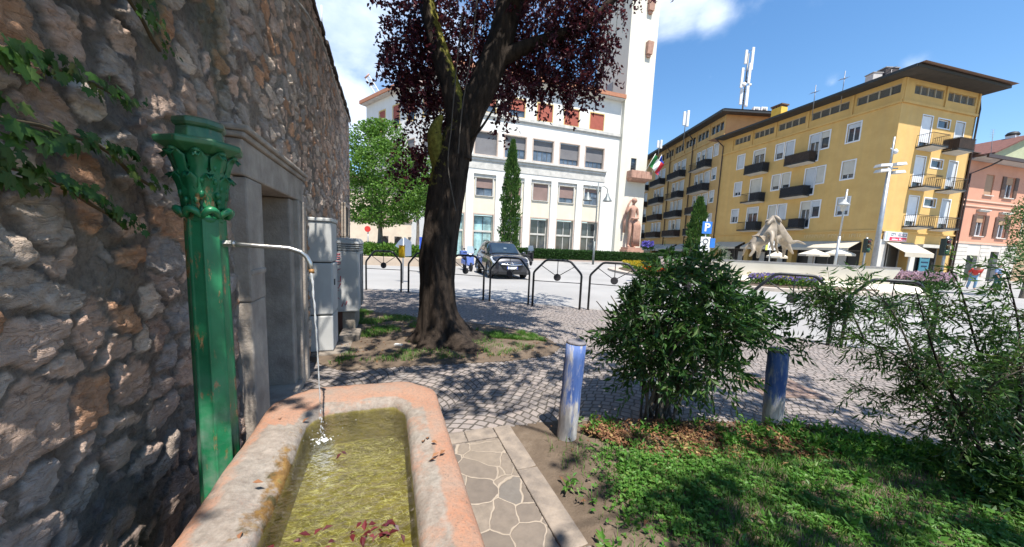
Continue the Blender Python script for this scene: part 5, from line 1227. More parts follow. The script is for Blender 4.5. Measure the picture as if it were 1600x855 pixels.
mb = MB(WR_); mb.hull([(26.5,TY-.003,11.9),(29.6,TY-.003,11.9),(29.5,TY-.9,12.0),(26.6,TY-.9,12.0)],[(26.3,TY-.003,12.3),(29.9,TY-.003,12.3),(29.9,TY-1.2,12.3),(26.3,TY-1.2,12.3)]); bl_ = obj('balcony', mb, M_PST, tw)
mb = MB(WR_); mb.box(26.3,29.9,TY-1.2,TY-1.08,12.31,13.35); mb.box(26.3,26.42,TY-1.07,TY-.003,12.31,13.35); mb.box(29.78,29.9,TY-1.07,TY-.003,12.31,13.35)
for k in range(5): x = 26.42+k*.83; mb.box(x-.05,x+.05,TY-1.25,TY-1.21,12.31,13.3)
obj('parapet', mb, M_PST, bl_)
for (px, py) in ((1013,78),(1016,10)):
    u_, z_ = WR_.uz(px, py, TY); mb = MB(WR_); mb.hull([(u_-.42,TY-.45,z_-.75),(u_+.42,TY-.45,z_-.75),(u_+.42,TY-.003,z_-.75),(u_-.42,TY-.003,z_-.75)],[(u_-.5,TY-.6,z_+.9),(u_+.5,TY-.6,z_+.9),(u_+.5,TY-.003,z_+.9),(u_-.5,TY-.003,z_+.9)]); br = obj('stone_bracket', mb, M_PST, tw)
    mb = MB(WR_); mb.box(u_-.28,u_+.28,TY-.3,TY-.003,z_-1.1,z_-.76); obj('foot', mb, M_PST, br)
mb = MB(TL); u_, z_ = TL.uz(952,143); mb.box(u_-.7,u_+.9,-.12,-.01,z_-.9,z_+1.0); obj('vent_grille', mb, flat('vent_grey', (.3,.3,.3)), tw)
# flags on the balcony
def flag(lbl, u, top_dx, cols, droop):
    b = WR_.pt(u, TY-1.15, 13.2); tp = b + WR_.d*top_dx - WR_.i*.8 + np.array([0,0,2.6]); t = thing('flag', lbl, 'flag', b, 'flags on the tower balcony')
    mb = MB(); mb.tube([b, tp], .04, 6); obj('pole', mb, flat('flag_pole', (.7,.7,.7), .4), t)
    n_ = len(cols)
    for k, c in enumerate(cols):
        mb = MB(); rows = []
        for i in range(7):
            f0 = (k+i/6)/n_; base = tp*(1-.05) + b*.05
            rows.append([tuple(base + (b-tp)*(.0+.55*v) + WR_.d*(f0*droop[0]) + np.array([0,0,-f0*droop[1]]) - WR_.i*(.12*math.sin(f0*9+v*4))) for v in np.linspace(0,1,7)])
        vs = [p for r_ in rows for p in r_]; mb.raw(vs, [(i*7+j,i*7+j+1,(i+1)*7+j+1,(i+1)*7+j) for i in range(6) for j in range(6)], True)
        obj('stripe' if n_ > 1 else 'cloth', mb, flat('flag_%d_%d' % (k, int(c[0]*99)), c, .8), t)
flag('green white and red flag hanging over the tower balcony', 28.6, 1.0, [(.03,.22,.06),(.75,.75,.73),(.55,.03,.04)], (1.7,1.3))
flag('plain blue flag at the right end of the tower balcony', 29.8, .9, [(.02,.07,.42)], (.55,1.1))
# rose stone statue of a draped man with one arm raised
def skin(name, pts, edges, radii, m, parent, root=0, sub=2):
    me = bpy.data.meshes.new(name); off = np.array(top_of(parent).location) if parent is not None else 0
    me.from_pydata([tuple(np.array(p)-off) for p in pts], edges, []); o = link(name, me, m, parent)
    md = o.modifiers.new('skin', 'SKIN'); md.use_smooth_shade = True
    for i, r_ in enumerate(radii):
        v = me.skin_vertices[0].data[i]; v.radius = (r_, r_) if not hasattr(r_, '__len__') else r_; v.use_root = (i == root)
    if sub: s = o.modifiers.new('sub', 'SUBSURF'); s.levels = sub; s.render_levels = sub
    return o
st = thing('statue', 'rose stone statue of a draped man raising one arm, at the foot of the tower', 'statue', WR_.pt(27.5,-1.6,0))
mb = MB(WR_); mb.box(26.1,29.0,-2.5,TY-.004,-.1,1.75); mb.box(26.3,28.8,-2.3,TY-.005,1.75,2.1); obj('pedestal', mb, M_PST, st, .03)
sc_ = 7.3
def SP(x, y, z): return WR_.pt(27.3+x*.86*sc_, -1.45+y*sc_, 2.05+z*sc_)
bp = [SP(0,0,.53),SP(0,0,.62),SP(0,0,.74),SP(0,0,.81),SP(0,0,.86),SP(.01,-.01,.94),SP(-.11,0,.80),SP(-.20,-.02,.70),SP(-.17,-.04,.86),SP(-.10,-.04,.96),SP(.11,0,.80),SP(.15,.0,.66),SP(.07,-.08,.56),SP(-.055,0,.50),SP(-.07,-.03,.28),SP(-.07,.0,.04),SP(-.08,-.08,.01),SP(.055,0,.50),SP(.06,0,.28),SP(.06,.01,.04),SP(.08,-.07,.01)]
be = [(0,1),(1,2),(2,3),(3,4),(4,5),(3,6),(6,7),(7,8),(8,9),(3,10),(10,11),(11,12),(0,13),(13,14),(14,15),(15,16),(0,17),(17,18),(18,19),(19,20)]
brr = [x*sc_*.72 for x in (.085,.075,.095,.075,.035,.055,.045,.034,.026,.022,.045,.034,.024,.06,.045,.03,.025,.06,.045,.03,.025)]
skin('body', bp, be, brr, M_PST, st)
mb = MB(); 
for k in range(7):
    x = .02+.028*k; mb.tube([SP(x-.02,-.05,.60-.01*k),SP(x,-.06,.42),SP(x+.012,-.045+.01*(k%2),.2),SP(x+.02,-.04,.03)], [.014*sc_,.019*sc_,.02*sc_,.019*sc_], 8)
mb.tube([SP(-.08,-.05,.60),SP(0,-.095,.585),SP(.1,-.06,.60),SP(.16,.0,.66)], [.014*sc_,.022*sc_,.024*sc_,.02*sc_], 8)
for k in range(4): mb.tube([SP(-.10-.012*k,.04,.82),SP(-.15-.012*k,.06,.6),SP(-.15-.006*k,.05,.3)], [.014*sc_,.02*sc_,.016*sc_], 8)
obj('drapery', mb, M_PST, st)
mb = MB(); c = SP(.01,-.012,.955); mb.blob(c, (.058*sc_,.062*sc_,.055*sc_), 12, 9, .06); obj('hair', mb, M_PST, st)

# ------------------------------------------------------------------ pink house, green house behind, ochre house
M_PINK = mat('salmon_render', (.58,.285,.19), (.52,.25,.165), .8, .88, .05, 10, streak=.15, dirt=(.45,.24,.17))
M_RUST = mat('pale_rusticated', (.60,.56,.50), (.52,.48,.43), 1.5, .85, .1)
pk = thing('pink_house', 'salmon pink house with brown shutters and pale rusticated ground floor', 'house', YE.pt(10.5,0,0))
pw = [(13.45,14.75,8.6,10.6),(16.6,18.0,8.55,10.6),(13.1,14.4,4.5,6.6),(16.7,18.0,4.45,6.55)]
mb = MB(YE); wall(mb, 10.45, 20.6, 3.68, 11.7, pw, .02, .2); obj('wall', mb, M_PINK, pk)
mb = MB(YE); wall(mb, 10.45, 20.6, -.15, 3.66, [(12.75,14.45,-.1,2.5,.4),(16.4,17.8,-.1,3.0,.4)], 0, .4); gb = obj('ground_floor', mb, M_RUST, pk)
mb = MB(YE)
for k in range(8): z = .35+k*.42; [mb.box(a,b,-.028,-.002,z,z+.37) for a,b in ((10.47,12.6),(14.6,16.25),(17.95,20.58))]
obj('rustication', mb, M_RUST, pk)
mb = MB(YE); mb.box(10.46,20.6,-.08,.02,3.66,3.85); mb.box(10.46,20.6,-.06,.02,7.35,7.5); mb.box(10.46,20.6,-.06,.02,7.85,8.0); obj('string_course', mb, mat('salmon_pale', (.66,.42,.31), (.6,.38,.28), 1, .85), pk)
M_SHUT = flat('brown_shutter', (.13,.075,.055), .7)
for i,(a,b,c,d) in enumerate(pw):
    w_ = window(pk, YE, a, b, c, d, .2, .07, M_WHITE, M_GLASS, 1, 0, .98 if i == 0 else .35, mat('tan_blind', (.38,.24,.15), (.34,.21,.13), 1, .8), 0, None, M_RUST, .02)
    if i: 
        for s_ in (0,1):
            mb = MB(YE); x0 = a-.62 if s_ == 0 else b+.04; mb.box(x0,x0+.58,-.05,-.01,c,d)
            for k in range(14): mb.box(x0+.06,x0+.52,-.065,-.05,c+.08+k*(d-c-.15)/14,c+.08+(k+.6)*(d-c-.15)/14)
            obj('shutter', mb, M_SHUT, w_)
    if i > 1: mb = MB(YE); mb.box(a-.15,b+.15,-.18,.01,d+.30,d+.42); mb.box(a-.25,b+.25,-.26,.01,d+.43,d+.52); obj('hood', mb, M_RUST, w_)
for a,b,d in ((12.75,14.45,2.5),(16.4,17.8,3.0)): mb = MB(YE); mb.box(a,b,.32,.4,-.1,d); obj('door', mb, flat('dark_shop_door', (.045,.05,.045), .5), pk)
mb = MB(YE); mb.box(10.46,21.3,-1.0,.3,11.72,11.85); obj('eaves', mb, mat('pale_soffit', (.5,.48,.46), (.42,.4,.38), 2, .8), pk)
mb = MB(YE); mb.box(10.46,21.4,-1.16,-1.01,11.70,12.02); obj('gutter', mb, M_PIPE, pk)
mb = MB(YE); mb.hull([(10.46,-1.0,11.86),(21.3,-1.0,11.86),(21.3,9,11.86),(10.46,9,11.86)],[(10.46,-.8,12.0),(21.3,-.8,12.0),(21.3,4.5,13.9),(10.46,4.5,13.9)]); rf = obj('roof', mb, mat('dark_roof_tiles', (.13,.075,.06), (.08,.05,.04), 3, .9, .4, 20), pk)
mb = MB(YE); mb.box(11.6,13.3,.8,1.7,12.1,12.75); mb.box(11.45,13.45,.65,1.85,12.76,12.84); mb.tube([(11.4,1.2,12.95),(13.5,1.2,12.95)], .16, 8); obj('chimney', mb, flat('tiled_chimney', (.10,.07,.06), .8), rf)
mb = MB(YE); mb.tube([(13.0,-1.05,11.8),(12.3,-.6,11.2),(10.75,-.08,10.4),(10.7,-.08,0)], .07, 8); obj('downpipe', mb, M_PIPE, pk)
mb = MB(YE); mb.box(20.4,20.6,.3,9,-.1,11.7); mb.box(10.46,20.4,8.8,9,-.1,11.7); obj('back_wall', mb, M_PINK, pk)
gh = thing('green_house', 'pale green gabled house rising behind the pink house roof', 'house', YE.pt(15,12,0))
M_GRN = mat('sage_render', (.40,.42,.27), (.35,.37,.235), 1, .88)
y_ = 12.0; g0 = YE.uz(1550,234,y_); g1 = YE.uz(1590,217,y_)
um, zm = g1[0]+2.2, g1[1]+.6; ul = g0[0]; zl = g0[1]-.4; ur = um+(um-ul)
mb = MB(YE); mb.face([(ul,y_,0),(ur,y_,0),(ur,y_,zl),(um,y_,zm),(ul,y_,zl)]); mb.face([(ur,y_,0),(ur,y_+10,0),(ur,y_+10,zl),(ur,y_,zl)]); mb.face([(ul,y_+10,0),(ul,y_,0),(ul,y_,zl),(ul,y_+10,zl)]); obj('wall', mb, M_GRN, gh)
mb = MB(YE)
for a, b in (((ul-.8,zl-.45),(um,zm)),((um,zm),(ur+.8,zl-.45))):
    mb.hull([(a[0],y_-.7,a[1]+.02),(b[0],y_-.7,b[1]+.02),(b[0],y_+10,b[1]+.02),(a[0],y_+10,a[1]+.02)],[(a[0],y_-.7,a[1]+.25),(b[0],y_-.7,b[1]+.25),(b[0],y_+10,b[1]+.25),(a[0],y_+10,a[1]+.25)])
rf = obj('roof', mb, mat('red_brown_tiles', (.16,.065,.05), (.10,.045,.035), 3, .9, .4, 20), gh)
mb = MB(YE); u_, z_ = YE.uz(1590,212,y_+1); mb.box(u_-.5,u_+.5,y_+1,y_+2,z_-2.6,z_+.1); ck = obj('chimney', mb, M_WHITE, rf)
mb = MB(YE); mb.lathe((u_,y_+1.5,z_), [(.7,.12),(.75,.3),(.55,.62),(.2,.75)], 12); obj('chimney_cowl', mb, flat('black_cowl', (.03,.03,.03)), rf)
u_, z_ = YE.uz(1551,232,8); b = YE.pt(u_,8,z_)
t = thing('roof_aerial', 'tall thin aerial standing between the pink house chimney and the green gable', 'aerial', b, 'television aerials on the yellow roof'); mb = MB(); u2, z2 = YE.uz(1552,203,8); mb.tube([b-np.array([0,0,1.5]), YE.pt(u2,8,z2)], .03, 6); obj('pole', mb, flat('aerial_grey2', (.25,.25,.26)), t)
mb = MB(); p2_ = YE.pt(u2,8,z2); [mb.tube([p2_+np.array([-.3,0,-.3*k]), p2_+np.array([.3,0,-.3*k])], .015, 4) for k in range(4)]; obj('crossbar', mb, flat('aerial_grey3', (.25,.25,.26)), t)
oc = thing('ochre_house', 'brownish ochre house at the far right behind the trees', 'house', YE.pt(21,1.5,0))
mb = MB(YE); wall(mb, 20.7, 34, -.15, 9.2, [(22.5,23.8,5.2,7.2),(26,27.3,5.2,7.2),(22.4,23.9,-.1,2.6)], 1.2, .2); obj('wall', mb, mat('ochre_brown', (.42,.30,.19), (.36,.25,.16), 1, .9), oc)
for a,b in ((22.5,23.8),(26,27.3)): window(oc, YE, a, b, 5.2, 7.2, .18, .07, M_WHITE, M_GLASS, 1, 0, .4, M_BLIND, .1, M_RUST, None, 1.2)
mb = MB(YE); mb.box(22.4,23.9,1.5,1.58,-.1,2.6); obj('door', mb, M_SHUT, oc)
mb = MB(YE); mb.hull([(20.7,.4,9.2),(34.4,.4,9.2),(34.4,11,9.2),(20.7,11,9.2)],[(20.7,.6,9.4),(34.2,.6,9.4),(34.2,6,11.4),(20.7,6,11.4)]); obj('roof', mb, M_ROOF, oc)

# ------------------------------------------------------------------ low houses and crane seen under the left tree
LF = Fr(atd(640,380,50)[:2], (.93,.36))
bh = thing('beige_house', 'beige building with small arched openings under the left tree', 'house', LF.pt(-6,0,0))
ar = []
mb = MB(LF); us = [LF.uz(px,388)[0] for px in (601,622,643)]
wall(mb, -13, 3.2, -.2, 4.6, [(u-.5,u+.5,.2,2.2,.5) for u in us]+[(.4,1.9,4.61,4.62)], 0, .5); wall(mb, -9, 3.2, 4.6, 9.5, [(LF.uz(640,350)[0]-.7,LF.uz(640,350)[0]+.7,5.0,8.0,.4)], .4, .4); obj('wall', mb, mat('beige_plaster', (.56,.47,.36), (.48,.40,.31), 1.2, .9), bh)
for u in us: mb = MB(LF); mb.face([(u-.5,.45,0),(u+.5,.45,0),(u+.5,.45,2.2),(u-.5,.45,2.2)]); mb.face([(u-.5,-.01,1.6),(u-.5,-.01,2.2),(u-.1,-.01,2.2)][::-1]); mb.face([(u+.5,-.01,1.6),(u+.5,-.01,2.2),(u+.1,-.01,2.2)]); obj('arched_opening', mb, flat('opening_dark', (.05,.045,.04)), bh)
u = LF.uz(640,350)[0]; mb = MB(LF); mb.face([(u-.7,.75,5),(u+.7,.75,5),(u+.7,.75,8),(u-.7,.75,8)]); obj('arched_window', mb, flat('arch_green', (.05,.08,.05)), bh)
mb = MB(LF); mb.box(-13,3.2,-.25,.02,4.45,4.75); obj('cornice', mb, flat('beige_cornice', (.38,.27,.2)), bh)
mb = MB(LF); mb.hull([(-13.2,-.3,9.5),(3.3,-.3,9.5),(3.3,8,9.5),(-13.2,8,9.5)],[(-13.2,0,9.7),(3.3,0,9.7),(3.3,5,11),(-13.2,5,11)]); obj('roof', mb, M_ROOF, bh)
yh = thing('yellow_house', 'bright yellow house glimpsed under the left tree beside the stone wall', 'house', LF.pt(-18,3,0))
mb = MB(LF); wall(mb, -30, -10.8, -.2, 7.5, [(-16,-14.6,3.5,5.5),(-20,-18.6,3.5,5.5)], 3, .2); obj('wall', mb, mat('bright_yellow', (.70,.50,.09), (.62,.44,.08), 1, .9), yh)
for a in (-16,-20): window(yh, LF, a, a+1.4, 3.5, 5.5, .18, .07, M_WHITE, M_GLASS, 1, 0, .3, M_BLIND, .1, M_WHITE, None, 3)
mb = MB(LF); wall(mb, -30, -10.8, -.2, 1.9, [], 2.8, .2); obj('plinth', mb, flat('grey_plinth', (.45,.45,.47)), yh)
mb = MB(LF); mb.hull([(-30,2.4,7.5),(-10.6,2.4,7.5),(-10.6,10,7.5),(-30,10,7.5)],[(-30,2.6,7.7),(-10.8,2.6,7.7),(-10.8,7,9),(-30,7,9)]); obj('roof', mb, M_ROOF, yh)
cr0 = atd(594,152,95); cr1 = atd(574,120,95); t = thing('construction_crane', 'white lattice crane jib leaning above the town hall roof', 'crane', (cr0[0],cr0[1],0))
mb = MB(); ax = (cr1-cr0)/np.linalg.norm(cr1-cr0); sd = np.array([ax[2],0,-ax[0]]); e0 = cr0-ax*22; n_ = 22
for s in (-1,1): mb.tube([e0+sd*.65*s, cr1+sd*.55*s], .11, 5)
L_ = np.linalg.norm(cr1-e0)
for k in range(n_): a = e0+ax*L_*k/n_; b = e0+ax*L_*(k+1)/n_; s = 1 if k % 2 else -1; mb.tube([a+sd*.6*s, b-sd*.6*s], .07, 4)
obj('jib', mb, flat('crane_white', (.62,.62,.64)), t)
mb = MB(); mb.tube([cr1-sd*.8, cr1+sd*.8+ax*.3], .22, 6); obj('jib_head', mb, flat('crane_rust', (.45,.25,.2)), t)
# ================================================================== roundabout island, fountain, horses
M_ISL = mat('island_stone', (.44,.38,.32), (.36,.31,.26), 2, .85, .2)
ISL = [(7.9,29),(7.2,24.5),(7.6,20.2),(9.2,17.0),(11.4,15.1),(14,14.6),(16.6,15.0),(20,16.6),(22.9,18.7),(24.5,23),(21,30),(12,33)]
def smooth_poly(p, n=2):
    p = np.array(p, float)
    for _ in range(n): a = .75*p+.25*np.roll(p,-1,0); b = .25*p+.75*np.roll(p,-1,0); p = np.stack([a,b],1).reshape(-1,2)
    return p
sp_ = smooth_poly(ISL); mb = MB(); mb.prism([tuple(q) for q in sp_], -.16, .05); struct('island_kerb', mb, M_ISL)
cen = sp_.mean(0); mb = MB(); mb.prism([tuple(cen+(q-cen)*.9) for q in sp_], .0, .10); struct('flower_soil', mb, M_SOIL)
ft = thing('fountain_basin', 'long pale stone fountain basin with flared side under the horse sculpture', 'fountain', (14.6,20.5,0))
A_ = np.array((18.75,16.5)); B_ = np.array((9.2,21.6)); dv = (B_-A_)/np.linalg.norm(B_-A_); nv = np.array((dv[1],-dv[0])); nv = nv if nv@np.array((1,1)) > 0 else -nv
M_BAS = mat('pale_basin_stone', (.68,.63,.53), (.60,.55,.45), 1.2, .8, .2, 14, streak=.2, dirt=(.42,.37,.28))
L_ = np.linalg.norm(B_-A_)
def q2(s, w, z): p = A_+dv*s+nv*w; return (p[0],p[1],z)
mb = MB(); W0 = 6.5
bot = [q2(.42,.10,0.02),q2(L_-.3,.10,.02),q2(L_-.3,W0-.3,.02),q2(.42,W0-.3,.02)]; top = [q2(0,0,1.04),q2(L_,0,1.04),q2(L_,W0,1.04),q2(0,W0,1.04)]
t2 = [q2(0,0,1.12),q2(L_,0,1.12),q2(L_,W0,1.12),q2(0,W0,1.12)]; t3 = [q2(.4,.4,1.12),q2(L_-.4,.4,1.12),q2(L_-.4,W0-.4,1.12),q2(.4,W0-.4,1.12)]; t4 = [(a,b,.9) for a,b,c in t3]
vs = bot+top+t2+t3+t4; fs = [(i*4+k, i*4+(k+1)%4, (i+1)*4+(k+1)%4, (i+1)*4+k) for i in range(4) for k in range(4)] + [(16,17,18,19)]
mb.raw(vs, fs); obj('basin', mb, M_BAS, ft)
mb = MB(); mb.hull([q2(-.9,-.9,-.0),q2(L_+.8,-.9,0),q2(L_+.8,1.2,0),q2(-.9,1.2,0)],[q2(-.6,-.6,.32),q2(L_+.5,-.6,.32),q2(L_+.5,1.2,.32),q2(-.6,1.2,.32)]); obj('step', mb, M_BAS, ft)
mb = MB(); mb.hull([q2(-.02,-.02,1.123),q2(L_,-.02,1.123),q2(L_,.42,1.123),q2(-.02,.42,1.123)],[q2(-.02,-.02,1.19),q2(L_,-.02,1.19),q2(L_,.42,1.19),q2(-.02,.42,1.19)]); obj('rim', mb, mat('dark_rim', (.30,.29,.28), (.2,.195,.19), 2, .7), ft)
# rearing horses
M_HORSE = mat('pale_bronze', (.33,.27,.20), (.20,.165,.125), 2.2, .5, .15, 10)
def HP(px, py, dep=20.5): return atd(1207+(px-1207)*.88, 403+(py-403)*.96, dep)
hs = thing('horse_sculpture', 'pale sculpture of two rearing horses with crossed necks on the fountain', 'sculpture', HP(1205,400))
# left horse rears to the right, right horse crosses behind it
P1 = [HP(1180,377),HP(1192,368),HP(1201,359,20.3),HP(1206,347,20.3),HP(1209,338,20.2),HP(1203,343,20.0),HP(1198,349,19.9),HP(1171,383),HP(1174,391,20.2),HP(1166,401,20.2),HP(1183,392,21),HP(1180,404,21),HP(1207,366,19.9),HP(1205,379,19.7),HP(1208,392,19.8),HP(1212,371,20.6),HP(1216,381,20.6),HP(1168,379,20.6),HP(1158,388,20.7),HP(1154,400,20.8),HP(1207,334,20.3)]
E1 = [(0,1),(1,2),(2,3),(3,4),(4,5),(5,6),(0,7),(7,8),(8,9),(0,10),(10,11),(2,12),(12,13),(13,14),(2,15),(15,16),(0,17),(17,18),(18,19),(4,20)]
R1 = [.36,.36,.34,.22,.15,.12,.07,.20,.10,.07,.13,.07,.13,.09,.05,.11,.06,.09,.08,.03,.03]
skin('body', P1, E1, R1, M_HORSE, hs, 1)
P2 = [HP(1231,375,21.2),HP(1222,364,21.1),HP(1215,352,21),HP(1211,341,21),HP(1212,335,21),HP(1218,340,20.8),HP(1223,345,20.7),HP(1240,378,21.3),HP(1252,376,21.3),HP(1266,381,21.3),HP(1236,386,21),HP(1244,397,21),HP(1228,387,21.4),HP(1226,402,21.4),HP(1215,372,20.8),HP(1213,385,20.8),HP(1217,396,20.9)]
E2 = [(0,1),(1,2),(2,3),(3,4),(4,5),(5,6),(0,7),(7,8),(8,9),(0,10),(10,11),(0,12),(12,13),(1,14),(14,15),(15,16)]
R2 = [.33,.33,.30,.19,.13,.11,.06,.13,.09,.03,.12,.05,.12,.06,.12,.08,.05]
skin('body', P2, E2, R2, M_HORSE, hs, 1)
mb = MB()
for k in range(9): f = k/8; a = HP(1206+1*f-4*(1-f), 341+22*f, 20.5); mb.tube([a, a+np.array([-.14,.1,-.05]), a+np.array([-.18,.1,-.22])], [.07,.06,.02], 6)
obj('mane', mb, M_HORSE, hs)

# ================================================================== vegetation
M_PLUM = leafmat('plum_leaf', (.034,.009,.016), (.085,.018,.034), .34, .42, (.14,.03,.045), .4)
M_GRN_A = leafmat('maple_leaf', (.045,.11,.016), (.12,.24,.035), .4, .5, (.16,.28,.06))
M_CYP = leafmat('cypress_leaf', (.025,.07,.014), (.06,.13,.022), .2, .6, (.09,.16,.03))
M_HED = leafmat('hedge_leaf', (.014,.045,.010), (.035,.09,.018), .2, .5, (.05,.12,.03))
M_NAN = leafmat('nandina_leaf', (.022,.064,.017), (.055,.13,.032), .36, .4, (.10,.17,.04), .35)
M_FEA = leafmat('feathery_leaf', (.03,.08,.018), (.07,.15,.035), .36, .42, (.13,.19,.06), .35)
M_WEED = leafmat('weed_leaf', (.05,.15,.022), (.11,.25,.042), .35, .45, (.14,.22,.05))
M_GRASS = leafmat('grass_blade', (.045,.135,.017), (.095,.22,.035), .35, .5, (.15,.20,.05))
M_LIT = leafmat('leaf_litter', (.085,.035,.018), (.22,.11,.055), .1, .8, (.32,.24,.10))
def m_bark(name, c1, c2, moss=0.0):
    t = NT(name); p = t.pos(); mp = t.n('ShaderNodeMapping'); mp.inputs['Scale'].default_value = (1,1,.28); t.l(p, mp.inputs[0])
    w = t.noise(mp.outputs[0], 16, 8, .7, .4); c = t.ramp(w, [(.35, c1), (.68, c2)])
    if moss:
        at = t.n('ShaderNodeAttribute', attribute_name='tint'); s_ = t.n('ShaderNodeSeparateColor'); t.l(at.outputs['Color'], s_.inputs[0])
        f = t.ramp(t.math('ADD', s_.outputs[0], t.math('MULTIPLY', t.math('SUBTRACT', t.noise(p, 18, 5), .5), 1.4)), [(.42, 0.0), (.62, 1.0)])
        c = t.mix(t.math('MULTIPLY', f, moss), c, t.ramp(t.noise(p, 30, 4), [(.35, (.12,.11,.02)), (.65, (.27,.25,.05))]))
    return t.done(c, .9, t.bump(w, 1.0, .03), 0, .2)
M_BARK = m_bark('plum_bark', (.013,.0095,.0075), (.056,.041,.031), .9)
M_BARK2 = m_bark('grey_bark', (.09,.075,.06), (.22,.19,.15))

def limb(name, pts, rad, parent, m, n=40, seg=14, rough=.10, moss=None, flare=0.0):
    """a limb as one bark surface with ridges; moss(z, angle) -> 0..1"""
    P = np.array(pts, float); Rr = np.array(rad, float); tt = np.linspace(0, len(P)-1, (len(P)-1)*seg+1)
    def cat(A):
        out = []
        for x in tt:
            i = min(int(x), len(A)-2); f = x-i; a = A[max(i-1,0)]; b = A[i]; c = A[i+1]; d = A[min(i+2,len(A)-1)]
            out.append(.5*((2*b)+(-a+c)*f+(2*a-5*b+4*c-d)*f*f+(-a+3*b-3*c+d)*f**3))
        return np.array(out)
    Cn = cat(P); Rn = cat(Rr[:,None])[:,0]; T = np.gradient(Cn, axis=0); T /= np.linalg.norm(T, axis=1, keepdims=True)
    up = np.array([0,1.0,0]) if abs(T[0][1]) < .9 else np.array([1.0,0,0]); V = []; K = []
    arc = np.concatenate([[0], np.cumsum(np.linalg.norm(np.diff(Cn, axis=0), axis=1))])
    for i in range(len(Cn)):
        a = np.cross(up, T[i]); a /= np.linalg.norm(a); b = np.cross(T[i], a); up = b
        th = np.linspace(0, 2*math.pi, n, endpoint=False)
        cx, cy = np.cos(th)*2.2, np.sin(th)*2.2
        rid = fbm(cx*2.2+arc[i]*.55, cy*2.2+arc[i]*1.1+7, 31, 4)-.5; big = fbm(cx*.8+arc[i]*.9, cy*.8+arc[i]*.9+50, 37, 3)-.5
        r_ = Rn[i]*(1+rough*2.2*rid+rough*1.6*big)
        if flare: r_ = r_*(1+flare*math.exp(-Cn[i][2]/.16)*(.5+.9*np.abs(np.sin(th*3+.6))))
        V.append(Cn[i]+np.cos(th)[:,None]*a*r_[:,None]+np.sin(th)[:,None]*b*r_[:,None])
        nx = np.cos(th)[:,None]*a+np.sin(th)[:,None]*b
        K.append(np.stack([moss(Cn[i], nx) if moss else np.zeros(n), np.zeros(n), np.zeros(n), np.ones(n)], 1))
    V = np.concatenate(V); m_ = len(Cn); k = np.arange(n)
    Q = np.concatenate([np.stack([i*n+k, i*n+(k+1)%n, (i+1)*n+(k+1)%n, (i+1)*n+k], 1) for i in range(m_-1)])
    return qmesh(name, V, Q, m, parent, True, np.concatenate(K))
def leafset(P, A, L, W, name, m, parent=None, fold=.2, curl=.15, up=None):
    V, F = leaves(P, A, L, W, fold, curl, up); return qmesh(name, V, F, m, parent)
def crown(name, clumps, per, L, Wd, m, parent, droop=.5, shell=.35):
    P = cluster(clumps, per, shell); n_ = len(P); A = rand_dirs(n_); A[:,2] -= droop; A /= np.linalg.norm(A, axis=1, keepdims=True)
    return leafset(P, A, rng.uniform(L*.65, L*1.2, n_), rng.uniform(Wd*.7, Wd*1.15, n_), name, m, parent)

# ------------------------------------------------------------------ the purple plum tree
pt = thing('plum_tree', 'big dark plum tree with purple leaves and a mossy forked trunk', 'tree', (-.93,4.78,0))
mo_l = lambda p, nx: np.clip(.15+.75*nx[:,0]*1.0+.35*nx[:,2]-.25*nx[:,1]*0, 0, 1)*.95*(3.0 < p[2] < 4.6)
mo_t = lambda p, nx: np.clip(-nx[:,0]*.9-nx[:,1]*.35, 0, 1)*.55*(2.1 < p[2] < 3.0)
limb('trunk', [(-.97,4.78,-.1),(-1.0,4.78,.16),(-1.04,4.76,.5),(-1.05,4.75,1.2),(-.95,4.75,2.1),(-.84,4.76,2.7),(-.65,4.78,3.2),(-.46,4.8,3.6),(-.24,4.85,4.3),(-.10,4.9,5.2),(.05,5.0,6.6)], [.35,.30,.255,.24,.245,.23,.185,.175,.155,.13,.07], pt, M_BARK, 64, 16, .13, mo_t, .75)
limb('limb', [(-.80,4.76,2.55),(-.80,4.74,3.0),(-.90,4.72,3.4),(-1.02,4.70,3.75),(-1.17,4.68,4.2),(-1.33,4.66,4.75),(-1.7,4.6,5.8)], [.19,.165,.135,.125,.105,.09,.05], pt, M_BARK, 36, 12, .12, mo_l)
limb('limb', [(-.95,4.72,2.35),(-1.06,4.66,2.62),(-1.08,4.60,2.85),(-1.0,4.6,3.05)], [.16,.12,.085,.03], pt, M_BARK, 28, 10, .12, lambda p, nx: np.full(len(nx), .75))
limb('limb', [(-.34,4.82,3.85),(-.02,4.82,4.0),(.45,4.8,4.17),(.8,4.75,4.28),(1.15,4.7,4.6),(1.7,4.6,5.3)], [.11,.09,.075,.06,.045,.02], pt, M_BARK, 24, 10, .12)
limb('limb', [(-.26,4.84,4.2),(-.3,5.2,4.9),(-.6,6.0,5.8),(-.8,6.8,6.6)], [.13,.11,.08,.04], pt, M_BARK, 20, 8, .1)
limb('limb', [(-.16,4.86,4.5),(.2,4.3,5.1),(.8,3.7,5.9)], [.12,.09,.04], pt, M_BARK, 20, 8, .1)
limb('twig', [tuple(atd(733,222,4.7)),tuple(atd(752,200,4.6)),tuple(atd(770,172,4.55)),tuple(atd(782,150,4.5))], [.022,.018,.012,.006], pt, M_BARK, 8, 6, .05)
for px in ([(722,20),(712,120),(705,200),(700,260),(712,330)],[(745,0),(735,90),(722,170),(716,240)]): limb('ivy_stem', [tuple(atd(x,y,4.42)) for x,y in px], [.008]*len(px), pt, flat('grey_ivy_stem', (.10,.085,.07), .85) if px[0][0]==722 else bpy.data.materials['grey_ivy_stem'], 6, 6, .1)
cl = []
def C_(px, py, d, rx, ry, w=1.0): c = atd(px, py, d); k = d/530.0*1.03; cl.append((tuple(c), (rx*k, rx*k*.9, ry*k), w))
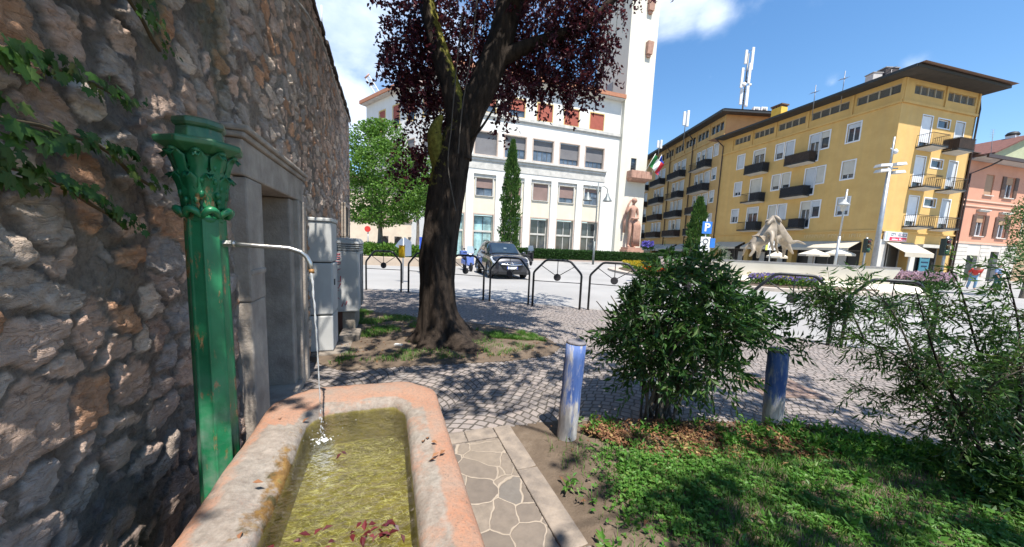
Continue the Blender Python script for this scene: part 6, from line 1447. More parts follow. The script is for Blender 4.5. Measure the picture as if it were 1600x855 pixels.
for a in [(648,20,4.7,46,45,1.0),(628,60,4.9,32,40,.7),(655,85,5.1,42,45,1.1),(690,60,5.3,45,60,1.2),(640,110,5.0,34,26,.6),(672,135,5.2,36,26,.6),(700,135,5.4,30,30,.6),(655,165,5.2,30,20,.4),(690,178,5.2,26,20,.35),(640,225,5.0,18,20,.17),(662,238,5.0,22,22,.25),(645,258,4.9,18,16,.15),(676,252,5.0,16,20,.15),(655,285,5.0,10,10,.05),(640,140,5.0,22,14,.18),
          (740,40,5.6,60,55,1.4),(770,80,5.7,50,45,1.1),(800,30,5.6,60,45,1.3),(745,105,5.6,36,30,.6),(800,115,5.3,40,28,.7),(830,85,5.2,40,40,.9),(770,140,5.1,24,16,.22),(800,142,5.0,24,14,.2),(775,168,4.7,16,14,.1),(782,190,4.7,10,12,.05),
          (860,30,5.0,50,40,1.2),(905,25,4.9,40,36,.9),(930,20,4.8,26,30,.5),(880,80,5.0,44,32,.9),(915,80,4.9,30,36,.55),(938,72,4.8,18,26,.28),(860,115,5.0,32,22,.5),(895,118,4.9,28,20,.36),(925,112,4.8,18,18,.2),(868,140,5.0,18,16,.2),(935,130,4.8,10,10,.06),(905,148,4.9,10,10,.06),(850,135,5.0,14,12,.1),(884,152,5.0,9,9,.05)]: C_(*a)
for c, r_, w in (((-.3,5.6,6.7),(2.4,2.0,.9),6),((-.2,5.0,7.9),(1.9,1.9,.8),3),((.3,7.3,7.0),(2.6,1.2,.7),4.5),((-1.9,6.6,6.9),(1.4,1.2,.7),2.4),((-.7,3.3,5.7),(1.5,.9,.6),3.0),((.5,3.6,5.8),(1.0,.8,.5),1.3),((-1.8,4.2,5.8),(.9,.8,.5),1.2),((1.6,6.2,6.9),(1.2,1.2,.7),1.8)): cl.append((c, r_, w))
def sprigs(name, clumps, per, nl, tl, L, Wd, m, parent, droop=.8):
    P = []; A = []
    for c, r_, w in clumps:
        k = max(2, int(per*w)); d = rand_dirs(k); q = rng.random(k)**.45*1.12; p = np.array(c)+d*np.array(r_)*q[:,None]
        dr_ = d*.7+np.array([0,0,-droop])+.6*rand_dirs(k); dr_ /= np.linalg.norm(dr_, axis=1, keepdims=True); ll = tl*rng.uniform(.5,1.25,k)
        for j in range(nl):
            f = (j+rng.random(k))/nl; P.append(p+dr_*(ll*f)[:,None]-np.array([0,0,.25])*(ll*f*f)[:,None]+rng.normal(size=(k,3))*.018); a_ = dr_*.5+rand_dirs(k)*.9; A.append(a_/np.linalg.norm(a_, axis=1, keepdims=True))
    P = np.concatenate(P); A = np.concatenate(A); n_ = len(P)
    return leafset(P, A, rng.uniform(L*.65,L*1.2,n_), rng.uniform(Wd*.7,Wd*1.15,n_), name, m, parent)
nv_ = 8
sprigs('crown', cl[:-nv_], 62, 17, .26, .068, .040, M_PLUM, pt)
sprigs('crown', cl[-nv_:], 95, 20, .30, .085, .055, M_PLUM, pt)

# ------------------------------------------------------------------ other trees
def tree(label, base, hgt, crown_px, dep, per, L, Wd, m, name='green_tree', grp=None, tr=.16):
    t = thing(name, label, 'tree', base, grp); b = np.array(base); top = np.array([b[0],b[1],b[2]+hgt])
    tr_ = limb('trunk', [b-np.array([0,0,.3]), b+(top-b)*.4+np.array([.1,0,0]), top], [tr, tr*.8, tr*.35], t, M_BARK2, 14, 6, .1)
    cs = []
    for (px, py, dd, rx, ry, w) in crown_px:
        c = atd(px, py, dep+dd); k = (dep+dd)/530.0*1.03; cs.append((tuple(c), (rx*k, rx*k*.9, ry*k), w))
    for c, r_, w in cs[::2]: limb('limb', [b+(top-b)*.55, (b+(top-b)*.75)*.5+np.array(c)*.5, np.array(c)], [tr*.5, tr*.3, tr*.12], t, M_BARK2, 8, 4, .1)
    crown('crown', cs, per, L, Wd, m, t, .25, .2); return t
tree('full green tree beside the stone wall with its bright rounded crown', tuple(atd(592,390,24)[:2])+(.4,), 4.6, [(575,225,0,30,32,1),(605,215,.5,28,26,1),(560,260,-.5,26,30,1),(595,255,-.8,36,36,1.4),(630,260,.3,26,30,1),(570,300,0,30,28,1),(610,300,-.8,38,30,1.4),(640,300,.5,26,26,.8),(565,335,.2,24,14,.6),(600,338,-.6,34,16,.9),(632,332,.3,26,16,.6),(585,200,.2,18,14,.4),(655,300,.6,16,22,.4)], 24, 1350, .19, .14, M_GRN_A, 'green_tree', 'green trees left of the plum tree', .19)
tree('second green tree with reddish trunk, seen just left of the plum trunk', tuple(atd(651,388,31)[:2])+(.6,), 5, [(648,275,0,20,26,1),(665,300,0,14,24,.8),(655,322,.3,22,16,.8),(668,265,.4,12,20,.5)], 31, 1000, .22, .16, M_GRN_A, 'green_tree', 'green trees left of the plum tree', .17)
tree('dark leafy tree at the right edge in front of the ochre house', tuple(atd(1600,450,17)[:2])+(0,), 3.4, [(1598,345,0,20,24,1),(1610,380,.4,24,26,1.2),(1590,395,-.2,14,18,.6),(1620,330,0,24,30,1.2)], 17, 700, .11, .06, M_FEA, 'leafy_tree', None, .12)
def cypress(label, base, hgt, rad, n_, L, bulge=None):
    t = thing('cypress_tree', label, 'tree', base, 'slim cypress trees'); b = np.array(base)
    limb('trunk', [b-np.array([0,0,.2]), b+np.array([0,0,hgt*.6])], [.12,.05], t, M_BARK2, 10, 4, .1)
    z = rng.random(n_)**.9; th = rng.random(n_)*6.283; prof_ = np.interp(z, [0,.06,.2,.5,.75,.92,1], [.5,.85,1,.92,.68,.3,.03])
    lum = 1+.22*np.sin(th*3+z*21)+.15*np.sin(th*2-z*47)
    r_ = rad*prof_*lum*np.sqrt(rng.uniform(.25,1,n_)); P = np.stack([b[0]+r_*np.cos(th), b[1]+r_*np.sin(th), b[2]+.1+z*hgt], 1)
    A = np.stack([np.cos(th)*.45, np.sin(th)*.45, np.full(n_, .9)], 1)+.3*rand_dirs(n_); A /= np.linalg.norm(A, axis=1, keepdims=True)
    leafset(P, A, rng.uniform(L*.7, L*1.3, n_), L*.42, 'crown', M_CYP, t); return t
c1_ = atd(795,392,39); cypress('tall slim cypress in front of the white town hall windows', (c1_[0],c1_[1],-.05), 12.9, 1.02, 5200, .36)
c2_ = atd(1085,402,26); cypress('shorter slim cypress in front of the farther yellow block beside the P sign', (c2_[0],c2_[1],.2), 5.25, .66, 3600, .26)
# hedge in front of the town hall
hd = thing('hedge', 'long clipped dark green hedge in front of the town hall', 'hedge', WR_.pt(18,-6,0))
mb = MB(WR_); mb.box(6.2,33.5,-6.1,-5.1,-.1,1.15); obj('core', mb, flat('hedge_core', (.012,.03,.010), .9), hd)
n_ = 17000; u_ = rng.uniform(6,33.7,n_); fr_ = rng.random(n_); z_ = np.where(fr_ < .62, rng.uniform(-.05,1.25,n_), 1.15+rng.random(n_)*.14); y_ = np.where(fr_ < .62, -6.12-rng.random(n_)*.14, rng.uniform(-6.2,-5.1,n_))
P = WR_.P+u_[:,None]*WR_.d+y_[:,None]*WR_.i+np.stack([0*z_,0*z_,z_],1); A = rand_dirs(n_)-.8*WR_.i*(fr_ < .62)[:,None]+np.array([0,0,.5]); A /= np.linalg.norm(A, axis=1, keepdims=True)
leafset(P, A, rng.uniform(.12,.24,n_), .10, 'foliage', M_HED, hd)
mb = MB(WR_); mb.box(5.5,34,-6.6,-6.3,-.15,.06); tag(obj('hedge_kerb', mb, mat('rosy_kerb', (.42,.33,.28), (.36,.28,.24), 2, .85)), kind='structure')
c = atd(1075,396,27); hd2 = thing('hedge', 'short piece of clipped hedge beside the shorter cypress', 'hedge', (c[0],c[1],0)); mb = MB(); mb.box(c[0]-1.1,c[0]+1.0,c[1]-.4,c[1]+.3,-.1,c[2]); obj('core', mb, bpy.data.materials['hedge_core'], hd2)
n_ = 1500; P = np.stack([rng.uniform(c[0]-1.15,c[0]+1.05,n_), rng.uniform(c[1]-.5,c[1]+.3,n_), rng.uniform(.2,c[2]+.1,n_)],1); P[:900,1] = c[1]-.42-rng.random(900)*.1; leafset(P, rand_dirs(n_), .13, .07, 'foliage', M_HED, hd2)
# planted bed behind a low stone edge at the far left
bl, brt = gz(540,413,-.1), gz(700,418,-.1)
mb = MB(); mb.hull([tuple(bl),tuple(brt),(brt[0]+1,brt[1]+6,-.1),(bl[0],bl[1]+7,-.1)],[(bl[0],bl[1],.42),(brt[0],brt[1],.42),(brt[0]+1,brt[1]+6,.42),(bl[0],bl[1]+7,.42)]); struct('terrace', mb, mat('sandy_paving', (.47,.38,.29), (.40,.32,.25), 1.5, .9))
n_ = 5200; f = rng.random(n_); P = bl[None]*(1-f)[:,None]+brt[None]*f[:,None]; P[:,1] += rng.uniform(.9,3.2,n_); P[:,2] = .42+rng.random(n_)*(.55+.35*fbm(f*14, f*3, 2)); A = rand_dirs(n_)+np.array([0,-.3,.8]); A /= np.linalg.norm(A, axis=1, keepdims=True)
sb = thing('low_shrubs', 'low bright green planting on the stone edged terrace at the far left', 'plants', tuple(bl)); leafset(P, A, rng.uniform(.14,.3,n_), .12, 'foliage', M_GRN_A, sb)

# ------------------------------------------------------------------ flower beds
def flowers(name, label, cen_, rad_, n_, hgt, cols, leafm, fl=.09, zb=.1):
    t = thing(name, label, 'flowers', (cen_[0],cen_[1],zb), 'flower beds round the fountain')
    a = rng.random(n_)*6.283; q = np.sqrt(rng.random(n_)); P = np.stack([cen_[0]+rad_[0]*q*np.cos(a), cen_[1]+rad_[1]*q*np.sin(a), zb+rng.random(n_)*hgt*.8], 1)
    A = rand_dirs(n_)*.6+np.array([0,-.1,.9]); A /= np.linalg.norm(A, axis=1, keepdims=True); leafset(P, A, .16, .07, 'foliage', leafm, t)
    for i, (c, w) in enumerate(cols):
        k = int(n_*w); a = rng.random(k)*6.283; q = np.sqrt(rng.random(k)); x = cen_[0]+rad_[0]*q*np.cos(a); y = cen_[1]+rad_[1]*q*np.sin(a)
        P = np.stack([x, y, zb+hgt*(.62+.45*rng.random(k))], 1); P = np.repeat(P, 3, 0)+rng.normal(size=(3*k,3))*.03
        leafset(P, rand_dirs(3*k)*.8+np.array([0,-.4,.3]), fl, fl, 'blossom', leafmat('petal_%s_%d' % (name+label[:6], i), tuple(x_*.7 for x_ in c), c, .3, .6), t)
    return t
flowers('flower_bed', 'bed of yellow flowers at the left tip of the island', (9.9,25.0), (1.6,3.2), 1600, .55, [((.55,.40,.03),.5)], M_GRN_A)
flowers('flower_bed', 'bed of red and orange flowers on the island beside the dense bush', (9.3,20.6), (1.1,2.2), 1400, .4, [((.55,.03,.02),.5),((.65,.16,.02),.35)], M_GRN_A)
flowers('flower_bed', 'lavender and yellow flowers below the fountain basin wall', (13.3,16.6), (1.7,.75), 1300, .45, [((.28,.22,.55),.45),((.50,.42,.06),.2)], M_GRN_A)
flowers('flower_bed', 'pale pink flowering shrub at the right end of the fountain basin', (21.0,17.7), (1.7,.9), 1700, .8, [((.52,.36,.45),.8)], M_HED)
flowers('flower_bed', 'small patch of violet flowers near the hedge end above the bush', tuple(atd(1012,382,17)[:2]), (.28,.22), 160, .35, [((.20,.17,.60),.9)], M_HED, .11, atd(1012,382,17)[2]-.3)

# ------------------------------------------------------------------ shrubs of the lawn
def sprays(cent, dirs, k, tl, L, Wd, droop=.35):
    """pinnate sprays: k leaflets set along a drooping twig"""
    n_ = len(cent); P = []; A = []; U = []
    side = np.cross(dirs, rand_dirs(n_)); side /= np.linalg.norm(side, axis=1, keepdims=True)
    for j in range(k):
        f = (j+.5)/k; s = 1 if j % 2 else -1
        p = cent+dirs*tl*f-np.array([0,0,1])*(droop*tl*f*f); a = dirs*.65+side*s*.75+np.array([0,0,-.55*droop-.25*f]); a = a+.25*rand_dirs(n_)
        if j == k-1: a = dirs-np.array([0,0,droop])
        P.append(p); A.append(a/np.linalg.norm(a, axis=1, keepdims=True)); U.append(np.cross(dirs, side))
    P = np.concatenate(P); return P, np.concatenate(A), rng.uniform(L*.7, L*1.2, len(P)), rng.uniform(Wd*.8, Wd*1.1, len(P))
def twigs(cent, dirs, tl, wd, m, parent, droop):
    n_ = len(cent); z = np.array([0,0,1]); fs = (0,.35,.7,1.0); C = [cent-dirs*.04]+[cent+dirs*tl*f-z*(droop*tl*f*f) for f in fs[1:]]
    V = []; F = []; base = 0
    for sd in (np.cross(dirs, z+.01), np.cross(dirs, np.cross(dirs, z+.01))):
        sd = sd/(np.linalg.norm(sd, axis=1, keepdims=True)+1e-9)
        for i, c in enumerate(C): w_ = wd*(1-.22*i)*.5; V += [c-sd*w_, c+sd*w_]
        for i in range(3): k = np.arange(n_); F.append(np.stack([base+(2*i)*n_+k, base+(2*i+1)*n_+k, base+(2*i+3)*n_+k, base+(2*i+2)*n_+k], 1))
        base += 8*n_
    return qmesh('twigs', np.concatenate(V), np.concatenate(F), m, parent)
M_TWIG = flat('green_twig', (.10,.085,.05), .8)
b1 = thing('nandina_bush', 'dense dark green bush of many stems standing between the two blue bollards', 'bush', (1.38,2.72,0))
cen_ = []; dr = []
shape = [((1.42,2.75,.95),(.42,.40,.34),.85),((1.12,2.70,.82),(.28,.32,.24),.45),((1.70,2.78,.84),(.30,.32,.26),.42),((1.38,2.72,1.20),(.24,.24,.18),.30),((1.42,2.66,.58),(.42,.32,.20),.45),((1.0,2.72,.62),(.20,.22,.15),.16),((1.72,2.74,.48),(.22,.22,.14),.14),((1.66,2.9,1.08),(.22,.22,.14),.16),((1.93,2.8,.92),(.20,.2,.12),.14),((2.12,2.72,.80),(.16,.14,.09),.09),((1.2,2.62,.40),(.28,.18,.12),.13),((.88,2.7,.74),(.14,.16,.10),.07)]
for c, r_, w in shape:
    k = int(270*w); p = ell_points(c, r_, k, .45); d = (p-np.array(c))/np.array(r_); d = d+np.array([0,0,.35])+.7*rand_dirs(k); d /= np.linalg.norm(d, axis=1, keepdims=True); cen_.append(p); dr.append(d)
twigs(np.concatenate(cen_), np.concatenate(dr), .16, .004, M_TWIG, b1, .35)
P, A, Ls, Ws = sprays(np.concatenate(cen_), np.concatenate(dr), 9, .16, .074, .025)
leafset(P, A, Ls, Ws, 'foliage', M_NAN, b1, .18, .2)
for k in range(24):
    a = random.random()*6.28; q = random.uniform(.02,.19); x, y = 1.30+q*math.cos(a), 2.72+q*.6*math.sin(a); tx, ty, tz = 1.45+random.gauss(0,.32), 2.75+random.gauss(0,.18), random.uniform(.6,1.1)
    limb('stem', [(x,y,-.03),(x+(tx-x)*.25,y+(ty-y)*.25,.3),(x+(tx-x)*.6,y+(ty-y)*.6,.3+(tz-.3)*.6),(tx,ty,tz)], [.011,.010,.008,.004], b1, M_BARK2, 7, 4, .1)
yl = np.array([atd(1162,548,2.35), atd(1165,543,2.35), atd(1150,615,2.4), atd(1082,632,2.4)]); 
# feathery shrub on the right: arching stems with narrow leaves
b2 = thing('feathery_shrub', 'open feathery shrub with arching thin stems and narrow leaves at the right edge', 'bush', (3.05,2.02,0))
ST = [[(1560,785,2.0),(1522,738,2.02),(1482,668,2.08),(1442,600,2.18),(1405,560,2.25),(1350,530,2.35),(1290,492,2.5)],
      [(1562,785,2.0),(1530,700,2.0),(1500,640,2.0),(1470,580,2.0),(1450,520,2.0),(1430,450,2.0)],
      [(1575,780,2.05),(1560,700,2.1),(1545,610,2.15),(1520,520,2.2),(1500,450,2.25),(1480,415,2.3)],
      [(1590,780,2.0),(1590,700,1.95),(1595,600,1.95),(1590,500,2.0),(1570,420,2.05)],
      [(1480,668,2.08),(1440,640,2.2),(1400,625,2.3),(1330,600,2.4)],
      [(1442,600,2.18),(1420,540,2.25),(1390,480,2.3),(1350,440,2.35)],
      [(1482,668,2.08),(1530,620,1.95),(1570,590,1.85),(1620,570,1.8)],
      [(1350,530,2.35),(1320,470,2.4),(1290,445,2.45)]]
cen_, dr = [], []
for i, s in enumerate(ST):
    Q_ = [atd(*q) for q in s]; limb('stem', Q_, list(np.linspace(.012 if i < 4 else .007, .0025, len(Q_))), b2, M_BARK2 if i > 3 else M_BARK, 8, 6, .12)
    for k in range([78,50,52,55,36,50,60,34][i]):
        f = random.uniform(.22 if i < 4 else .1, 1)*(len(Q_)-1)*.999; j = int(f); p = Q_[j]+(Q_[j+1]-Q_[j])*(f-j); tg = (Q_[j+1]-Q_[j]); tg /= np.linalg.norm(tg)
        d = tg*.4+rand_dirs(1)[0]; d /= np.linalg.norm(d); cen_.append(p+d*random.uniform(.0,.09)); dr.append(d)
for (px, py, d_, rx, ry, k) in ((1560,500,2.2,60,26,36),(1500,560,2.2,60,40,62),(1580,570,2.1,40,50,72),(1450,480,2.3,40,22,26),(1300,470,2.45,40,24,48),(1265,470,2.5,24,18,30),(1540,640,2.1,60,36,60),(1400,480,2.4,34,20,24),(1590,430,2.2,24,20,14),(1440,590,2.25,40,26,50),(1330,530,2.4,50,20,24)):
    c = atd(px,py,d_); kk = d_/530; p = ell_points(c, (rx*kk, rx*kk*.7, ry*kk), k, .2); cen_ += list(p); dd_ = rand_dirs(k); dr += list(dd_)
twigs(np.array(cen_), np.array(dr), .13, .0035, M_TWIG, b2, .5)
P, A, Ls, Ws = sprays(np.array(cen_), np.array(dr), 9, .13, .062, .0125, .5)
leafset(P, A, Ls, Ws, 'foliage', M_FEA, b2, .12, .3)
b3 = thing('broadleaf_shrub', 'low broad leaved green shrub at the bottom right corner of the lawn', 'bush', (3.35,1.9,0))
p = np.concatenate([ell_points(atd(1590,720,2.0),(.30,.25,.16),150,.2), ell_points(atd(1600,640,2.1),(.25,.25,.18),110,.2), ell_points(atd(1560,760,1.9),(.22,.2,.10),90,.2), ell_points(atd(1625,780,1.8),(.3,.25,.14),120,.2)]); d = rand_dirs(len(p)); d[:,2] = np.abs(d[:,2])
P, A, Ls, Ws = sprays(p, d/np.linalg.norm(d,axis=1,keepdims=True), 6, .10, .055, .026); leafset(P, A, Ls, Ws, 'foliage', M_NAN, b3, .15, .2)

# ------------------------------------------------------------------ grass, weeds, leaf litter (nobody could count them)
LX = np.array(LAWN)
def scatter(poly, n_, dens):
    poly = [tuple(q) for q in poly]; xs = [q[0] for q in poly]; ys = [q[1] for q in poly]; out = []
    while sum(len(o) for o in out) < n_:
        x = rng.uniform(min(xs), max(xs), n_); y = rng.uniform(min(ys), max(ys), n_); k = inpoly(x, y, poly) & (rng.random(n_) < dens(x, y)); out.append(np.stack([x[k], y[k]], 1))
    return np.concatenate(out)[:n_]
VIS = [(.12,2.5),(.75,2.62),(1.4,2.68),(2.25,2.68),(2.9,2.5),(3.8,2.12),(5,1.65),(5,.4),(1.0,.4),(.55,1.1)]
def dgr(x, y):
    edge = np.clip((x-(.10+.36*(2.5-y)))/.55, 0, 1); top_ = np.clip((2.34+.0*x-y)/.26, 0, 1); near = np.where(x > 2.4, np.clip((2.75-.33*(x-2.2)-y)/.1, 0, 1), top_)
    return np.clip(edge*near*(.5+1.5*sstep(.36,.55,fbm(x*2.2,y*2.2,61))), 0.0, 1)
def blades(pts, L, Wd, name, m, z0=.03, lean=.55):
    n_ = len(pts); P = np.stack([pts[:,0], pts[:,1], np.full(n_, z0)], 1); th = rng.random(n_)*6.283; ln = rng.random(n_)*lean
    A = np.stack([np.cos(th)*ln, np.sin(th)*ln, np.ones(n_)], 1); A /= np.linalg.norm(A, axis=1, keepdims=True); S = np.stack([-np.sin(th), np.cos(th), 0*th], 1)*Wd*.5
    LL = rng.uniform(L*.5, L*1.2, n_)[:,None]; D = np.stack([np.cos(th), np.sin(th), -.5+0*th], 1)*LL*rng.uniform(.1,.45,n_)[:,None]
    m1 = P+A*LL*.55; tp = P+A*LL+D
    V = np.stack([P-S, P+S, m1+S*.8, m1-S*.8, m1-S*.8, m1+S*.8, tp+S*.12, tp-S*.12], 1).reshape(-1,3); i = np.arange(n_)*8
    F = np.concatenate([np.stack([i,i+1,i+2,i+3],1), np.stack([i+4,i+5,i+6,i+7],1)]); V = V.reshape(n_,8,3); 
    V2 = np.stack([V[:,0],V[:,1],V[:,2],V[:,3],V[:,6],V[:,7]],1).reshape(-1,3); i = np.arange(n_)*6
    F = np.concatenate([np.stack([i,i+1,i+2,i+3],1), np.stack([i+3,i+2,i+4,i+5],1)])
    return qmesh(name, V2, F, m)
tag(blades(scatter(VIS, 46000, dgr), .07, .0042, 'grass', M_GRASS), 'short shaded lawn grass with sunlit streaks', kind='stuff')
pw_ = scatter(VIS, 9000, lambda x, y: dgr(x, y)*(.1+.9*sstep(.42,.6,fbm(x*3,y*3,77)))); n_ = len(pw_); P = np.repeat(np.stack([pw_[:,0],pw_[:,1],.035+rng.random(n_)*.05],1), 3, 0); th = np.tile(np.array([0,2.09,4.19]), n_)+np.repeat(rng.random(n_)*6.283,3); A = np.stack([np.cos(th),np.sin(th),.35+0*th],1); A /= np.linalg.norm(A,axis=1,keepdims=True)
V, F = leaves(P, A, rng.uniform(.012,.028,3*n_), rng.uniform(.012,.022,3*n_), .12, .1, up=np.tile([0,0,1.0],(3*n_,1))); tag(qmesh('weeds', V, F, M_WEED), 'clover and small weeds among the grass', kind='stuff')
bg = [(-2.7,4.6),(-2.0,4.7),(-1.5,5.2),(-1.5,6.0),(-2.6,6.5),(-4,7.0)]; tag(blades(np.concatenate([scatter(bg, 9000, lambda x,y: sstep(.38,.55,fbm(x*2.5,y*2.5,5))), scatter([(-.6,5.0),(.1,4.9),(.55,4.9),(.35,5.3),(-.5,5.8)], 4200, lambda x,y: sstep(.42,.58,fbm(x*2.5,y*2.5,8))), scatter([(-2,3.6),(0,4.2),(.4,4.6),(-.4,4.9),(-2,4.5)], 2200, lambda x,y: sstep(.5,.62,fbm(x*3,y*3,9)))]), .07, .006, 'grass', M_GRASS, .02), 'thin grass round the foot of the plum tree', kind='stuff')
# bigger weeds at the lawn edge
pw_ = np.concatenate([scatter([(.6,2.4),(3.4,2.1),(3.3,2.3),(2.3,2.68),(.8,2.6)], 170, lambda x,y: .15+.85*(x>2.2)), scatter(VIS, 90, lambda x,y: .5+0*x)]); n_ = len(pw_); cen_ = np.repeat(np.stack([pw_[:,0],pw_[:,1],np.full(n_,.04)],1),4,0); d = rand_dirs(4*n_)*.7+np.array([0,0,.8]); d /= np.linalg.norm(d,axis=1,keepdims=True)
P, A, Ls, Ws = sprays(cen_, d, 5, .10, .045, .022); V, F = leaves(P, A, Ls, Ws, .15, .2); tag(qmesh('undergrowth', V, F, M_WEED), 'leafy weeds along the lawn edge', kind='stuff')
pl_ = np.concatenate([scatter([(.55,2.42),(.75,2.6),(2.6,2.62),(2.9,2.4),(2.2,2.2),(1.0,2.1)], 5600, lambda x,y: .35+.65*sstep(.4,.6,fbm(x*3,y*3,14))), scatter(VIS, 260, lambda x,y: 1+0*x)]); n_ = len(pl_); A = rand_dirs(n_); A[:,2] = np.abs(A[:,2])*.35; A /= np.linalg.norm(A,axis=1,keepdims=True)
V, F = leaves(np.stack([pl_[:,0],pl_[:,1],.04+rng.random(n_)*.03],1), A, rng.uniform(.02,.05,n_), rng.uniform(.008,.022,n_), .25, .3, up=np.tile([0,0,1.0],(n_,1))); tag(qmesh('leaf_litter', V, F, M_LIT), 'dry brown leaves heaped under the bush', kind='stuff')
bd_ = scatter([(q[0],q[1]) for q in BED], 700, lambda x,y: 1+0*x); n_ = len(bd_); A = rand_dirs(n_); A[:,2] = np.abs(A[:,2])*.3; A /= np.linalg.norm(A,axis=1,keepdims=True); V, F = leaves(np.stack([bd_[:,0],bd_[:,1],.035+rng.random(n_)*.02],1), A, rng.uniform(.02,.05,n_), rng.uniform(.01,.025,n_), .2, .3, up=np.tile([0,0,1.0],(n_,1))); tag(qmesh('leaf_litter', V, F, M_LIT), 'dry leaves round the plum tree foot', kind='stuff')
c = gz(622,541,.03); t = tag(obj('paper_scrap', MB().hull([(c[0]-.05,c[1]-.02,.035),(c[0]+.05,c[1]-.03,.035),(c[0]+.055,c[1]+.03,.04),(c[0]-.045,c[1]+.035,.04)],[(c[0]-.05,c[1]-.02,.06),(c[0]+.045,c[1]-.03,.065),(c[0]+.055,c[1]+.03,.055),(c[0]-.04,c[1]+.035,.06)]), flat('paper_white', (.72,.70,.67), .8)), 'scrap of white paper lying left of the plum tree foot', 'litter')

# ================================================================== street furniture of the square
M_GALV = mat('galvanised_post', (.40,.42,.44), (.32,.335,.35), 4, .45, 0, None, .6)
b = atd(928,390,36); b[2] = -.1; tp = atd(935,290,36)
t = thing('street_lamp', 'double armed street lamp with bell shades before the town hall', 'street lamp', b); mb = MB(); mb.tube([b, b+(tp-b)*.3], .11, 10); mb.tube([b+(tp-b)*.3, tp+np.array([0,0,.3])], .065, 8); M_LP = flat('lamp_grey', (.17,.19,.19), .5, .3); obj('post', mb, M_LP, t)
for s in (-1,1):
    x, y, z = tp[0], tp[1], tp[2]; mb = MB(); mb.tube([(x,y,z-1.0),(x+s*.25,y,z-.15),(x+s*.62,y,z-.05),(x+s*.95,y,z-.3),(x+s*1.02,y,z-.75)], .04, 6); ar_ = obj('arm', mb, M_LP, t)
    mb = MB(); mb.lathe((x+s*1.02,y,z-1.55), [(.5,0),(.42,.12),(.2,.45),(.12,.75),(.05,.85)], 14, True, 0, False); obj('lamp_shade', mb, M_LP, ar_)
b = atd(1304,414,22); b[2] = 0; tp = atd(1324,296,22)
t = thing('street_lamp', 'slim grey post with hanging lantern in front of the yellow block', 'street lamp', b); mb = MB(); mb.tube([b, b+(tp-b)*.5], .075, 10); mb.tube([b+(tp-b)*.5, tp], .05, 8); obj('post', mb, M_GALV, t)
c = atd(1318,322,22); mb = MB(); mb.lathe((c[0],c[1],c[2]), [(.04,-.36),(.14,-.2),(.17,0),(.34,.04),(.22,.16),(.08,.3),(.04,.4)], 12); obj('lantern', mb, flat('lantern_grey', (.42,.42,.40), .5), t); mb = MB(); mb.tube([c+np.array([0,0,.5]), b+(tp-b)*.96], .03, 6); obj('arm', mb, M_GALV, t)
b = atd(1364,418,24); b[2] = 0; tp = atd(1398,214,24)
t = thing('floodlight_pole', 'tall galvanised pole with four floodlights and a camera at the building corner', 'pole', b); mb = MB(); m_ = b+(tp-b)*.78; mb.tube([b, m_], [.16,.11], 12); mb.tube([m_, tp], .05, 8); obj('pole', mb, M_GALV, t)
c = atd(1391,264,24)
for dx, dz, r_ in ((-.55,.12,1),(-.5,-.22,1),(.5,.25,1),(.5,-.28,1)):
    mb = MB(); mb.hull([(c[0]+dx-.36,c[1]-.25,c[2]+dz-.05),(c[0]+dx+.36,c[1]-.25,c[2]+dz+.02),(c[0]+dx+.36,c[1]+.25,c[2]+dz+.02),(c[0]+dx-.36,c[1]+.25,c[2]+dz-.05)],[(c[0]+dx-.3,c[1]-.2,c[2]+dz+.14),(c[0]+dx+.3,c[1]-.2,c[2]+dz+.2),(c[0]+dx+.3,c[1]+.2,c[2]+dz+.2),(c[0]+dx-.3,c[1]+.2,c[2]+dz+.14)]); obj('floodlight', mb, mat('flood_grey', (.55,.55,.54), (.45,.45,.44), 3, .5), t)
mb = MB(); mb.tube([c+np.array([-.5,0,0]), c+np.array([.5,0,.05])], .05, 6); mb.tube([c+np.array([0,0,-.3]), c+np.array([0,0,.35])], .1, 8); obj('bracket', mb, M_GALV, t)
c = atd(1399,237,24); mb = MB(); mb.blob(c, (.14,.14,.18), 10, 8); mb.tube([c, c+np.array([-.35,0,.2])], .03, 6); obj('camera_dome', mb, flat('camera_white', (.7,.7,.7)), t)
def sign_post(label, name, px_base, px_top, dep, panels):
    b = atd(*px_base, dep); b[2] = -.1; tp = atd(*px_top, dep); t = thing(name, label, 'sign', b); mb = MB(); mb.tube([b, tp], .035, 8); obj('post', mb, M_GALV, t)
    for (px, py, w, h, m, nm) in panels:
        c = atd(px, py, dep); mb = MB(); mb.box(c[0]-w/2,c[0]+w/2,c[1]-.07,c[1]-.045,c[2]-h/2,c[2]+h/2); o = obj(nm, mb, m, t, .01); yield t, o, c
SGB, SGW = flat('sign_blue', (.03,.17,.55), .45), flat('sign_panel_white', (.72,.73,.74), .45)
PK = None
for i, (t, o, c) in enumerate(sign_post('blue square parking sign lettered P with white plates below it', 'parking_sign', (1098,412), (1105,342), 22, [(1104,356,.62,.76,SGB,'panel'),(1101,382,.62,.95,SGW,'plate'),(1112,380,.35,.6,SGB,'side_plate')])):
    if i == 0:
        fr = Fr((c[0],c[1]-.075),(1,0)); text_on(t, fr, 'P', 0, 0, c[2], .72, flat('sign_letter', (.8,.8,.8), .5), 1, .02)
    if i == 1: mb = MB(); mb.tube([(c[0]+.16*math.cos(a), c[1]-.08, c[2]+.2+.16*math.sin(a)) for a in np.linspace(0,6.283,18)], .025, 5); mb.box(c[0]-.2,c[0]+.2,c[1]-.078,c[1]-.072,c[2]-.3,c[2]-.22); mb.box(c[0]-.15,c[0]+.15,c[1]-.078,c[1]-.072,c[2]-.14,c[2]-.08); obj('symbol', mb, flat('sign_dark', (.08,.08,.09), .6), o)
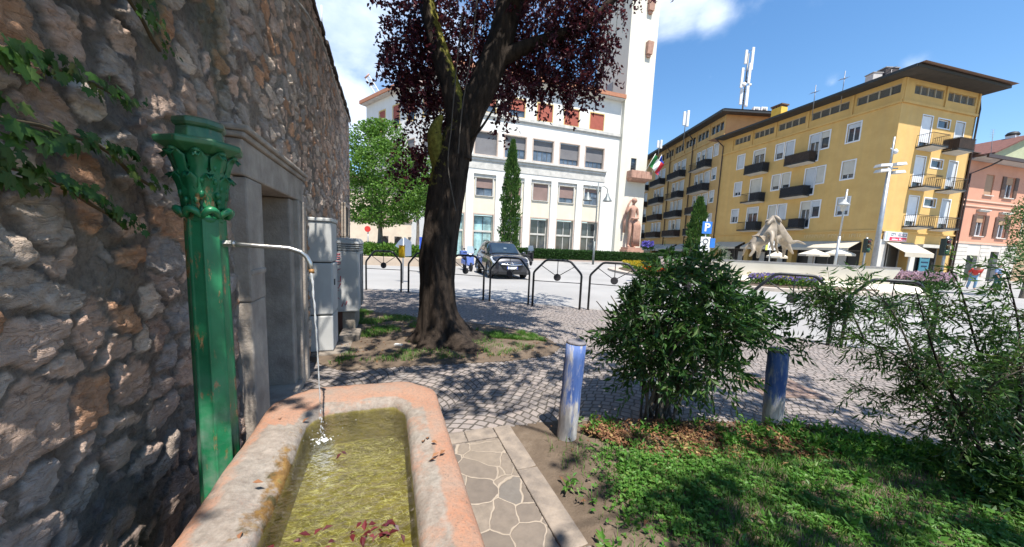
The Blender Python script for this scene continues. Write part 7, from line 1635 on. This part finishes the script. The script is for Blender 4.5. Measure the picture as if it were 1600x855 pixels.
for i, (t, o, c) in enumerate(sign_post('white sign panel with a dark ring and yellow edge in front of the cafe awnings', 'info_sign', (1203,405), (1206,362), 24, [(1206,378,.62,1.15,SGW,'panel'),(1198,378,.16,1.15,flat('sign_lime', (.55,.60,.12), .5),'edge')])):
    if i == 0: mb = MB(); mb.tube([(c[0]+.05+.17*math.cos(a), c[1]-.08, c[2]+.25+.17*math.sin(a)) for a in np.linspace(0.9,6.9,18)], .028, 5); [mb.box(c[0]-.2+.15*k,c[0]-.12+.15*k,c[1]-.078,c[1]-.072,c[2]-.45,c[2]-.25) for k in range(3)]; [mb.box(c[0]-.1+.14*k,c[0]-.04+.14*k,c[1]-.078,c[1]-.072,c[2]-.12,c[2]-.02) for k in range(2)]; obj('symbol', mb, flat('sign_dark2', (.12,.12,.13), .6), o)
b = atd(629,432,12.5); b[2] = -.1; c = atd(630,387,12.5)
t = thing('road_sign', 'road sign seen from its grey blue back behind the yellow box', 'sign', b); mb = MB(); mb.tube([b, (b[0]+.03,b[1],c[2]+.35)], .03, 8); obj('post', mb, M_GALV, t)
mb = MB(); pg = [(-.32,.05),(-.12,.30),(.04,.38),(.28,.22),(.28,-.30),(-.02,-.33),(-.05,-.10)]; mb.raw([(c[0]+x,c[1]+.05,c[2]+z) for x,z in pg]+[(c[0]+x,c[1]+.075,c[2]+z) for x,z in pg], [tuple(range(7)),tuple(range(7,14))[::-1]]+[(i,(i+1)%7,7+(i+1)%7,7+i) for i in range(7)]); obj('panel', mb, flat('sign_back', (.30,.37,.48), .5, .3), t)
b = atd(662,420,17); b[2] = -.1
t = thing('direction_sign', 'small blue and white road marker just left of the plum trunk', 'sign', b); mb = MB(); mb.tube([b, b+np.array([0,0,1.5])], .03, 8); obj('post', mb, M_GALV, t); mb = MB(); mb.lathe((b[0],b[1]-.05,0.05), [(.22,0),(.2,.5),(.05,.9)], 12); obj('cone', mb, SGW, t); mb = MB(); mb.box(b[0]-.2,b[0]+.25,b[1]-.1,b[1]-.07,1.1,1.7); obj('panel', mb, flat('marker_blue', (.04,.10,.5), .5), t)
# red round sign / closed parasol below the left tree
c = atd(575,358,30); t = thing('red_sign', 'round red sign on a thin post under the left tree', 'sign', (c[0],c[1],0)); mb = MB(); mb.tube([(c[0],c[1],0),(c[0],c[1],c[2])], .05, 8); obj('post', mb, M_GALV, t); mb = MB(); mb.tube([(c[0],c[1]-.12,c[2]),(c[0],c[1]-.06,c[2])], [.26,.26], 18, True, False); obj('disc', mb, flat('sign_red2', (.6,.04,.03), .5), t)
# traffic lights
def traffic(label, px, dep, base):
    c = atd(*px, dep); b = atd(*base, dep); b[2] = 0; t = thing('traffic_light', label, 'traffic light', b, 'traffic lights'); mb = MB(); mb.tube([b, (b[0],b[1],c[2]+.6)], .06, 8); obj('post', mb, M_GALV, t)
    mb = MB(); mb.box(c[0]-.17,c[0]+.17,c[1]-.15,c[1]+.12,c[2]-.5,c[2]+.5); hs_ = obj('housing', mb, flat('signal_black', (.02,.035,.03), .5), t, .03)
    for k in range(3): mb = MB(); z = c[2]+.3-.3*k; mb.tube([(c[0],c[1]-.18,z),(c[0],c[1]-.152,z)], .11, 14); obj('lens', mb, flat('lens_%d' % k, [(.10,.02,.02),(.10,.06,.01),(.02,.12,.07)][k], .2), hs_); mb = MB(); mb.tube([(c[0]+.13*math.cos(a), c[1]-.25, z+.13*math.sin(a)) for a in np.linspace(0,math.pi,8)], .02, 4); obj('visor', mb, bpy.data.materials['signal_black'], hs_)
    mb = MB(); mb.tube([(b[0],b[1],c[2]),(c[0],c[1],c[2])], .04, 6); obj('bracket', mb, M_GALV, t)
traffic('dark traffic light beside the teal shop poster', (1476,386), 20, (1468,440)); traffic('dark traffic light left of the tall floodlight pole', (1354,384), 25, (1348,415))
# cafe parasols
M_PAR = mat('cream_parasol', (.62,.56,.45), (.54,.48,.38), 1, .85)
for i, (px, py, rx, lab) in enumerate(((1273,389,20,'cream cafe parasol in the middle, right of the white sign panel'),(1311,388,21,'cream cafe parasol next to the slim lantern post'),(1215,392,14,'cream cafe parasol partly hidden behind the horse sculpture'))):
    dep = 26; c = atd(px, py, dep); r_ = rx/530*dep; t = thing('parasol', lab, 'parasol', (c[0],c[1],0), 'cream parasols of the cafe')
    mb = MB(); vs = [(c[0],c[1],c[2])]+[(c[0]+r_*math.cos(a),c[1]+r_*math.sin(a),c[2]-.42) for a in np.linspace(.4,6.683,9)[:-1]]+[(c[0]+r_*math.cos(a),c[1]+r_*math.sin(a),c[2]-.56) for a in np.linspace(.4,6.683,9)[:-1]]
    mb.raw(vs, [(0,1+k,1+(k+1)%8) for k in range(8)]+[(1+k,9+k,9+(k+1)%8,1+(k+1)%8) for k in range(8)]); obj('canopy', mb, M_PAR, t)
    mb = MB(); mb.tube([(c[0],c[1],0),(c[0],c[1],c[2])], .035, 8); obj('pole', mb, flat('parasol_pole', (.3,.25,.2), .6), t); mb = MB(); mb.lathe((c[0],c[1],0), [(.35,0),(.35,.08),(.08,.12)], 12); obj('base', mb, flat('parasol_base', (.2,.2,.2), .8), t)
    if i < 2:
        for k in (-1,1):
            x, y = c[0]+k*.9, c[1]+.6; t = thing('cafe_chair', 'dark cafe chair under the '+('middle parasol' if i == 0 else 'parasol by the lantern post'), 'chair', (x,y,0), 'cafe chairs'+str(i) if False else 'cafe chairs under the parasols'); mb = MB(); mb.box(x-.22,x+.22,y-.22,y+.22,.43,.47); obj('seat', mb, M_BRBAL, t); mb = MB(); mb.box(x-.22,x+.22,y+.19,y+.22,.5,.9); obj('backrest', mb, M_BRBAL, t)
            for sx_ in (-.19,.19):
                for sy_ in (-.19,.19): mb = MB(); mb.tube([(x+sx_,y+sy_,0),(x+sx_,y+sy_,.43)], .015, 5); obj('leg', mb, M_BRBAL, t)
# grey bushes by the far cafe
c = atd(1118,392,30); t = thing('grey_bush', 'silvery green bush at the mouth of the passage between the yellow blocks', 'bush', (c[0],c[1],0)); crown('foliage', [((c[0],c[1],1.2),(1.3,1,1.3),1),((c[0]+.8,c[1],.7),(.9,.8,.8),.6)], 900, .16, .06, leafmat('silver_leaf', (.10,.13,.09), (.22,.26,.18), .2, .6), t, .2, .3)
# ------------------------------------------------------------------ people at the far right
M_SKIN = flat('skin_tone', (.42,.24,.17), .6)
def person(label, px, dep, face, shirt, trou, hair, cap=None, bend=0.0, h=1.72):
    b = atd(px, 445, dep); x0, y0 = b[0], b[1]; t = thing('person', label, 'person', (x0,y0,-.1), None); k = h/1.72; ca_, sa_ = math.cos(face), math.sin(face)
    def Q(x, y, z): y = y-bend*max(0, z-.9)*.9; z = z-bend*max(0,z-.95)*.35; return (x0+(x*ca_-y*sa_)*k, y0+(x*sa_+y*ca_)*k, -.1+z*k)
    p = [Q(0,0,.95),Q(0,0,1.2),Q(0,.01,1.4),Q(0,0,1.50),Q(0,-.02,1.6),Q(0,-.03,1.69),Q(.19,.01,1.40),Q(.25,.03,1.13),Q(.24,-.10,.90),Q(.24,-.14,.82),Q(-.19,.01,1.40),Q(-.25,.03,1.13),Q(-.24,-.08,.90),Q(-.24,-.12,.82),Q(.09,0,.90),Q(.11,-.10,.50),Q(.11,-.04,.09),Q(.12,-.17,.04),Q(-.09,0,.90),Q(-.11,.02,.50),Q(-.11,.14,.11),Q(-.12,.02,.04)]
    e = [(0,1),(1,2),(2,3),(3,4),(4,5),(2,6),(6,7),(7,8),(8,9),(2,10),(10,11),(11,12),(12,13),(0,14),(14,15),(15,16),(16,17),(0,18),(18,19),(19,20),(20,21)]
    r_ = [.13,.12,.14,.055,.095,.085,.06,.042,.032,.035,.06,.042,.032,.035,.085,.058,.04,.035,.085,.058,.04,.035]
    skin('body', p, e, [q*k for q in r_], M_SKIN, t)
    skin('shirt', [p[i] for i in (0,1,2,6,7,10,11)], [(0,1),(1,2),(2,3),(3,4),(2,5),(5,6)], [q*k for q in (.15,.145,.16,.078,.06,.078,.06)], flat('shirt_'+label[:9], shirt, .85), t)
    skin('trousers', [p[i] for i in (0,14,15,16,18,19,20)], [(0,1),(1,2),(2,3),(0,4),(4,5),(5,6)], [q*k for q in (.145,.10,.075,.06,.10,.075,.06)], flat('trousers_'+label[:9], trou, .85), t)
    mb = MB(); mb.blob(Q(0,.012,1.675), (.098*k,.105*k,.10*k), 12, 9); obj('hair' if not cap else 'cap', mb, flat('hair_'+label[:9], cap or hair, .8), t)
    mb = MB()
    for s in (-1,1): mb.blob(Q(s*.035,-.105,1.645), (.012,.01,.009), 6, 5)
    obj('eyes', mb, flat('eye_dark', (.02,.02,.02), .3), t); mb = MB(); mb.blob(Q(0,-.12,1.615), (.014,.02,.022), 6, 5); obj('nose', mb, M_SKIN, t); return t
person('person leaning forward in a red top and pale blue trousers at the far right', 1518, 22, -.5, (.55,.05,.04), (.20,.33,.48), (.04,.03,.02), None, .55)
person('person standing in a light blue shirt and dark teal trousers at the far right', 1556, 22, .4, (.28,.38,.60), (.03,.10,.11), (.05,.035,.025))
# ================================================================== the shade tree behind the viewer (its shadow dapples the foreground)
SUN_AZ, SUN_EL = R(157), R(65)
SV = np.array([math.cos(SUN_EL)*math.sin(SUN_AZ), math.cos(SUN_EL)*math.cos(SUN_AZ), math.sin(SUN_EL)])
sh = thing('shade_tree', 'tall leafy tree behind the viewer whose crown shades the lawn', 'tree', (4.2,-3.6,0))
TG = [  # where its clumps throw shade on the ground: x, y, radius, density, height of the clump
 (.95,2.0,.42,.9,5.2),(1.5,1.75,.5,1,5.8),(2.2,1.95,.45,1,5.4),(2.9,1.8,.5,1,5.9),(3.7,1.55,.6,1,5.3),(1.5,1.15,.5,1,5.0),(2.3,1.2,.5,.9,5.5),(1.2,.7,.4,.9,5.4),(2.0,.6,.5,1,5.2),(3.1,.95,.5,.8,5.6),(4.3,.9,.7,1,5.5),(.85,1.35,.30,.7,5.2),(1.5,2.7,.45,.9,5.3),(2.1,2.75,.36,.8,5.7),(3.0,2.3,.4,.9,5.2),(1.15,2.75,.3,.7,5.6),
 (.75,3.05,.34,1,5.7),(1.05,3.5,.4,1,5.3),(1.7,3.45,.4,.9,5.8),(-.15,3.35,.36,1,5.4),(-.55,3.0,.28,.8,5.6),(-.45,3.75,.38,1,5.2),(.35,3.85,.36,.9,5.6),(1.2,4.2,.42,.9,5.3),(.55,4.6,.4,.8,5.7),(2.5,3.35,.40,.8,5.5),(3.2,3.0,.34,.8,5.2),(3.2,3.7,.3,.6,5.7),(2.2,4.1,.3,.5,5.4),(-1.2,3.7,.36,1,5.4),(-1.7,4.1,.36,.9,5.6),(-1.0,4.3,.36,.9,5.2),(-1.75,3.1,.34,1,5.3),(-1.25,3.05,.25,.8,5.5),(-1.55,2.4,.22,.7,5.2),(-2.6,5.2,.5,.9,5.6),(-1.6,5.3,.4,.8,5.4),(-.3,5.6,.5,.9,5.7),(.6,5.9,.5,.8,5.5),(1.5,5.3,.35,.6,5.3),(.3,1.05,.16,.5,5.2),(.28,1.55,.12,.4,5.0)]
cl = []; ends = []
for x, y, r_, w, z in TG:
    c = np.array([x,y,0])+SV*(z/SV[2]); cl.append((tuple(c), (r_*1.05, r_*.95, r_*.6), w*(r_/.4)**2*(1.45 if y > 2.95 else .72))); ends.append(c)
# shade on the iron column and at the cabinets: small leafy clumps on the sun line
for s_ in np.arange(-1.7, 1.75, .21): cl.append((W(s_, -.80+random.uniform(-.08,.08), 4.75+random.uniform(-.15,.3)), (.2,.2,.16), 0.0 if -.70 < s_ < .55 else .42))
for (tx, ty, tz, r_, z) in ((*W(1.60,-.60,1.22),.075,4.2),(*W(1.62,-.64,1.90),.05,4.3),(*W(1.58,-.70,1.62),.06,4.2),(*W(4.4,-.84,1.15),.15,4.6),(*W(4.4,-.72,.82),.09,4.7),(*W(5.3,-.62,1.0),.16,4.7),(*W(4.4,-.66,1.35),.06,4.7)):
    c = np.array([tx,ty,tz])+SV*((z-tz)/SV[2]); cl.append((tuple(c), (r_,r_,r_*.8), max(.30, 1.4*r_/.2*.35))); ends.append(c)
trunk_ = [(4.2,-3.6,-.2),(4.15,-3.5,1.2),(4.0,-3.2,2.6),(3.6,-2.7,3.8),(3.0,-2.0,4.9)]
limb('trunk', trunk_, [.34,.27,.24,.2,.15], sh, M_BARK2, 24, 8, .1, None, .6)
hub = [np.array((3.0,-2.0,4.9)), np.array((2.2,-.6,5.2)), np.array((.9,.4,5.3)), np.array((-.3,1.2,5.3)), np.array((-1.4,1.8,5.2)), np.array((3.6,-.3,5.2))]
limb('limb', hub[:5], [.06,.024,.014,.012,.01], sh, M_BARK2, 14, 8, .1); limb('limb', [hub[0], hub[5], np.array((4.8,.6,5.4))], [.05,.02,.012], sh, M_BARK2, 12, 8, .1)
limb('twig', [hub[4], np.array(W(1.7,-.80,5.0)), np.array(W(.6,-.82,4.85)), np.array(W(-.6,-.80,4.9)), np.array(W(-1.7,-.82,4.8))], [.014,.012,.010,.008,.005], sh, M_BARK2, 6, 5, .1)
for c in ends:
    h_ = min(hub, key=lambda q: np.linalg.norm(q-c)); limb('twig', [h_, (h_+c)/2+np.array([0,0,.15]), c], [.012,.009,.005], sh, M_BARK2, 6, 4, .1)
sprigs('crown', cl, 20, 18, .22, .09, .065, M_GRN_A, sh, .2)

# ================================================================== camera, sun, sky
cam = bpy.data.cameras.new('camera'); co = bpy.data.objects.new('camera', cam); COL.objects.link(co); SC.camera = co
cam.sensor_width = 36; cam.lens = CF/1600*36; cam.shift_y = (CY-427.5)/1600; cam.clip_start = .02; cam.clip_end = 3000
Fv = Vector((0, math.cos(PIT), -math.sin(PIT))); Uv = Vector((0, math.sin(PIT), math.cos(PIT))); Rv = Vector((1,0,0))
xv = Rv*math.cos(ROL)+Uv*math.sin(ROL); yv = Uv*math.cos(ROL)-Rv*math.sin(ROL)
co.matrix_world = Matrix(((xv.x,yv.x,-Fv.x,0),(xv.y,yv.y,-Fv.y,0),(xv.z,yv.z,-Fv.z,CH),(0,0,0,1)))
sl_ = bpy.data.lights.new('sun', 'SUN'); so = bpy.data.objects.new('sun', sl_); COL.objects.link(so); sl_.energy = 5.0; sl_.angle = R(.53); sl_.color = (1.0,.945,.86)
so.rotation_mode = 'QUATERNION'; so.rotation_quaternion = Vector(SV).to_track_quat('Z', 'Y'); so.location = (0,0,40)
w = bpy.data.worlds.new('World'); SC.world = w; w.use_nodes = True; nt = w.node_tree; N = nt.nodes; bgN = N['Background']
sky = N.new('ShaderNodeTexSky'); sky.sky_type = 'NISHITA'; sky.sun_disc = False; sky.sun_elevation = SUN_EL; sky.sun_rotation = SUN_AZ; sky.air_density = 1.15; sky.dust_density = .25; sky.ozone_density = 2.2; sky.altitude = 200
tc = N.new('ShaderNodeTexCoord')
def wm(op, a, b=None, clamp=False):
    o = N.new('ShaderNodeMath'); o.operation = op; o.use_clamp = clamp
    for i, q in enumerate((a, b)):
        if q is None: continue
        if isinstance(q, (int, float)): o.inputs[i].default_value = q
        else: nt.links.new(q, o.inputs[i])
    return o.outputs[0]
mp = N.new('ShaderNodeMapping'); mp.inputs['Scale'].default_value = (1,1,1.7); nt.links.new(tc.outputs['Generated'], mp.inputs[0])
no = N.new('ShaderNodeTexNoise'); no.inputs['Scale'].default_value = 4.2; no.inputs['Detail'].default_value = 9; no.inputs['Roughness'].default_value = .56; no.inputs['Distortion'].default_value = .25; nt.links.new(mp.outputs[0], no.inputs['Vector'])
tot = None
for (px, py, rad_, amp) in ((560,40,.40,1.0),(520,150,.34,1.0),(690,60,.30,.8),(1060,-30,.26,1.05),(1110,20,.13,.9),(1300,130,.06,.62),(1420,105,.07,.6),(1110,120,.05,.55),(800,-100,.35,.8),(1500,-160,.35,.5),(300,0,.4,.8)):
    d = ray(px, py); d = d/np.linalg.norm(d)
    dn = N.new('ShaderNodeVectorMath'); dn.operation = 'DISTANCE'; nt.links.new(tc.outputs['Generated'], dn.inputs[0]); dn.inputs[1].default_value = tuple(d)
    m_ = wm('MULTIPLY', wm('SUBTRACT', 1.0, wm('DIVIDE', dn.outputs['Value'], rad_), True), amp)
    tot = m_ if tot is None else wm('MAXIMUM', tot, m_)
mr = N.new('ShaderNodeMapRange'); mr.interpolation_type = 'SMOOTHSTEP'; mr.inputs[1].default_value = .80; mr.inputs[2].default_value = 1.18
nt.links.new(wm('ADD', wm('MULTIPLY', tot, .75), no.outputs['Fac']), mr.inputs[0])
no2 = N.new('ShaderNodeTexNoise'); no2.inputs['Scale'].default_value = 7; no2.inputs['Detail'].default_value = 6; nt.links.new(mp.outputs[0], no2.inputs['Vector'])
cr = N.new('ShaderNodeValToRGB'); cr.color_ramp.elements[0].position = .35; cr.color_ramp.elements[0].color = (3.7,4.5,5.9,1); cr.color_ramp.elements[1].position = .62; cr.color_ramp.elements[1].color = (6.0,6.5,7.3,1); nt.links.new(no2.outputs['Fac'], cr.inputs[0])
mx = N.new('ShaderNodeMix'); mx.data_type = 'RGBA'; nt.links.new(wm('MULTIPLY', mr.outputs[0], .88), mx.inputs[0]); hs_n = N.new('ShaderNodeHueSaturation'); hs_n.inputs['Saturation'].default_value = 1.22; hs_n.inputs['Value'].default_value = 1.0; nt.links.new(sky.outputs[0], hs_n.inputs['Color']); nt.links.new(hs_n.outputs[0], mx.inputs[6]); nt.links.new(cr.outputs[0], mx.inputs[7])
nt.links.new(mx.outputs[2], bgN.inputs[0]); bgN.inputs[1].default_value = .118
SC.view_settings.view_transform = 'Standard'; SC.view_settings.look = 'None'; SC.view_settings.gamma = 1; SC.view_settings.exposure = .88
SC.render.engine = 'CYCLES'; SC.cycles.use_denoising = True
try: SC.cycles.denoiser = 'OPENIMAGEDENOISE'
except Exception: pass
SC.cycles.max_bounces = 8; SC.cycles.transparent_max_bounces = 12; SC.cycles.caustics_refractive = False; SC.cycles.caustics_reflective = False; SC.cycles.sample_clamp_indirect = 6
